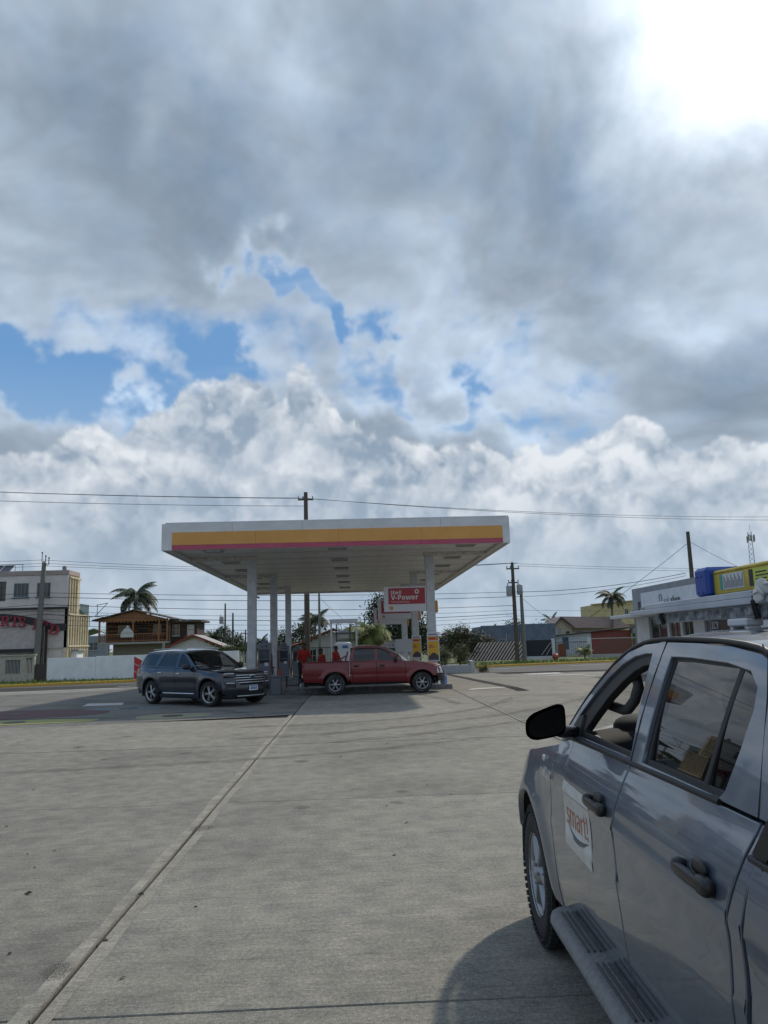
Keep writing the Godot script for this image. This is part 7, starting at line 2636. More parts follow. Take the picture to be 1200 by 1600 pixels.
	for i in 19:
		var s := lerpf(1.20, 2.775, i / 18.0)
		var line := []
		var top := curve([[1.18, 1.675], [1.30, 1.718], [1.50, 1.768], [1.75, 1.794], [2.05, 1.800], [2.4, 1.792], [2.65, 1.765], [2.78, 1.715]], s)
		for j in 25:
			var u := j / 12.0 - 1.0
			var half := 0.655
			var y := top - 0.010 * u * u - 0.034 * pow(absf(u), 7.0)
			# pressed ribs along the roof
			y += 0.004 * exp(-pow((absf(u) - 0.45) / 0.05, 2.0)) * clampf((s - 1.5) * 3.0, 0.0, 1.0)
			line.append(Vector3(u * half, y, s))
		rows.append(line)
	mb.sheet(rows, Vector3.UP, 0.012)
	part(car, "roof", mb, silver)
	mb = MB.new()
	var gut := []
	for k in 22:
		var s := lerpf(0.62, 2.78, k / 21.0)
		var y := curve([[0.60, 1.236], [0.72, 1.325], [0.90, 1.45], [1.08, 1.565], [1.24, 1.655], [1.40, 1.716], [1.58, 1.750], [1.80, 1.760], [2.15, 1.756], [2.40, 1.746], [2.60, 1.726], [2.78, 1.68]], s)
		var w := hilux_w(Vector2(s, y)) - 0.010
		gut.append(Vector3(-w, y + 0.001, s))
	mb.tube(gut, 0.011, 6)
	both(car, "roof_gutter", mb, rubber)
	# windscreen
	mb = MB.new()
	rows = []
	for i in 9:
		var t := i / 8.0
		var line := []
		for j in 17:
			var u := j / 8.0 - 1.0
			var a := Vector3(u * 0.775, 1.205 + 0.02 * u * u, 0.36 + 0.30 * u * u)
			var b := Vector3(u * 0.655, 1.715 - 0.02 * u * u, 1.235 + 0.14 * u * u)
			var p := a.lerp(b, t)
			p += Vector3(0, 0.04, -0.02) * sin(t * PI)
			line.append(p)
		rows.append(line)
	mb.sheet(rows, Vector3(0, 0.5, -0.8))
	part(car, "windscreen", mb, mats["clear_glass"])
	# cowl, bulkhead and floor so that the cab is closed
	mb = MB.new()
	rows = []
	for i in 3:
		var line := []
		for j in 13:
			var u := j / 6.0 - 1.0
			line.append(Vector3(u * 0.80, 1.19 + 0.012 * i - 0.02 * u * u, 0.58 - 0.06 * i + 0.10 * u * u - 0.12 * i * (1.0 - u * u)))
		rows.append(line)
	mb.sheet(rows, Vector3.UP)
	part(car, "cowl", mb, black)
	var dark := mat("interior_dark", Color(0.007, 0.007, 0.008), 0.8)
	mb = MB.new()
	mb.bx(Vector3(-0.80, 0.40, 0.50), Vector3(0.80, 0.46, 2.76))
	mb.bx(Vector3(-0.80, 0.46, 0.52), Vector3(0.80, 1.12, 0.56))
	mb.bx(Vector3(-0.78, 0.46, 2.70), Vector3(0.78, 1.30, 2.76))
	part(car, "cab_floor", mb, dark)
	mb = MB.new()
	panel(mb, V2([[-0.80, 0.5], [0.80, 0.5], [0.80, 1.29], [0.66, 1.70], [-0.66, 1.70], [-0.80, 1.29]]), func(p: Vector2) -> Vector3: return Vector3(p.x, p.y, 2.80 - 0.03 * pow(p.x / 0.8, 2.0)), Vector3(0, 0, 1), 0.12, 0.02, 0.004, [V2([[-0.62, 1.33], [0.62, 1.33], [0.55, 1.62], [-0.55, 1.62]])])
	part(car, "cab_back", mb, silver)
	mb = MB.new()
	panel(mb, V2([[-0.63, 1.32], [0.63, 1.32], [0.56, 1.63], [-0.56, 1.63]]), func(p: Vector2) -> Vector3: return Vector3(p.x, p.y, 2.785), Vector3(0, 0, 1), 0.2, 0.0, 0.001)
	part(car, "rear_window", mb, mats["tinted_glass"])
	# inner door cards
	mb = MB.new()
	mb.bx(Vector3(-0.815, 0.45, 0.62), Vector3(-0.765, 1.285, 1.74), 0.02)
	mb.bx(Vector3(-0.815, 0.45, 1.77), Vector3(-0.765, 1.29, 2.70), 0.02)
	mb.bx(Vector3(-0.77, 0.90, 1.0), Vector3(-0.70, 0.96, 1.62), 0.02)
	both(car, "door_card", mb, dark)
	mb = MB.new()
	rows = []
	for i in 9:
		var a := i / 8.0
		var line := []
		for j in 13:
			var u := j / 6.0 - 1.0
			var prof := Vector2(curve([[0.0, 0.50], [0.25, 0.72], [0.5, 0.98], [0.75, 1.10], [1.0, 1.08]], a), curve([[0.0, 1.262], [0.25, 1.305], [0.5, 1.30], [0.75, 1.19], [1.0, 0.85]], a))
			var hood := 0.085 * exp(-pow((u + 0.52) / 0.30, 2.0)) * sin(a * PI)
			line.append(Vector3(u * 0.77, prof.y + hood * 0.6, prof.x + 0.22 * u * u * (1.0 - a * 0.7)))
		rows.append(line)
	mb.sheet(rows, Vector3(0, 0.7, 0.7))
	mb.lump(Vector3(-0.44, 1.305, 0.93), Vector3(0.20, 0.085, 0.17), 3.0)
	part(car, "dashboard", mb, dark)
	mb = MB.new()
	var ring := []
	for k in 25:
		var a := TAU * k / 24
		ring.append(Vector3(-0.40, 1.20, 1.24) + Vector3(cos(a) * 0.19, sin(a) * 0.175, -sin(a) * 0.075))
	mb.tube(ring, 0.016, 8, false)
	mb.lump(Vector3(-0.40, 1.195, 1.225), Vector3(0.07, 0.06, 0.03), 2.5)
	mb.bar(Vector3(-0.58, 1.20, 1.24), Vector3(-0.22, 1.20, 1.24), 0.03, 0.03)
	part(car, "steering_wheel", mb, mat("wheel_black", Color(0.02, 0.02, 0.021), 0.5))
	for sx in [-0.38, 0.38]:
		mb = MB.new()
		mb.lump(Vector3(sx, 0.82, 1.52), Vector3(0.25, 0.10, 0.26), 4.0)
		mb.lump(Vector3(sx, 1.12, 1.80), Vector3(0.24, 0.32, 0.085), 3.5, Basis(Vector3.RIGHT, -0.25))
		mb.lump(Vector3(sx, 1.53, 1.90), Vector3(0.13, 0.085, 0.05), 3.0, Basis(Vector3.RIGHT, -0.2))
		part(car, "seat", mb, mat("seat_cloth", Color(0.028, 0.028, 0.03), 0.9))
	mb = MB.new()
	mb.lump(Vector3(0, 0.82, 2.36), Vector3(0.66, 0.10, 0.25), 5.0)
	mb.lump(Vector3(0, 1.12, 2.62), Vector3(0.66, 0.32, 0.08), 5.0, Basis(Vector3.RIGHT, -0.2))
	part(car, "rear_seat", mb, mats["seat_cloth"])
	# grab handle on the windscreen pillar of the driver's side
	mb = MB.new()
	var loop := []
	for q in [[0.97, 1.455, 0.0], [0.955, 1.475, 0.0], [1.05, 1.53, 0.0], [1.20, 1.585, 0.0], [1.36, 1.605, 0.02], [1.42, 1.595, 0.03], [1.44, 1.555, 0.03], [1.37, 1.49, 0.03], [1.27, 1.445, 0.03], [1.20, 1.435, 0.03], [1.08, 1.445, 0.01], [0.97, 1.455, 0.0]]:
		loop.append(Vector3(-0.70 + q[2], q[1], q[0] - 0.02))
	mb.tube(loop, 0.024, 10, false)
	part(car, "grab_handle", mb, mat("handle_grey", Color(0.05, 0.052, 0.056), 0.7))
	mb = MB.new()
	var pil := []
	for k in 9:
		var t := k / 8.0
		pil.append(Vector3(-lerpf(0.765, 0.63, t), lerpf(1.25, 1.69, t) + 0.03 * sin(t * PI), lerpf(0.66, 1.36, t)))
	mb.tube(pil, 0.034, 8)
	both(car, "pillar_trim", mb, mat("pillar_grey", Color(0.06, 0.062, 0.066), 0.75))
	mb = MB.new()
	mb.lump(Vector3(0.0, 1.60, 1.16), Vector3(0.12, 0.035, 0.02), 3.0)
	part(car, "inside_mirror", mb, black)
	# door mirror
	mb = MB.new()
	var mo := Vector3(-1.000, 1.362, 0.95)
	rows = []
	for i in 9:
		var t := i / 8.0
		var k := pow(maxf(0.0, 1.0 - pow(1.0 - t, 3.0)), 0.5)
		var line := []
		for j in 25:
			var a := TAU * j / 24
			var cs := cos(a)
			var sn := sin(a)
			var px := signf(cs) * pow(absf(cs), 0.52) * 0.098 * k
			var py := signf(sn) * pow(absf(sn), 0.52) * (0.070 + 0.018 * cs) * k
			line.append(mo + Vector3(px, py + px * 0.26, -0.09 + 0.13 * t))
		rows.append(line)
	mb.sheet(rows, Vector3(0, 0, 1))
	# make the shell's faces look outwards
	for i in mb.n.size():
		var away := mb.v[i] - mo
		if mb.n[i].dot(away) < 0.0:
			mb.n[i] = -mb.n[i]
	mb.lump(Vector3(-0.875, 1.312, 0.90), Vector3(0.070, 0.030, 0.045), 3.0)
	both(car, "mirror", mb, mat("mirror_black", Color(0.004, 0.004, 0.005), 0.25))
	mb = MB.new()
	var oval := PackedVector2Array()
	for j in 24:
		var a := TAU * j / 24
		var px := signf(cos(a)) * pow(absf(cos(a)), 0.62) * 0.088
		oval.append(Vector2(px, signf(sin(a)) * pow(absf(sin(a)), 0.62) * (0.060 + 0.016 * cos(a)) + px * 0.26))
	mb.prism(oval, 0.004, Transform3D(Basis(Vector3.UP, -0.10), mo + Vector3(0, 0, 0.046)))
	both(car, "mirror_glass", mb, mat("mirror_dark", Color(0.004, 0.004, 0.005), 0.12, 0.0, 0.35))
	# sail panel at the mirror foot
	mb = MB.new()
	panel(mb, V2([[0.70, 1.272], [0.95, 1.282], [0.95, 1.40], [0.88, 1.385]]), func(p: Vector2) -> Vector3: return hilux_side(p) + Vector3(0.002, 0, 0), side, 0.06, 0.02)
	both(car, "mirror_foot", mb, black)
	# running board with ribs
	mb = MB.new()
	rows = []
	for i in 25:
		var s := lerpf(0.62, 2.66, i / 24.0)
		var e := clampf(minf(s - 0.62, 2.66 - s) / 0.16, 0.0, 1.0)
		e = sqrt(1.0 - (1.0 - e) * (1.0 - e))
		var line := []
		for q in [[0.76, 0.335], [0.76, 0.425], [0.80, 0.432], [0.955, 0.428], [0.985, 0.412], [0.998, 0.385], [0.985, 0.355], [0.93, 0.338], [0.76, 0.335]]:
			line.append(Vector3(-(0.78 + (q[0] - 0.78) * (0.25 + 0.75 * e) if q[0] > 0.78 else q[0]), 0.385 + (q[1] - 0.385) * (0.55 + 0.45 * e), s))
		rows.append(line)
	mb.sheet(rows, Vector3(-0.3, 1, 0))
	for i in mb.n.size():
		if mb.n[i].dot(mb.v[i] - Vector3(-0.87, 0.385, mb.v[i].z)) < 0.0:
			mb.n[i] = -mb.n[i]
	var steps := both(car, "running_board", mb, mottled("step_grey", Color(0.13, 0.135, 0.14), Color(0.22, 0.22, 0.22), 0.5, 0.6, 0.03, 4, 0.0, 0.0, false))
	for k in 2:
		for r in 6:
			var rb := MB.new()
			var z := 0.805 + r * 0.026
			for seg in 3:
				var s0 := 0.80 + seg * 0.62
				rb.bx(Vector3(-z - 0.010, 0.428, s0), Vector3(-z, 0.439, s0 + 0.50), 0.003)
			part(steps[k], "tread_rib", rb if k == 0 else rb.mirrored(), mat("rib_dark", Color(0.055, 0.056, 0.06), 0.7))
	# rocker under the doors
	mb = MB.new()
	mb.bx(Vector3(-0.855, 0.31, 0.55), Vector3(-0.72, 0.385, 2.76), 0.02)
	both(car, "sill", mb, mat("underbody", Color(0.02, 0.02, 0.02), 0.9))
	# mud flap behind the front wheel
	mb = MB.new()
	mb.box(Vector3(-0.79, 0.36, 0.50), Vector3(0.19, 0.28, 0.012), Basis(Vector3.RIGHT, -0.12))
	both(car, "mud_flap", mb, mat("flap_black", Color(0.03, 0.03, 0.031), 0.8))
	# chassis
	mb = MB.new()
	mb.bx(Vector3(-0.45, 0.34, -0.8), Vector3(-0.33, 0.46, 4.2))
	mb.bx(Vector3(0.33, 0.34, -0.8), Vector3(0.45, 0.46, 4.2))
	mb.tube([Vector3(-0.75, 0.39, 0), Vector3(0.75, 0.39, 0)], 0.05, 8)
	mb.tube([Vector3(-0.75, 0.39, 3.25), Vector3(0.75, 0.39, 3.25)], 0.06, 8)
	mb.bx(Vector3(-0.5, 0.42, -0.7), Vector3(0.5, 0.85, 0.5))
	part(car, "chassis", mb, mats["underbody"])
	# bed
	mb = MB.new()
	panel(mb, V2([[2.825, 1.285], [2.82, 0.9], [2.82, 0.62]] + arch(3.25, cy, 0.472, 152, 8, 16) + [[3.76, 0.42], [4.32, 0.50], [4.36, 0.9], [4.37, 1.285]]), S, side, 0.07, 0.03)
	both(car, "bed_side", mb, silver)
	mb = MB.new()
	mb.bx(Vector3(-0.80, 0.78, 2.85), Vector3(0.80, 0.82, 4.3))
	mb.bx(Vector3(-0.80, 0.80, 2.84), Vector3(0.80, 1.26, 2.88))
	mb.bx(Vector3(-0.80, 0.80, 2.84), Vector3(-0.74, 1.26, 4.3))
	mb.bx(Vector3(0.74, 0.80, 2.84), Vector3(0.80, 1.26, 4.3))
	part(car, "bed_liner", mb, mat("bed_black", Color(0.02, 0.02, 0.021), 0.8))
	mb = MB.new()
	mb.bx(Vector3(-0.78, 0.62, 4.30), Vector3(0.78, 1.28, 4.36), 0.02)
	part(car, "tailgate", mb, silver)
	mb = MB.new()
	mb.bx(Vector3(-0.86, 0.44, 4.36), Vector3(0.86, 0.60, 4.52), 0.03)
	part(car, "rear_bumper", mb, black)
	# wheels
	for s in [0.0, 3.25]:
		wheel(car, Vector3(-0.785, 0.39, s), true, 0.39, 0.25, 0.222, 6, "plain", true)
		wheel(car, Vector3(0.785, 0.39, s), false, 0.39, 0.25, 0.222, 6, "plain", true)
	# model lettering on the fender and a side lamp
	mb = MB.new()
	write(mb, "HILUX", 0.066, Transform3D.IDENTITY, 0.003, true, false, func(p: Vector2, d: float) -> Vector3:
		return hilux_side(Vector2(0.40 + p.x * 1.15, 1.050 + p.y * 1.0)) + Vector3(-0.006 - d, 0, 0))
	part(car, "badge", mb, mat("badge_silver", Color(0.62, 0.63, 0.65), 0.3, 0.2))
	mb = MB.new()
	mb.lump(hilux_side(Vector2(0.335, 1.105)) + Vector3(-0.004, 0, 0), Vector3(0.010, 0.018, 0.032), 2.5)
	both(car, "side_lamp", mb, mat("lamp_clear", Color(0.5, 0.5, 0.5), 0.15, 0.2))
	# magnetic sign on the door
	var sticker := MB.new()
	var on_door := func(p: Vector2, d: float) -> Vector3: return hilux_side(p) + Vector3(-0.0025 - d, 0, 0)
	panel(sticker, V2([[0.90, 1.085], [1.375, 1.075], [1.375, 0.775], [0.90, 0.785]]), func(p: Vector2) -> Vector3: return on_door.call(p, 0.0), side, 0.04, 0.0, 0.0005)
	var cream := mottled("sticker_cream", Color(0.50, 0.48, 0.43), Color(0.62, 0.61, 0.58), 0.6, 0.55, 0.01, 4, 0.0, 0.0, false)
	var sign_ := part(doors[0], "door_sticker", sticker, cream)
	sign_.set_meta("label", "cream magnetic door sign reading smart! in orange")
	mb = MB.new()
	write(mb, "smart!", 0.140, Transform3D.IDENTITY, 0.0015, false, false, func(p: Vector2, d: float) -> Vector3: return on_door.call(Vector2(0.935 + p.x * 1.0, 0.938 + p.y * 1.0), d))
	part(sign_, "lettering", mb, mat("smart_orange", Color(0.46, 0.12, 0.06), 0.5))
	mb = MB.new()
	var sw := []
	for k in 13:
		var t := k / 12.0
		var c := Vector2(lerpf(0.955, 1.34, t), 0.905 - 0.052 * sin(pow(t, 0.8) * PI * 0.92) - 0.012 * t)
		var hgt := 0.011 * sin(t * PI)
		sw.append([on_door.call(c + Vector2(0, hgt), 0.0015), on_door.call(c - Vector2(0, hgt), 0.0015)])
	mb.sheet(sw, side)
	part(sign_, "swoosh", mb, mat("swoosh_grey", Color(0.10, 0.105, 0.12), 0.5))
	# roof rack: two cross bars on feet, white clamp
	for s in [2.58]:
		mb = MB.new()
		mb.bar(Vector3(-0.64, 1.824, s), Vector3(0.64, 1.824, s), 0.045, 0.028, Vector3.UP, 0.006)
		for x in [-0.60, 0.60]:
			mb.bx(Vector3(x - 0.03, 1.76, s - 0.035), Vector3(x + 0.03, 1.812, s + 0.035), 0.008)
		part(car, "roof_bar", mb, mat("rack_black", Color(0.016, 0.016, 0.017), 0.5))
	# steel rack behind the cab: posts, foot brackets and hoop
	mb = MB.new()
	for x in [-0.895, 0.895]:
		mb.bx(Vector3(minf(x, x * 0.85), 1.205, 2.83), Vector3(maxf(x, x * 0.85), 1.222, 3.30), 0.004)
		mb.bar(Vector3(x * 0.96, 1.215, 2.87), Vector3(x * 0.92, 1.62, 3.22), 0.06, 0.05)
		mb.bar(Vector3(x * 0.96, 1.215, 3.26), Vector3(x * 0.90, 1.80, 3.26), 0.06, 0.05)
	mb.bar(Vector3(-0.80, 1.815, 3.26), Vector3(0.80, 1.815, 3.26), 0.06, 0.045)
	part(car, "bed_rack", mb, mats["rack_black"])
	# ---- what is strapped onto the rack
	var base := car.transform
	rack_cargo(base)

func rack_cargo(base: Transform3D) -> void:
	# aluminium extension ladder lying on the bars: two nested sections of channel rails
	var ladder := thing("extension_ladder", "long aluminium extension ladder with scuffed rails lying flat on the pickup roof rack", "ladder")
	ladder.transform = base
	var alu := mottled("ladder_alu", Color(0.20, 0.215, 0.235), Color(0.44, 0.46, 0.49), 0.8, 0.5, 0.012, 5, 0.0, 0.55, false)
	var grime := mottled("ladder_web", Color(0.05, 0.053, 0.057), Color(0.36, 0.38, 0.40), 0.45, 0.6, 0.014, 5, 0.0, 0.3, false)
	for sec in [[-0.402, 0.06, 0.95, 4.6, 1.840, 0.036, 0], [-0.366, 0.05, 0.62, 4.2, 1.889, 0.036, 1]]:
		for k in 2:
			var x: float = sec[k]
			var o := -1.0 if k == 0 else 1.0
			var mb := MB.new()
			mb.bx(Vector3(x, sec[4], sec[2]), Vector3(x + 0.005, sec[4] + sec[5], sec[3]))
			part(ladder, "rail_web", mb, grime if sec[6] == 0 else alu)
			mb = MB.new()
			mb.bx(Vector3(minf(x - 0.001, x - o * 0.032), sec[4] + sec[5] + 0.0005, sec[2]), Vector3(maxf(x + 0.006, x - o * 0.032), sec[4] + sec[5] + 0.0045, sec[3]), 0.001)
			mb.bx(Vector3(minf(x - 0.001, x - o * 0.032), sec[4] - 0.0045, sec[2]), Vector3(maxf(x + 0.006, x - o * 0.032), sec[4] - 0.0005, sec[3]), 0.001)
			part(ladder, "rail_flange", mb, alu)
		for r in 11:
			var mb := MB.new()
			var s: float = sec[2] + 0.15 + r * 0.31
			if s > sec[3] - 0.05:
				break
			mb.tube([Vector3(sec[0] + 0.005, sec[4] + sec[5] * 0.5, s), Vector3(sec[1], sec[4] + sec[5] * 0.5, s)], 0.014, 8)
			part(ladder, "rung", mb, alu)
	# bundle of pale plastic trunking tied beside the ladder
	var bd := MB.new()
	bd.box(Vector3(-0.400, 1.922, 2.42), Vector3(0.030, 0.026, 3.1), Basis(Vector3.UP, 0.006), 0.003)
	bd.box(Vector3(-0.400, 1.896, 2.30), Vector3(0.034, 0.025, 3.3), Basis(Vector3.UP, 0.010), 0.003)
	var board := one("plastic_trunking", bd, mottled("board_pale", Color(0.40, 0.42, 0.46), Color(0.56, 0.58, 0.62), 1.5, 0.5, 0.006, 4, 0.0, 0.0, false), "pale plastic trunking lengths tied along the aluminium ladder rail", "trunking")
	board.transform = base
	# yellow fibreglass step ladder with a blue top cap, folded, on its side
	var step := thing("step_ladder", "folded yellow fibreglass step ladder with a blue cap strapped above the pickup roof", "ladder")
	step.transform = base * Transform3D(Basis(Vector3.UP, 0.03), Vector3(-0.385, 1.936, 1.46))
	var yel := mottled("fibreglass_yellow", Color(0.42, 0.31, 0.03), Color(0.60, 0.47, 0.06), 0.7, 0.5, 0.01, 4, 0.0, 0.0, false)
	for k in 2:
		var mb := MB.new()
		mb.bx(Vector3(0.02 + k * 0.42, 0.0, 0.10), Vector3(0.045 + k * 0.42, 0.105, 2.3), 0.008)
		mb.bx(Vector3(0.02 + k * 0.40, 0.085, 0.10), Vector3(0.065 + k * 0.40, 0.108, 2.3), 0.006)
		part(step, "rail", mb, yel)
	for k in 2:
		var mb := MB.new()
		mb.bx(Vector3(0.08 + k * 0.32, -0.002, 0.16), Vector3(0.10 + k * 0.32, 0.06, 2.2), 0.006)
		part(step, "back_rail", mb, mat("fibreglass_red", Color(0.36, 0.06, 0.03), 0.5))
	for r in 6:
		var mb := MB.new()
		mb.bx(Vector3(0.045, 0.03, 0.30 + r * 0.31), Vector3(0.44, 0.095, 0.33 + r * 0.31), 0.006)
		part(step, "step", mb, mats["ladder_alu"])
	var mb2 := MB.new()
	mb2.bx(Vector3(-0.012, 0.0, 0.0), Vector3(0.50, 0.128, 0.125), 0.014)
	for q in [[0.02, 0.035], [0.02, 0.075], [0.09, 0.035], [0.09, 0.075]]:
		mb2.lump(Vector3(-0.012, q[0], q[1]), Vector3(0.004, 0.007, 0.007), 2.0, Basis.IDENTITY, 8, 6)
	part(step, "top_cap", mb2, mat("cap_blue", Color(0.012, 0.055, 0.30), 0.42))
	# safety labels on the rail
	for lb in [[0.185, 0.385, Color(0.60, 0.61, 0.62), "label_white"], [0.43, 0.70, Color(0.50, 0.58, 0.08), "label_green"]]:
		var lm := MB.new()
		lm.bx(Vector3(0.0175, 0.022, lb[0]), Vector3(0.0195, 0.086, lb[1]))
		var sticker := part(step, "safety_label", lm, mat(lb[3], lb[2], 0.5))
		var ink := MB.new()
		if lb[3] == "label_white":
			ink.bx(Vector3(0.0160, 0.022, lb[0]), Vector3(0.0172, 0.086, lb[0] + 0.022))
			part(sticker, "stripe", ink, mat("label_teal", Color(0.05, 0.33, 0.22), 0.5))
			ink = MB.new()
			for r in 16:
				ink.bx(Vector3(0.0164, 0.027, lb[0] + 0.032 + r * 0.0105), Vector3(0.0172, 0.081 - 0.012 * ((r * 7) % 3), lb[0] + 0.0365 + r * 0.0105))
			part(sticker, "print", ink, mat("print_grey", Color(0.20, 0.21, 0.22), 0.6))
		else:
			ink.bx(Vector3(0.0160, 0.022, lb[0]), Vector3(0.0172, 0.086, lb[0] + 0.03))
			for r in 4:
				ink.bx(Vector3(0.0164, 0.03 + r * 0.013, lb[0] + 0.05), Vector3(0.0172, 0.035 + r * 0.013, lb[0] + 0.15 - 0.02 * (r % 2)))
			part(sticker, "print", ink, mat("print_black", Color(0.03, 0.03, 0.03), 0.6))
	# straps round the load
	for s in [1.06, 2.02]:
		var st := MB.new()
		st.tube([Vector3(-0.405, 1.828, s), Vector3(-0.416, 1.87, s + 0.004), Vector3(-0.414, 1.925, s + 0.01), Vector3(-0.38, 1.931, s + 0.03)], 0.007, 6)
		st.tube([Vector3(-0.405, 1.828, s + 0.022), Vector3(-0.416, 1.87, s + 0.020), Vector3(-0.414, 1.925, s + 0.022)], 0.006, 6)
		st.lump(Vector3(-0.414, 1.888, s + 0.012), Vector3(0.012, 0.012, 0.018), 3.0, Basis.IDENTITY, 10, 6)
		var o := one("tie_strap", st, mat("strap_black", Color(0.012, 0.012, 0.013), 0.8), "black strap tying the ladder to the rack " + ("near the ladder's free end" if s < 2.0 else "under the yellow step ladder"), "strap", "straps on the roof rack")
		o.transform = base
	var rag := MB.new()
	for k in 7:
		var a := k * 0.9
		rag.lump(Vector3(-0.425 + 0.012 * cos(a), 1.930 + 0.018 * sin(a * 1.3), 2.12 + 0.02 * sin(a)), Vector3(0.007, 0.034 - 0.002 * k, 0.016 + 0.002 * k), 2.6, Basis(Vector3(1, 0.3, 0.2).normalized(), a * 1.7) * Basis(Vector3.UP, a), 12, 8)
	var ro := one("white_rag", rag, mat("rag_white", Color(0.62, 0.62, 0.61), 0.9), "crumpled white rag tucked under the yellow step ladder", "rag")
	ro.transform = base
	# white clamp standing on the roof
	var cl := MB.new()
	cl.bx(Vector3(-0.43, 1.803, 1.82), Vector3(-0.36, 1.833, 1.98), 0.006)
	for s in [1.825, 1.955]:
		cl.bx(Vector3(-0.42, 1.780, s), Vector3(-0.37, 1.803, s + 0.02), 0.003)
	var co := one("roof_clamp", cl, mat("clamp_white", Color(0.62, 0.63, 0.64), 0.5), "small white bridge clamp standing on the pickup roof", "clamp")
	co.transform = base

# -------------------------------- the dark grey sport utility vehicle
func suv_w(p: Vector2) -> float:
	var s := p.x
	var y := p.y
	var drop := 0.0
	if s < 0.8:
		drop = 0.12 * pow((0.8 - s) / 1.5, 1.1)
	var w := curve([[0.20, 0.88], [0.30, 0.925], [0.45, 0.95], [0.62, 0.965], [0.80, 0.985], [0.92, 0.985], [1.02, 0.968], [1.09, 0.945], [1.14, 0.918], [1.18, 0.90], [1.45, 0.80], [1.62, 0.725], [1.70, 0.67], [1.74, 0.60]], y + drop)
	if s < 0.1:
		w -= 0.20 * pow((0.1 - s) / 0.95, 2.6)
	if s > 3.2:
		w -= 0.14 * pow((s - 3.2) / 0.9, 2.2)
	for cx in [0.0, 3.025]:
		var d := Vector2(s - cx, y - 0.39).length()
		if y < 1.1 and d < 0.9:
			w += 0.020 * exp(-pow((d - 0.50) / 0.10, 2.0))
	w -= 0.012 * exp(-pow((y - 0.72) / 0.09, 2.0)) * clampf(minf(s - 0.5, 2.6 - s) * 4.0, 0.0, 1.0)
	return w

func suv_side(p: Vector2) -> Vector3:
	return Vector3(-suv_w(p), p.y, p.x)

func suv_nose(p: Vector2) -> Vector3:
	var y := p.y
	var base := curve([[0.22, -0.84], [0.32, -0.90], [0.50, -0.935], [0.66, -0.925], [0.85, -0.895], [0.98, -0.845], [1.04, -0.76]], y)
	return Vector3(p.x, y, base + 0.34 * pow(absf(p.x) / 0.95, 2.4))

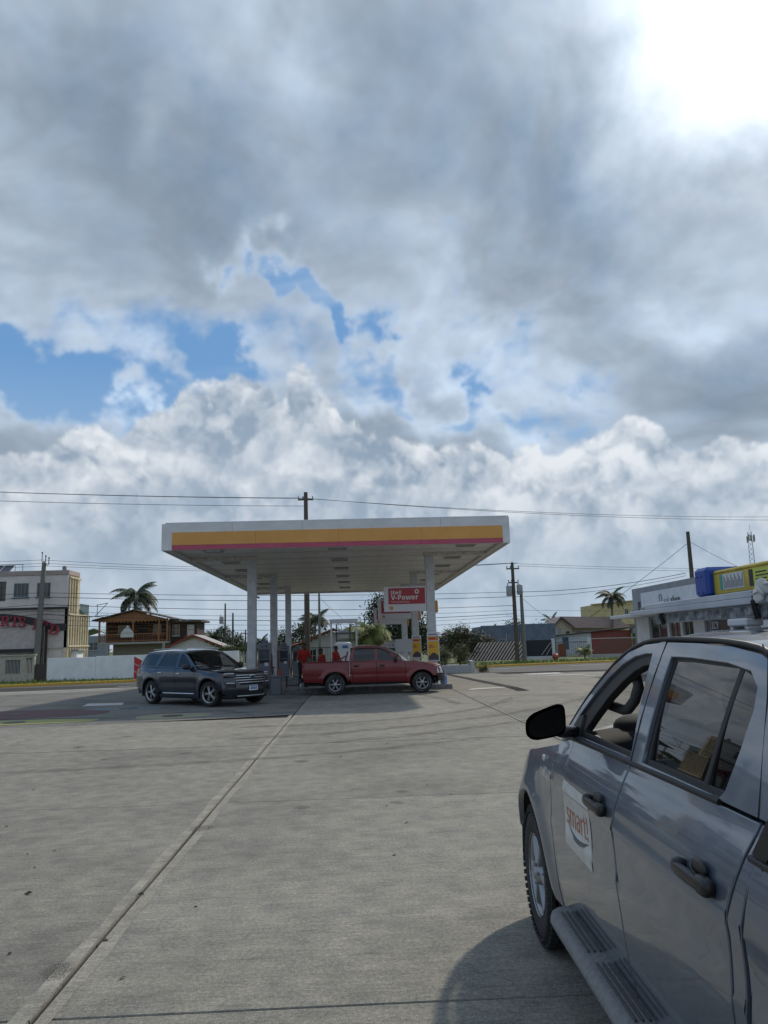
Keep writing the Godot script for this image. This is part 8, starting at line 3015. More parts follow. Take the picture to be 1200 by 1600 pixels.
func dark_suv(at: Vector3, turn: float) -> void:
	var car := thing("sport_utility_vehicle", "dark grey sport utility vehicle with chrome grille parked beside the fuel pumps", "car", at, turn)
	var body := paint("charcoal_paint", Color(0.014, 0.021, 0.034), 0.26, 0.3)
	var black := mat("trim_black", Color(0.014, 0.014, 0.015), 0.45)
	var chrome := mat("chrome", Color(0.65, 0.66, 0.68), 0.15, 1.0)
	var tint := mat("privacy_glass", Color(0.006, 0.008, 0.010), 0.03, 0.0, 0.6)
	var side := Vector3(-1, 0, 0)
	var S := suv_side
	var cy := 0.39
	var mb := MB.new()
	panel(mb, V2([[0.70, 1.105], [0.35, 1.085], [0.0, 1.06], [-0.35, 1.025], [-0.58, 0.985], [-0.62, 0.86], [-0.66, 0.66], [-0.62, 0.48]] + arch(0, cy, 0.455, 166, -4, 16) + [[0.60, 0.33], [0.66, 0.33], [0.66, 0.6], [0.68, 0.9]]), S, side, 0.09, 0.03)
	both(car, "fender", mb, body)
	mb = MB.new()
	panel(mb, V2([[0.71, 1.108], [0.69, 0.9], [0.67, 0.6], [0.67, 0.33], [1.68, 0.33], [1.70, 0.7], [1.72, 1.0], [1.72, 1.145], [1.2, 1.132]]), S, side, 0.09, 0.03)
	var d1 := both(car, "door", mb, body)
	mb = MB.new()
	panel(mb, V2([[1.73, 1.145], [1.73, 1.0], [1.71, 0.7], [1.69, 0.33], [2.38, 0.33], [2.50, 0.44], [2.56, 0.66], [2.68, 0.85], [2.76, 1.0], [2.80, 1.165]]), S, side, 0.09, 0.03)
	var d2 := both(car, "door", mb, body)
	mb = MB.new()
	panel(mb, V2([[2.81, 1.165], [2.77, 1.0], [2.69, 0.85], [2.57, 0.66]] + arch(3.025, cy, 0.455, 152, 4, 16) + [[3.52, 0.36], [3.86, 0.42], [3.98, 0.62], [4.02, 0.95], [3.96, 1.19], [3.3, 1.185]]), S, side, 0.09, 0.03)
	both(car, "rear_quarter", mb, body)
	for e in [[1.52, 0.985, d1], [2.52, 1.015, d2]]:
		var hb := MB.new()
		hb.lump(suv_side(Vector2(e[0], e[1])) + Vector3(-0.022, 0, 0), Vector3(0.012, 0.016, 0.11), 3.0, Basis.IDENTITY, 12, 8)
		part(e[2][0], "handle", hb, chrome)
		part(e[2][1], "handle", hb.mirrored(), chrome)
	# black cladding round the arches and along the sill
	mb = MB.new()
	for c in [[0.0, 172.0, -2.0], [3.025, 178.0, 2.0]]:
		var ring := arch(c[0], cy, 0.462, c[1], c[2], 14)
		var out := arch(c[0], cy, 0.515, c[2], c[1], 14)
		panel(mb, V2(ring + out), func(p: Vector2) -> Vector3: return suv_side(p) + Vector3(-0.012, 0, 0), side, 0.12, 0.03)
	panel(mb, V2([[0.48, 0.22], [2.56, 0.22], [2.54, 0.335], [0.50, 0.335]]), func(p: Vector2) -> Vector3: return suv_side(p) + Vector3(-0.006, 0, 0), side, 0.15, 0.04)
	both(car, "cladding", mb, body)
	mb = MB.new()
	var st := []
	for k in 7:
		st.append(suv_side(Vector2(lerpf(0.72, 2.36, k / 6.0), 0.375)) + Vector3(-0.014, 0, 0))
	mb.tube(st, 0.020, 6)
	both(car, "chrome_strip", mb, chrome)
	for s in [0.0, 3.025]:
		wheel_well(car, s, cy, 0.46, 0.55, 0.93)
	# greenhouse: dark glass under a painted frame
	mb = MB.new()
	panel(mb, V2([[0.62, 1.115], [0.80, 1.235], [1.05, 1.40], [1.28, 1.535], [1.50, 1.625], [1.75, 1.672], [2.2, 1.692], [2.8, 1.688], [3.3, 1.665], [3.62, 1.635], [3.86, 1.42], [3.97, 1.20], [3.3, 1.192], [2.80, 1.175], [1.72, 1.155], [1.2, 1.140]]), S, side, 0.08, 0.03, 0.004, [V2([[0.93, 1.165], [1.10, 1.305], [1.30, 1.45], [1.50, 1.565], [1.64, 1.605], [1.66, 1.40], [1.66, 1.19]]), V2([[1.77, 1.19], [1.78, 1.40], [1.80, 1.625], [2.2, 1.64], [2.50, 1.637], [2.62, 1.45], [2.74, 1.21]]), V2([[2.93, 1.225], [2.84, 1.45], [2.76, 1.62], [3.2, 1.61], [3.56, 1.58], [3.72, 1.42], [3.80, 1.24]])])
	both(car, "window_frame", mb, body)
	mb = MB.new()
	var inn := func(p: Vector2) -> Vector3: return suv_side(p) + Vector3(0.012, 0, 0)
	panel(mb, V2([[0.86, 1.14], [1.05, 1.29], [1.28, 1.46], [1.50, 1.59], [1.66, 1.63], [1.69, 1.40], [1.69, 1.17]]), inn, side, 0.1, 0.0)
	both(car, "window_glass", mb, glass("suv_glass", Color(0.006, 0.009, 0.012), 0.62))
	mb = MB.new()
	panel(mb, V2([[1.74, 1.17], [1.75, 1.40], [1.77, 1.65], [2.2, 1.665], [2.52, 1.66], [2.65, 1.45], [2.77, 1.19]]), inn, side, 0.1, 0.0)
	panel(mb, V2([[2.90, 1.20], [2.81, 1.45], [2.73, 1.64], [3.2, 1.64], [3.59, 1.60], [3.75, 1.42], [3.83, 1.22]]), inn, side, 0.1, 0.0)
	both(car, "window_glass", mb, tint)
	mb = MB.new()
	var rail := []
	for k in 9:
		var s := lerpf(1.55, 3.35, k / 8.0)
		rail.append(Vector3(-0.655, 1.735 + 0.028 * sin(k / 8.0 * PI), s))
	mb.tube(rail, 0.017, 6)
	both(car, "roof_rail", mb, mat("rail_silver", Color(0.45, 0.46, 0.48), 0.3, 0.9))
	# roof, hood, windscreen
	mb = MB.new()
	var rows := []
	for i in 15:
		var s := lerpf(1.38, 3.98, i / 14.0)
		var top := curve([[1.36, 1.655], [1.6, 1.715], [2.0, 1.745], [2.6, 1.750], [3.2, 1.735], [3.7, 1.70], [4.0, 1.66]], s)
		var half := curve([[1.36, 0.66], [2.2, 0.70], [3.2, 0.685], [4.0, 0.62]], s)
		var line := []
		for j in 13:
			var u := j / 6.0 - 1.0
			line.append(Vector3(u * half, top - 0.025 * u * u - 0.035 * pow(absf(u), 6.0), s))
		rows.append(line)
	mb.sheet(rows, Vector3.UP, 0.02)
	part(car, "roof", mb, body)
	mb = MB.new()
	rows = []
	for i in 11:
		var t := i / 10.0
		var line := []
		for j in 17:
			var u := j / 8.0 - 1.0
			var s := lerpf(-0.84, 0.66, t) + 0.20 * pow(absf(u), 2.4) * (1.0 - t)
			var half := curve([[-0.84, 0.66], [-0.4, 0.79], [0.66, 0.86]], s)
			var y := curve([[-0.86, 0.985], [-0.7, 1.045], [-0.4, 1.085], [0.0, 1.11], [0.66, 1.14]], s)
			y += 0.016 * exp(-pow((absf(u) - 0.55) / 0.10, 2.0)) - 0.03 * u * u - 0.02 * pow(absf(u), 8.0)
			line.append(Vector3(u * half, y, s))
		rows.append(line)
	mb.sheet(rows, Vector3.UP, 0.02)
	part(car, "hood", mb, body)
	mb = MB.new()
	rows = []
	for i in 7:
		var t := i / 6.0
		var line := []
		for j in 13:
			var u := j / 6.0 - 1.0
			var a := Vector3(u * 0.83, 1.115, 0.42 + 0.24 * u * u)
			var b := Vector3(u * 0.69, 1.66, 1.36 + 0.10 * u * u)
			line.append(a.lerp(b, t) + Vector3(0, 0.035, -0.015) * sin(t * PI))
		rows.append(line)
	mb.sheet(rows, Vector3(0, 0.6, -0.8))
	part(car, "windscreen", mb, glass("suv_screen", Color(0.006, 0.009, 0.010), 0.45))
	# cabin
	mb = MB.new()
	mb.bx(Vector3(-0.84, 0.34, 0.55), Vector3(0.84, 0.42, 3.9))
	mb.lump(Vector3(0, 1.05, 0.85), Vector3(0.78, 0.10, 0.24), 4.0)
	part(car, "cabin_floor", mb, mat("interior_dark", Color(0.007, 0.007, 0.008), 0.8))
	for x in [-0.38, 0.38]:
		mb = MB.new()
		mb.lump(Vector3(x, 0.70, 1.50), Vector3(0.25, 0.12, 0.26), 4.0, Basis.IDENTITY, 12, 8)
		mb.lump(Vector3(x, 1.02, 1.80), Vector3(0.24, 0.32, 0.09), 3.5, Basis(Vector3.RIGHT, -0.2), 12, 8)
		mb.lump(Vector3(x, 1.42, 1.88), Vector3(0.13, 0.09, 0.05), 3.0, Basis.IDENTITY, 12, 8)
		part(car, "seat", mb, mat("seat_cloth", Color(0.028, 0.028, 0.03), 0.9))
	# nose
	var out := Vector3(0, 0, -1)
	mb = MB.new()
	panel(mb, V2([[-0.93, 0.40], [-0.70, 0.30], [-0.40, 0.26], [0.40, 0.26], [0.70, 0.30], [0.93, 0.40], [0.94, 0.70], [0.90, 0.86], [0.58, 0.86], [0.50, 0.70], [0.42, 0.64], [-0.42, 0.64], [-0.50, 0.70], [-0.58, 0.86], [-0.90, 0.86], [-0.94, 0.70]]), suv_nose, out, 0.1, 0.03, 0.006, [V2([[-0.84, 0.58], [-0.58, 0.56], [-0.58, 0.72], [-0.84, 0.72]]), V2([[0.84, 0.58], [0.58, 0.56], [0.58, 0.72], [0.84, 0.72]]), V2([[-0.55, 0.33], [0.55, 0.33], [0.5, 0.44], [-0.5, 0.44]])])
	part(car, "bumper", mb, body)
	mb = MB.new()
	panel(mb, V2([[-0.52, 0.66], [0.52, 0.66], [0.62, 0.86], [0.56, 0.985], [-0.56, 0.985], [-0.62, 0.86]]), func(p: Vector2) -> Vector3: return suv_nose(p) + Vector3(0, 0, 0.035), out, 0.1, 0.02)
	var mesh2 := MB.new()
	panel(mesh2, V2([[-0.86, 0.56], [-0.56, 0.54], [-0.56, 0.74], [-0.86, 0.74]]), func(p: Vector2) -> Vector3: return suv_nose(p) + Vector3(0, 0, 0.05), out, 0.1, 0.0)
	both(car, "lamp_pocket", mesh2, mat("grille_black", Color(0.02, 0.021, 0.023), 0.5))
	mesh2 = MB.new()
	panel(mesh2, V2([[-0.58, 0.30], [0.58, 0.30], [0.53, 0.46], [-0.53, 0.46]]), func(p: Vector2) -> Vector3: return suv_nose(p) + Vector3(0, 0, 0.05), out, 0.1, 0.0)
	part(car, "lower_grille", mesh2, mats["grille_black"])
	var grille := part(car, "grille", mb, mat("grille_black", Color(0.02, 0.021, 0.023), 0.5))
	for k in 4:
		mb = MB.new()
		var path := []
		var y := 0.70 + k * 0.072
		var hw: float = [0.50, 0.56, 0.575, 0.55][k]
		for j in 9:
			path.append(suv_nose(Vector2(lerpf(-hw, hw, j / 8.0), y)) + Vector3(0, 0, 0.004))
		mb.tube(path, 0.016, 6)
		part(grille, "grille_bar", mb, chrome)
	mb = MB.new()
	mb.lump(suv_nose(Vector2(0, 0.875)) + Vector3(0, 0, -0.014), Vector3(0.115, 0.046, 0.014), 2.0, Basis.IDENTITY, 20, 8)
	part(grille, "badge_rim", mb, chrome)
	mb = MB.new()
	mb.lump(suv_nose(Vector2(0, 0.875)) + Vector3(0, 0, -0.020), Vector3(0.100, 0.036, 0.014), 2.0, Basis.IDENTITY, 20, 8)
	part(grille, "badge", mb, mat("badge_blue", Color(0.01, 0.03, 0.10), 0.2))
	mb = MB.new()
	panel(mb, V2([[0.60, 0.865], [0.885, 0.90], [0.87, 0.985], [0.58, 0.985]]), func(p: Vector2) -> Vector3: return suv_nose(p) + Vector3(0, 0, -0.002), out, 0.06, 0.03)
	var lamps := both(car, "headlight", mb, mat("headlamp_dark", Color(0.05, 0.055, 0.06), 0.05, 0.3))
	for k in 2:
		var sx := 1.0 if k == 0 else -1.0
		mb = MB.new()
		mb.tube([suv_nose(Vector2(0.60 * sx, 0.972)) + Vector3(0, 0, -0.012), suv_nose(Vector2(0.74 * sx, 0.975)) + Vector3(0, 0, -0.012), suv_nose(Vector2(0.86 * sx, 0.972)) + Vector3(0, 0, -0.012)], 0.014, 6)
		part(lamps[k], "light_bar", mb, mat("lamp_white", Color(0.75, 0.76, 0.78), 0.2))
		mb = MB.new()
		mb.lump(suv_nose(Vector2(0.855 * sx, 0.935)) + Vector3(0, 0, -0.004), Vector3(0.030, 0.028, 0.02), 3.0, Basis.IDENTITY, 10, 6)
		part(lamps[k], "indicator", mb, mat("indicator_orange", Color(0.50, 0.12, 0.02), 0.2))
		mb = MB.new()
		mb.tube([suv_nose(Vector2(0.60 * sx, 0.695)) + Vector3(0, 0, 0.01), suv_nose(Vector2(0.82 * sx, 0.70)) + Vector3(0, 0, 0.01)], 0.014, 6)
		part(car, "fog_light", mb, mats["lamp_white"])
	mb = MB.new()
	var skid := []
	for j in 9:
		skid.append(suv_nose(Vector2(lerpf(-0.52, 0.52, j / 8.0), 0.305)) + Vector3(0, 0, -0.01))
	mb.tube(skid, 0.022, 6)
	part(car, "skid_strip", mb, mats["rail_silver"])
	mb = MB.new()
	mb.box(suv_nose(Vector2(0, 0.54)) + Vector3(0, 0, -0.012), Vector3(0.34, 0.165, 0.01), Basis.IDENTITY, 0.003)
	var plate := part(car, "number_plate", mb, mat("plate_white", Color(0.62, 0.64, 0.68), 0.5))
	mb = MB.new()
	var pf := Transform3D(Basis(Vector3.UP, PI), suv_nose(Vector2(0, 0.54)) + Vector3(0.135, -0.045, -0.0175))
	mb.bx(suv_nose(Vector2(0, 0.54)) + Vector3(-0.16, 0.05, -0.0195), suv_nose(Vector2(0, 0.54)) + Vector3(0.16, 0.075, -0.0175))
	for k in 4:
		mb.bx(suv_nose(Vector2(0, 0.54)) + Vector3(-0.12 + k * 0.065, -0.05, -0.0195), suv_nose(Vector2(0, 0.54)) + Vector3(-0.075 + k * 0.065, 0.03 - 0.015 * (k % 2), -0.0175))
	part(plate, "plate_print", mb, mat("plate_blue", Color(0.03, 0.08, 0.25), 0.5))
	# rear end
	mb = MB.new()
	panel(mb, V2([[-0.88, 0.40], [0.88, 0.40], [0.86, 1.17], [0.62, 1.64], [-0.62, 1.64], [-0.86, 1.17]]), func(p: Vector2) -> Vector3: return Vector3(p.x, p.y, 4.06 - 0.16 * pow(absf(p.x) / 0.9, 3.0) - 0.30 * pow(maxf(0.0, p.y - 1.0) / 0.66, 1.6) - 0.05 * pow(maxf(0.0, 0.7 - p.y) / 0.3, 2.0)), Vector3(0, 0, 1), 0.14, 0.03)
	part(car, "tailgate", mb, body)
	mb = MB.new()
	panel(mb, V2([[3.72, 0.98], [3.98, 1.0], [4.0, 1.16], [3.74, 1.12]]), func(p: Vector2) -> Vector3: return suv_side(p) + Vector3(-0.010, 0, 0), side, 0.1, 0.02)
	both(car, "tail_light", mb, mat("tail_red", Color(0.20, 0.01, 0.012), 0.12))
	mb = MB.new()
	mb.lump(Vector3(-1.06, 1.19, 0.98), Vector3(0.125, 0.085, 0.07), 3.0)
	mb.lump(Vector3(-0.935, 1.13, 0.96), Vector3(0.06, 0.022, 0.04), 3.0, Basis.IDENTITY, 10, 6)
	both(car, "mirror", mb, black)
	mb = MB.new()
	mb.bx(Vector3(-0.75, 0.22, -0.75), Vector3(0.75, 0.40, 3.9), 0.05)
	part(car, "underbody", mb, mat("underbody", Color(0.02, 0.02, 0.02), 0.9))
	for s in [0.0, 3.025]:
		var steer := 0.16 if s == 0.0 else 0.0
		wheel(car, Vector3(-0.84, 0.385, s), true, 0.385, 0.255, 0.262, 5, "split", false, steer)
		wheel(car, Vector3(0.84, 0.385, s), false, 0.385, 0.255, 0.262, 5, "split", false, steer)

# -------------------------------- the red pickup
func red_w(p: Vector2) -> float:
	var s := p.x
	var y := p.y
	var drop := 0.0
	if s < 0.8:
		drop = 0.17 * pow((0.8 - s) / 1.5, 1.1)
	var w := curve([[0.38, 0.80], [0.46, 0.835], [0.62, 0.862], [0.80, 0.872], [0.95, 0.872], [1.05, 0.862], [1.12, 0.845], [1.17, 0.825], [1.45, 0.745], [1.66, 0.665], [1.72, 0.60]], y + drop)
	if s < 0.0:
		w -= 0.18 * pow(-s / 0.85, 2.4)
	for cx in [0.0, 3.05]:
		var d := Vector2(s - cx, y - 0.37).length()
		if y < 1.1 and d < 0.9:
			w += 0.045 * smoothstep(0.62, 0.48, d) * clampf((0.98 - y) * 8.0, 0.0, 1.0)
	if y > 0.62 and y < 0.80 and s > 0.5:
		w -= 0.008 * exp(-pow((y - 0.70) / 0.05, 2.0))
	return w

func red_side(p: Vector2) -> Vector3:
	return Vector3(-red_w(p), p.y, p.x)

func red_pickup(at: Vector3, turn: float) -> void:
	var car := thing("pickup_truck", "red double-cab pickup with dark windows stopped at the fuel island", "pickup truck", at, turn)
	var body := paint("red_paint", Color(0.17, 0.010, 0.014), 0.36, 0.0, 0.6)
	body.albedo_texture = noise_tex("red_wear", 0.01, 5, [[0.2, Color(0.85, 0.85, 0.85)], [0.8, Color(1, 1, 1)]], 256, 21)
	body.uv1_triplanar = true
	var black := mat("trim_black", Color(0.014, 0.014, 0.015), 0.45)
	var tint := mat("privacy_glass", Color(0.006, 0.008, 0.010), 0.03, 0.0, 0.6)
	var side := Vector3(-1, 0, 0)
	var S := red_side
	var cy := 0.37
	var mb := MB.new()
	panel(mb, V2([[0.60, 1.115], [0.30, 1.085], [0.0, 1.045], [-0.35, 0.985], [-0.60, 0.90], [-0.66, 0.80], [-0.62, 0.66], [-0.50, 0.60]] + arch(0, cy, 0.445, 148, -2, 16) + [[0.53, 0.40], [0.57, 0.40], [0.57, 0.7], [0.58, 0.95]]), S, side, 0.08, 0.03)
	both(car, "fender", mb, body)
	mb = MB.new()
	panel(mb, V2([[0.61, 1.118], [0.59, 0.95], [0.58, 0.7], [0.58, 0.42], [1.56, 0.42], [1.58, 0.7], [1.59, 1.0], [1.59, 1.13]]), S, side, 0.08, 0.03)
	var d1 := both(car, "door", mb, body)
	mb = MB.new()
	panel(mb, V2([[1.60, 1.13], [1.60, 1.0], [1.59, 0.7], [1.57, 0.42], [2.42, 0.42], [2.45, 0.7], [2.47, 1.0], [2.48, 1.135]]), S, side, 0.08, 0.03)
	var d2 := both(car, "door", mb, body)
	for e in [[1.40, 0.985, d1], [2.30, 0.99, d2]]:
		var hb := MB.new()
		hb.lump(red_side(Vector2(e[0], e[1])) + Vector3(-0.014, 0, 0), Vector3(0.018, 0.034, 0.10), 2.5, Basis.IDENTITY, 14, 8)
		part(e[2][0], "handle", hb, black)
		part(e[2][1], "handle", hb.mirrored(), black)
	mb = MB.new()
	panel(mb, V2([[2.49, 1.135], [2.48, 1.0], [2.46, 0.7], [2.43, 0.42], [2.50, 0.42], [2.53, 0.8], [2.545, 1.14]]), S, side, 0.08, 0.03)
	both(car, "cab_corner", mb, body)
	mb = MB.new()
	panel(mb, V2([[0.62, 1.125], [0.80, 1.235], [1.02, 1.40], [1.22, 1.53], [1.42, 1.61], [1.7, 1.645], [2.1, 1.645], [2.38, 1.62], [2.47, 1.52], [2.53, 1.30], [2.545, 1.145]]), S, side, 0.08, 0.03, 0.004, [V2([[0.88, 1.165], [1.05, 1.31], [1.22, 1.44], [1.40, 1.54], [1.54, 1.565], [1.555, 1.17]]), V2([[1.645, 1.17], [1.64, 1.575], [2.1, 1.58], [2.32, 1.565], [2.38, 1.45], [2.41, 1.17]])])
	both(car, "window_frame", mb, body)
	mb = MB.new()
	var inn := func(p: Vector2) -> Vector3: return red_side(p) + Vector3(0.014, 0, 0)
	panel(mb, V2([[0.84, 1.15], [1.02, 1.31], [1.20, 1.45], [1.38, 1.555], [1.57, 1.59], [1.58, 1.15]]), inn, side, 0.1, 0.0)
	panel(mb, V2([[1.62, 1.15], [1.62, 1.60], [2.1, 1.605], [2.35, 1.59], [2.41, 1.45], [2.44, 1.15]]), inn, side, 0.1, 0.0)
	both(car, "window_glass", mb, tint)
	mb = MB.new()
	var vis := []
	for k in 9:
		var s := lerpf(1.10, 2.36, k / 8.0)
		vis.append(red_side(Vector2(s, curve([[1.10, 1.40], [1.25, 1.49], [1.42, 1.568], [1.7, 1.60], [2.1, 1.60], [2.36, 1.58]], s))) + Vector3(-0.012, 0, 0))
	mb.tube(vis, 0.016, 5)
	both(car, "rain_visor", mb, black)
	for s in [0.0, 3.05]:
		wheel_well(car, s, cy, 0.45, 0.5, 0.84)
	mb = MB.new()
	panel(mb, V2([[2.575, 1.115], [2.57, 0.8], [2.56, 0.46], [2.60, 0.46]] + arch(3.05, cy, 0.445, 166, 2, 16) + [[3.56, 0.44], [4.14, 0.48], [4.18, 0.8], [4.19, 1.115]]), S, side, 0.08, 0.03)
	both(car, "bed_side", mb, body)
	mb = MB.new()
	var cap := []
	for k in 5:
		cap.append(red_side(Vector2(lerpf(2.575, 4.19, k / 4.0), 1.118)) + Vector3(0.02, 0.004, 0))
	mb.tube(cap, 0.022, 6)
	both(car, "bed_rail", mb, body)
	mb = MB.new()
	mb.bx(Vector3(-0.79, 0.70, 2.58), Vector3(0.79, 0.74, 4.15))
	mb.bx(Vector3(-0.79, 0.72, 2.58), Vector3(0.79, 1.10, 2.62))
	mb.bx(Vector3(-0.80, 0.72, 2.58), Vector3(-0.76, 1.11, 4.15))
	mb.bx(Vector3(0.76, 0.72, 2.58), Vector3(0.80, 1.11, 4.15))
	part(car, "bed_liner", mb, mat("bed_black", Color(0.02, 0.02, 0.021), 0.8))
	mb = MB.new()
	mb.bx(Vector3(-0.80, 0.58, 4.14), Vector3(0.80, 1.12, 4.19), 0.02)
	part(car, "tailgate", mb, body)
	mb = MB.new()
	mb.bx(Vector3(-0.87, 0.78, 4.10), Vector3(-0.79, 1.08, 4.205), 0.015)
	both(car, "tail_light", mb, mat("tail_red", Color(0.20, 0.01, 0.012), 0.12))
	mb = MB.new()
	mb.bx(Vector3(-0.80, 0.44, 4.20), Vector3(0.80, 0.58, 4.32), 0.03)
	part(car, "rear_bumper", mb, black)
	var rows := []
	mb = MB.new()
	for i in 13:
		var s := lerpf(1.26, 2.47, i / 12.0)
		var top := curve([[1.24, 1.585], [1.45, 1.665], [1.75, 1.70], [2.1, 1.70], [2.35, 1.675], [2.48, 1.62]], s)
		var line := []
		for j in 11:
			var u := j / 5.0 - 1.0
			line.append(Vector3(u * 0.64, top - 0.02 * u * u - 0.03 * pow(absf(u), 6.0), s))
		rows.append(line)
	mb.sheet(rows, Vector3.UP, 0.02)
	part(car, "roof", mb, body)
	mb = MB.new()
	rows = []
	for i in 11:
		var t := i / 10.0
		var line := []
		for j in 13:
			var u := j / 6.0 - 1.0
			var s := lerpf(-0.78, 0.60, t) + 0.14 * u * u * (1.0 - t)
			var half := curve([[-0.78, 0.62], [-0.4, 0.70], [0.6, 0.765]], s)
			var y := curve([[-0.8, 0.90], [-0.62, 0.985], [-0.3, 1.055], [0.1, 1.105], [0.6, 1.14]], s) - 0.03 * u * u - 0.02 * pow(absf(u), 8.0)
			line.append(Vector3(u * half, y, s))
		rows.append(line)
	mb.sheet(rows, Vector3.UP, 0.02)
	part(car, "hood", mb, body)
	mb = MB.new()
	rows = []
	for i in 6:
		var t := i / 5.0
		var line := []
		for j in 11:
			var u := j / 5.0 - 1.0
			line.append(Vector3(u * 0.76, 1.115, 0.42 + 0.20 * u * u).lerp(Vector3(u * 0.64, 1.60, 1.22 + 0.10 * u * u), t) + Vector3(0, 0.03, -0.015) * sin(t * PI))
		rows.append(line)
	mb.sheet(rows, Vector3(0, 0.6, -0.8))
	part(car, "windscreen", mb, glass("suv_screen", Color(0.006, 0.009, 0.010), 0.45))
	mb = MB.new()
	mb.bx(Vector3(-0.76, 0.42, 0.55), Vector3(0.76, 0.48, 2.5))
	mb.bx(Vector3(-0.74, 0.48, 2.46), Vector3(0.74, 1.62, 2.50))
	mb.lump(Vector3(0, 1.02, 0.80), Vector3(0.72, 0.12, 0.24), 4.0)
	part(car, "cab_floor", mb, mat("interior_dark", Color(0.007, 0.007, 0.008), 0.8))
	# nose
	var nose := func(p: Vector2) -> Vector3:
		return Vector3(p.x, p.y, -0.90 + 0.34 * pow(absf(p.x) / 0.86, 2.4) + 0.10 * pow((p.y - 0.55) / 0.4, 2.0))
	mb = MB.new()
	panel(mb, V2([[-0.83, 0.42], [-0.5, 0.36], [0.5, 0.36], [0.83, 0.42], [0.85, 0.66], [0.6, 0.62], [-0.6, 0.62], [-0.85, 0.66]]), nose, Vector3(0, 0, -1), 0.1, 0.04)
	part(car, "bumper", mb, mat("bumper_black", Color(0.022, 0.023, 0.025), 0.6))
	mb = MB.new()
	panel(mb, V2([[-0.5, 0.64], [0.5, 0.64], [0.54, 0.88], [-0.54, 0.88]]), nose, Vector3(0, 0, -1), 0.1, 0.03)
	part(car, "grille", mb, black)
	mb = MB.new()
	panel(mb, V2([[-0.865, 0.68], [-0.57, 0.66], [-0.60, 0.90], [-0.80, 0.90]]), func(p: Vector2) -> Vector3: return nose.call(p) + Vector3(0, 0, -0.01), Vector3(0, 0, -1), 0.08, 0.04)
	both(car, "headlight", mb, mat("lamp_glass", Color(0.6, 0.62, 0.65), 0.08, 0.2))
	mb = MB.new()
	mb.lump(Vector3(-0.985, 1.20, 0.92), Vector3(0.10, 0.085, 0.06), 3.0, Basis.IDENTITY, 14, 8)
	mb.lump(Vector3(-0.87, 1.16, 0.90), Vector3(0.05, 0.025, 0.04), 3.0, Basis.IDENTITY, 10, 6)
	both(car, "mirror", mb, black)
	mb = MB.new()
	mb.bx(Vector3(-0.70, 0.34, -0.6), Vector3(0.70, 0.46, 4.1), 0.05)
	mb.bx(Vector3(-0.80, 0.38, 0.55), Vector3(-0.70, 0.43, 2.5), 0.01)
	mb.bx(Vector3(0.70, 0.38, 0.55), Vector3(0.80, 0.43, 2.5), 0.01)
	part(car, "underbody", mb, mat("underbody", Color(0.02, 0.02, 0.02), 0.9))
	mb = MB.new()
	for x in [-0.72, 0.72]:
		mb.tube([Vector3(x, 1.10, 2.72), Vector3(x * 0.96, 1.42, 2.62), Vector3(x * 0.90, 1.47, 2.61)], 0.028, 6)
		mb.tube([Vector3(x, 1.10, 3.10), Vector3(x * 0.97, 1.34, 2.66)], 0.022, 6)
	mb.tube([Vector3(-0.66, 1.47, 2.61), Vector3(0.66, 1.47, 2.61)], 0.028, 6)
	part(car, "roll_bar", mb, body)
	for s in [0.0, 3.05]:
		wheel(car, Vector3(-0.755, 0.37, s), true, 0.37, 0.24, 0.215, 6, "deep", false)
		wheel(car, Vector3(0.755, 0.37, s), false, 0.37, 0.24, 0.215, 6, "deep", false)
	# white ring of raised lettering on the tyres
	for s in [0.0, 3.05]:
		for x in [-0.878, 0.878]:
			mb = MB.new()
			for arcp in [[0.4, 1.5], [2.4, 3.8], [4.6, 5.7]]:
				var path := []
				for k in 9:
					var a: float = lerpf(arcp[0], arcp[1], k / 8.0)
					path.append(Vector3(x, 0.37 + sin(a) * 0.285, s + cos(a) * 0.285))
				mb.tube(path, 0.006, 4)
			part(car, "tyre_lettering", mb, mat("tyre_white", Color(0.28, 0.28, 0.28), 0.8))

# ---------------------------------------------------------------- sky: air and clouds, computed by direction
var nz_deck := FastNoiseLite.new()
var nz_fine := FastNoiseLite.new()
var nz_puff := FastNoiseLite.new()
var nz_warp := FastNoiseLite.new()
var nz_wisp := FastNoiseLite.new()
# gaps in the cloud deck: azimuth, elevation, half width, half height (degrees), turn (degrees), strength
const GAPS := [[-23.0, 17.9, 7.5, 3.0, -6.0, 1.15], [-16.0, 16.6, 3.2, 2.2, 0.0, 0.6], [-10.6, 20.9, 3.4, 1.5, -15.0, 0.55], [-7.0, 28.0, 1.5, 1.5, -25.0, 0.58], [-4.4, 26.6, 2.0, 1.1, -35.0, 0.62], [-1.6, 25.0, 2.2, 0.9, -35.0, 0.68], [1.0, 21.0, 2.2, 3.2, 40.0, 0.56], [4.0, 17.8, 4.2, 1.8, -20.0, 0.66], [9.6, 16.1, 6.0, 1.3, -3.0, 0.58], [15.0, 15.6, 3.5, 0.8, 0.0, 0.3]]
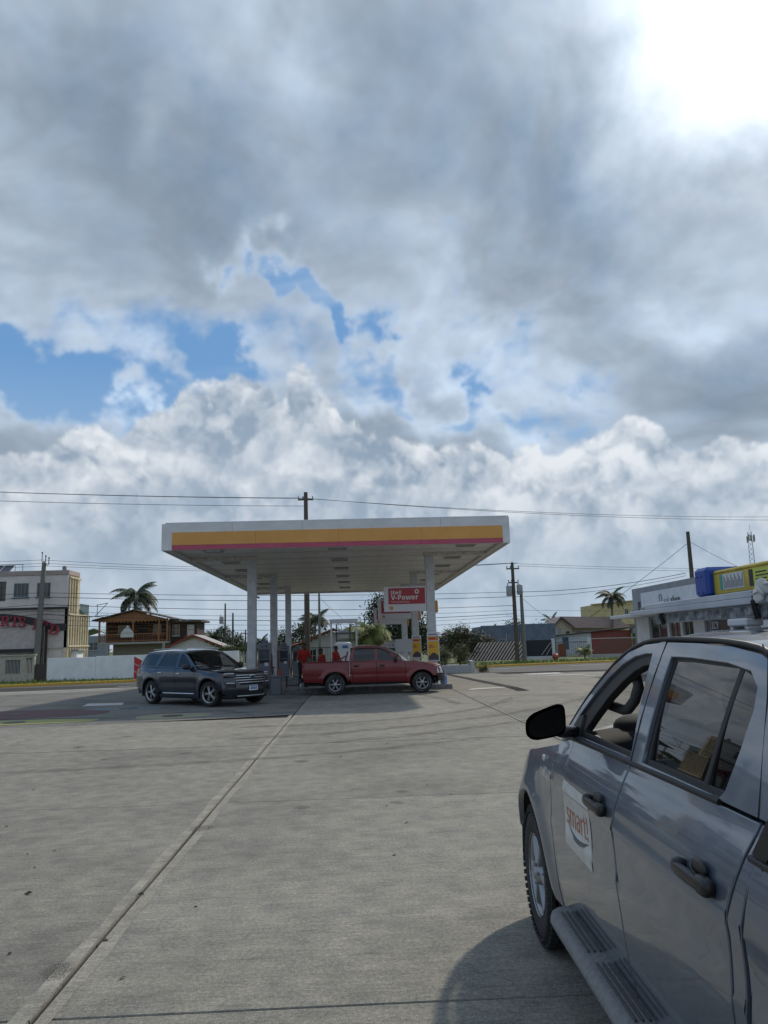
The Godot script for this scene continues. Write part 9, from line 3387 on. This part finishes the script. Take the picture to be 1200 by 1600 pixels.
# thicker and thinner places of the deck
const THICK := [[5.9, 36.3, 9.0, 8.0, 0.34], [21.6, 27.5, 8.0, 5.5, 0.5], [-12.2, 31.9, 8.0, 4.0, 0.26], [27.0, 16.2, 6.0, 3.2, 0.5], [1.4, 42.5, 10.0, 4.0, 0.3], [16.5, 34.0, 6.5, 5.5, 0.42], [-22.0, 34.0, 6.0, 5.0, 0.2], [-17.5, 28.0, 8.0, 3.0, 0.22], [13.0, 24.5, 5.0, 2.0, 0.22], [-14.4, 35.0, 1.6, 3.2, -0.4], [-5.6, 38.1, 4.0, 4.0, -0.28], [-25.2, 41.0, 3.0, 2.5, -0.3], [-21.0, 38.5, 7.0, 4.0, 0.3], [8.2, 30.1, 3.2, 2.0, -0.36], [26.4, 20.4, 4.2, 1.5, -0.5], [4.6, 23.6, 5.0, 2.2, -0.3], [-11.0, 23.6, 7.0, 2.0, -0.3], [-18.5, 22.8, 6.0, 1.8, -0.3], [10.6, 18.9, 6.0, 1.6, -0.42], [18.0, 17.2, 4.0, 1.4, -0.3]]
# tops of the cumulus bank and of the nearer bank below it
const BANK := [[-180, 13.0], [-150, 16.0], [-120, 13.5], [-90, 17.0], [-60, 14.0], [-40, 15.5], [-24.8, 14.0], [-22.0, 14.2], [-19.1, 15.6], [-16.9, 14.7], [-14.9, 16.2], [-12.4, 19.3], [-10.6, 19.0], [-7.7, 19.6], [-5.7, 19.2], [-4.3, 20.3], [-2.3, 19.3], [-0.1, 17.3], [1.1, 15.7], [3.1, 15.8], [5.0, 15.0], [7.4, 14.4], [9.9, 14.9], [12.2, 13.4], [13.7, 13.9], [15.5, 13.2], [18.3, 14.2], [21.6, 15.4], [25.7, 13.3], [29.6, 12.5], [50, 15.0], [80, 13.0], [110, 16.5], [140, 14.0], [180, 13.0]]
const BANK_LOW := [[-180, 10.0], [-120, 12.0], [-60, 10.0], [-24.7, 12.0], [-19.4, 13.4], [-14.2, 14.6], [-11.9, 14.8], [-8.6, 12.6], [-4.8, 14.0], [0.6, 13.0], [6.3, 11.6], [12.1, 11.3], [16.8, 11.9], [21.2, 10.8], [25.6, 11.8], [29.4, 10.0], [60, 12.0], [120, 10.0], [180, 10.0]]

func piecewise(table: Array, x: float) -> float:
	for i in range(1, table.size()):
		if x <= table[i][0]:
			var t: float = (x - table[i - 1][0]) / (table[i][0] - table[i - 1][0])
			t = t * t * (3.0 - 2.0 * t)
			return lerpf(table[i - 1][1], table[i][1], t)
	return table[-1][1]

# the four lists above as tables: two by direction (half-degree steps), two by azimuth (quarter-degree steps)
var gap_table := PackedFloat32Array()
var thick_table := PackedFloat32Array()
var bank_table := PackedFloat32Array()
var low_table := PackedFloat32Array()

func make_tables() -> void:
	gap_table.resize(201 * 121)
	thick_table.resize(201 * 121)
	for j in 121:
		for i in 201:
			var az := i * 0.5 - 50.0
			var el := j * 0.5
			var gap := 0.0
			for g in GAPS:
				var dx: float = az - g[0]
				var dy: float = el - g[1]
				var c := cos(deg_to_rad(g[4]))
				var s := sin(deg_to_rad(g[4]))
				var a: float = (dx * c + dy * s) / g[2]
				var b: float = (-dx * s + dy * c) / g[3]
				gap = maxf(gap, g[5] * exp(-a * a - b * b))
			var thick := 0.0
			for g in THICK:
				var a: float = (az - g[0]) / g[2]
				var b: float = (el - g[1]) / g[3]
				thick += g[4] * exp(-a * a - b * b)
			gap_table[j * 201 + i] = gap
			thick_table[j * 201 + i] = thick
	for i in 1441:
		bank_table.append(piecewise(BANK, i * 0.25 - 180.0))
		low_table.append(piecewise(BANK_LOW, i * 0.25 - 180.0))

func from_table(t: PackedFloat32Array, az: float, el: float) -> float:
	var x := (az + 50.0) * 2.0
	var y := el * 2.0
	if x < 0.0 or x >= 200.0 or y < 0.0 or y >= 120.0:
		return 0.0
	var i := int(x) + int(y) * 201
	var fx := x - floorf(x)
	return lerpf(lerpf(t[i], t[i + 1], fx), lerpf(t[i + 201], t[i + 202], fx), y - floorf(y))

func deck_at(d: Vector3) -> float:
	var k := 1.0 / (d.y + 0.38)
	var q := Vector3(d.x * k, d.y * 0.7, d.z * k)
	var wx := nz_warp.get_noise_3dv(q) * 0.16
	var wz := nz_warp.get_noise_3d(q.x + 31.0, q.y, q.z - 17.0) * 0.16
	q += Vector3(wx, 0.0, wz)
	return nz_deck.get_noise_3dv(q)

func sky_color(d: Vector3, sun: Vector3) -> Color:
	var az := rad_to_deg(atan2(d.x, -d.z))
	var el := rad_to_deg(asin(clampf(d.y, -1.0, 1.0)))
	var ang := rad_to_deg(acos(clampf(d.dot(sun), -1.0, 1.0)))
	var side := (sun - d * d.dot(sun)).normalized()
	var fine := nz_fine.get_noise_3dv(d)
	# clear air
	var air := Color(0.42, 0.58, 0.75).lerp(Color(0.155, 0.33, 0.61), clampf((el - 6.0) / 14.0, 0.0, 1.0)).lerp(Color(0.08, 0.22, 0.50), clampf((el - 20.0) / 50.0, 0.0, 1.0))
	var k := 1.0 / (d.y + 0.12)
	var wis := nz_wisp.get_noise_2d((d.x * 0.55 + d.z * 0.25) * k * 3.0, (d.z - d.x * 0.35) * k * 11.0)
	air = air.lerp(Color(0.55, 0.65, 0.77), clampf(0.10 + wis * 0.9, 0.0, 0.8) * smoothstep(-16.0, 2.0, az))
	# the deck
	var n := deck_at(d)
	var w1 := nz_deck.get_noise_3dv(d * 5.0)
	var w2 := nz_deck.get_noise_3dv(d * 5.0 + Vector3(9, 4, 2))
	var ga := az + w1 * 5.0 + fine * 1.5
	var ge := el + w2 * 3.2 + fine * 1.5
	var gap := from_table(gap_table, ga, ge)
	var thick := from_table(thick_table, az + w1 * 3.0, el + w2 * 2.5)
	if absf(az) > 34.0 or el > 44.0:
		# beyond the view the deck is thinned and brightened to add fill light
		var far := clampf(maxf((absf(az) - 34.0) / 12.0, (el - 44.0) / 10.0), 0.0, 1.0)
		var own := nz_warp.get_noise_3dv(d * 0.9 + Vector3(7, 3, 1))
		gap = maxf(gap, far * clampf((own - 0.25) * 3.0, 0.0, 1.0))
		thick += far * (-0.30 + clampf(-own, -0.3, 0.4) * 0.6)
	var dens := 0.60 + n * 0.60 + fine * 0.24 + thick * 0.62 - gap * 1.0
	var lit := clampf((n - deck_at((d + side * 0.03).normalized())) * 2.2 + fine * 0.34, -0.45, 0.8)
	var cover := smoothstep(0.05, 0.50, dens)
	var depth := clampf((dens - 0.30) / 0.80, 0.0, 1.0)
	var cloud := Color(0.53, 0.62, 0.73).lerp(Color(0.205, 0.285, 0.390), pow(depth, 0.7))
	cloud = cloud * (1.0 + lit * 0.5 * (1.2 - depth * 0.6))
	var out := air.lerp(cloud, cover)
	# cumulus banks in front of the deck
	for layer in 2:
		var top: float = (bank_table if layer == 0 else low_table)[clampi(int((az + w1 * 1.2 + 180.0) * 4.0), 0, 1440)]
		if el < top + 3.0:
			var q := d * (1.0 if layer == 0 else 1.3) + Vector3(0.0, 0.0, layer * 3.7)
			q += Vector3(w1, w2, -w1) * 0.055 + Vector3(fine, -fine, fine) * 0.006
			var puff := nz_puff.get_noise_3dv(q)          # low at the heart of a puff
			var puff_u := nz_puff.get_noise_3dv(q + Vector3(0.0, 0.016, 0.0) + side * 0.012)
			var edge := (top - el) / 2.3 - puff * 0.62 - 0.36 + w2 * 0.9 + fine * 0.15
			var a := smoothstep(0.0, 0.24 if layer == 0 else 0.45, edge)
			if a > 0.0:
				var inside := clampf(edge / 4.0, 0.0, 1.0)
				var l := clampf(((puff_u - puff) * 2.4 + fine * 0.30) * (1.0 - 0.55 * inside) + 0.36 + w1 * 0.7 + 0.34 * exp(-edge * 1.3), 0.0, 1.0)
				var c := Color(0.27, 0.355, 0.46).lerp(Color(0.80, 0.835, 0.88), l)
				c = c.lerp(Color(0.40, 0.495, 0.61), inside * 0.4)
				out = out.lerp(c, a * (0.97 if layer == 0 else 0.62))
	# pale air towards the horizon
	var hz := pow(clampf(1.0 - el / 12.0, 0.0, 1.0), 1.5)
	out = out.lerp(Color(0.45, 0.565, 0.68), hz * 0.6)
	# light of the veiled sun
	var thin := clampf(1.05 - depth * 1.05, 0.0, 1.0)
	var glow := exp(-pow(ang / 4.2, 2.0)) * 4.5 + exp(-pow(ang / 9.5, 2.0)) * 1.5 * pow(thin, 1.3)
	out += Color(0.96, 0.985, 1.0) * glow
	out += Color(0.11, 0.13, 0.15) * exp(-ang / 16.0) * (0.3 + 0.9 * thin)
	return out

func make_sky(sun: Vector3) -> PanoramaSkyMaterial:
	for s in [[nz_deck, 11, 1.7, 6, 0.55], [nz_fine, 12, 14.0, 5, 0.56], [nz_warp, 13, 1.0, 3, 0.5], [nz_wisp, 15, 0.35, 4, 0.5]]:
		s[0].noise_type = FastNoiseLite.TYPE_SIMPLEX_SMOOTH
		s[0].seed = s[1]
		s[0].frequency = s[2]
		s[0].fractal_type = FastNoiseLite.FRACTAL_FBM
		s[0].fractal_octaves = s[3]
		s[0].fractal_gain = s[4]
	nz_puff.noise_type = FastNoiseLite.TYPE_CELLULAR
	nz_puff.cellular_return_type = FastNoiseLite.RETURN_DISTANCE
	nz_puff.cellular_distance_function = FastNoiseLite.DISTANCE_EUCLIDEAN
	nz_puff.seed = 14
	nz_puff.frequency = 11.0
	nz_puff.fractal_type = FastNoiseLite.FRACTAL_FBM
	nz_puff.fractal_octaves = 4
	nz_puff.fractal_lacunarity = 2.2
	nz_puff.fractal_gain = 0.52
	make_tables()
	# the whole sky at a quarter of the resolution, enlarged, then the part round the camera's view again in full
	var w := 3072
	var h := 1536
	var im := sky_rows(0, 0, w / 4, h / 8 + 2, w / 4, h / 4, sun)
	var low := Image.create(w / 4, h / 4, false, Image.FORMAT_RGBF)
	low.fill(Color(0.45, 0.47, 0.5))
	low.blit_rect(im, Rect2i(0, 0, w / 4, h / 8 + 2), Vector2i.ZERO)
	low.resize(w, h, Image.INTERPOLATE_CUBIC)
	var half := int(w * 37.0 / 360.0)
	var y0 := int(h * (90.0 - 45.0) / 180.0)
	var near := sky_rows(-half, y0, 2 * half, h / 2 + 2 - y0, w, h, sun)
	low.blit_rect(near, Rect2i(0, 0, half, near.get_height()), Vector2i(w - half, y0))
	low.blit_rect(near, Rect2i(half, 0, half, near.get_height()), Vector2i(0, y0))
	var m := PanoramaSkyMaterial.new()
	m.panorama = ImageTexture.create_from_image(low)
	return m

func sky_rows(x0: int, y0: int, nx: int, ny: int, w: int, h: int, sun: Vector3) -> Image:
	var rows := []
	rows.resize(ny)
	var work := func(r: int) -> void:
		var line := PackedFloat32Array()
		line.resize(nx * 3)
		for x in nx:
			var c := sky_color(direction(x0 + x + 0.5, y0 + r + 0.5, w, h), sun)
			line[x * 3] = c.r
			line[x * 3 + 1] = c.g
			line[x * 3 + 2] = c.b
		rows[r] = line
	var id := WorkerThreadPool.add_group_task(work, ny)
	WorkerThreadPool.wait_for_group_task_completion(id)
	var data := PackedFloat32Array()
	for r in rows:
		data.append_array(r)
	return Image.create_from_data(nx, ny, false, Image.FORMAT_RGBF, data.to_byte_array())

func direction(px: float, py: float, w: int, h: int) -> Vector3:
	var az := px / w * TAU
	var el := PI / 2.0 - py / h * PI
	return Vector3(sin(az) * cos(el), sin(el), -cos(az) * cos(el))
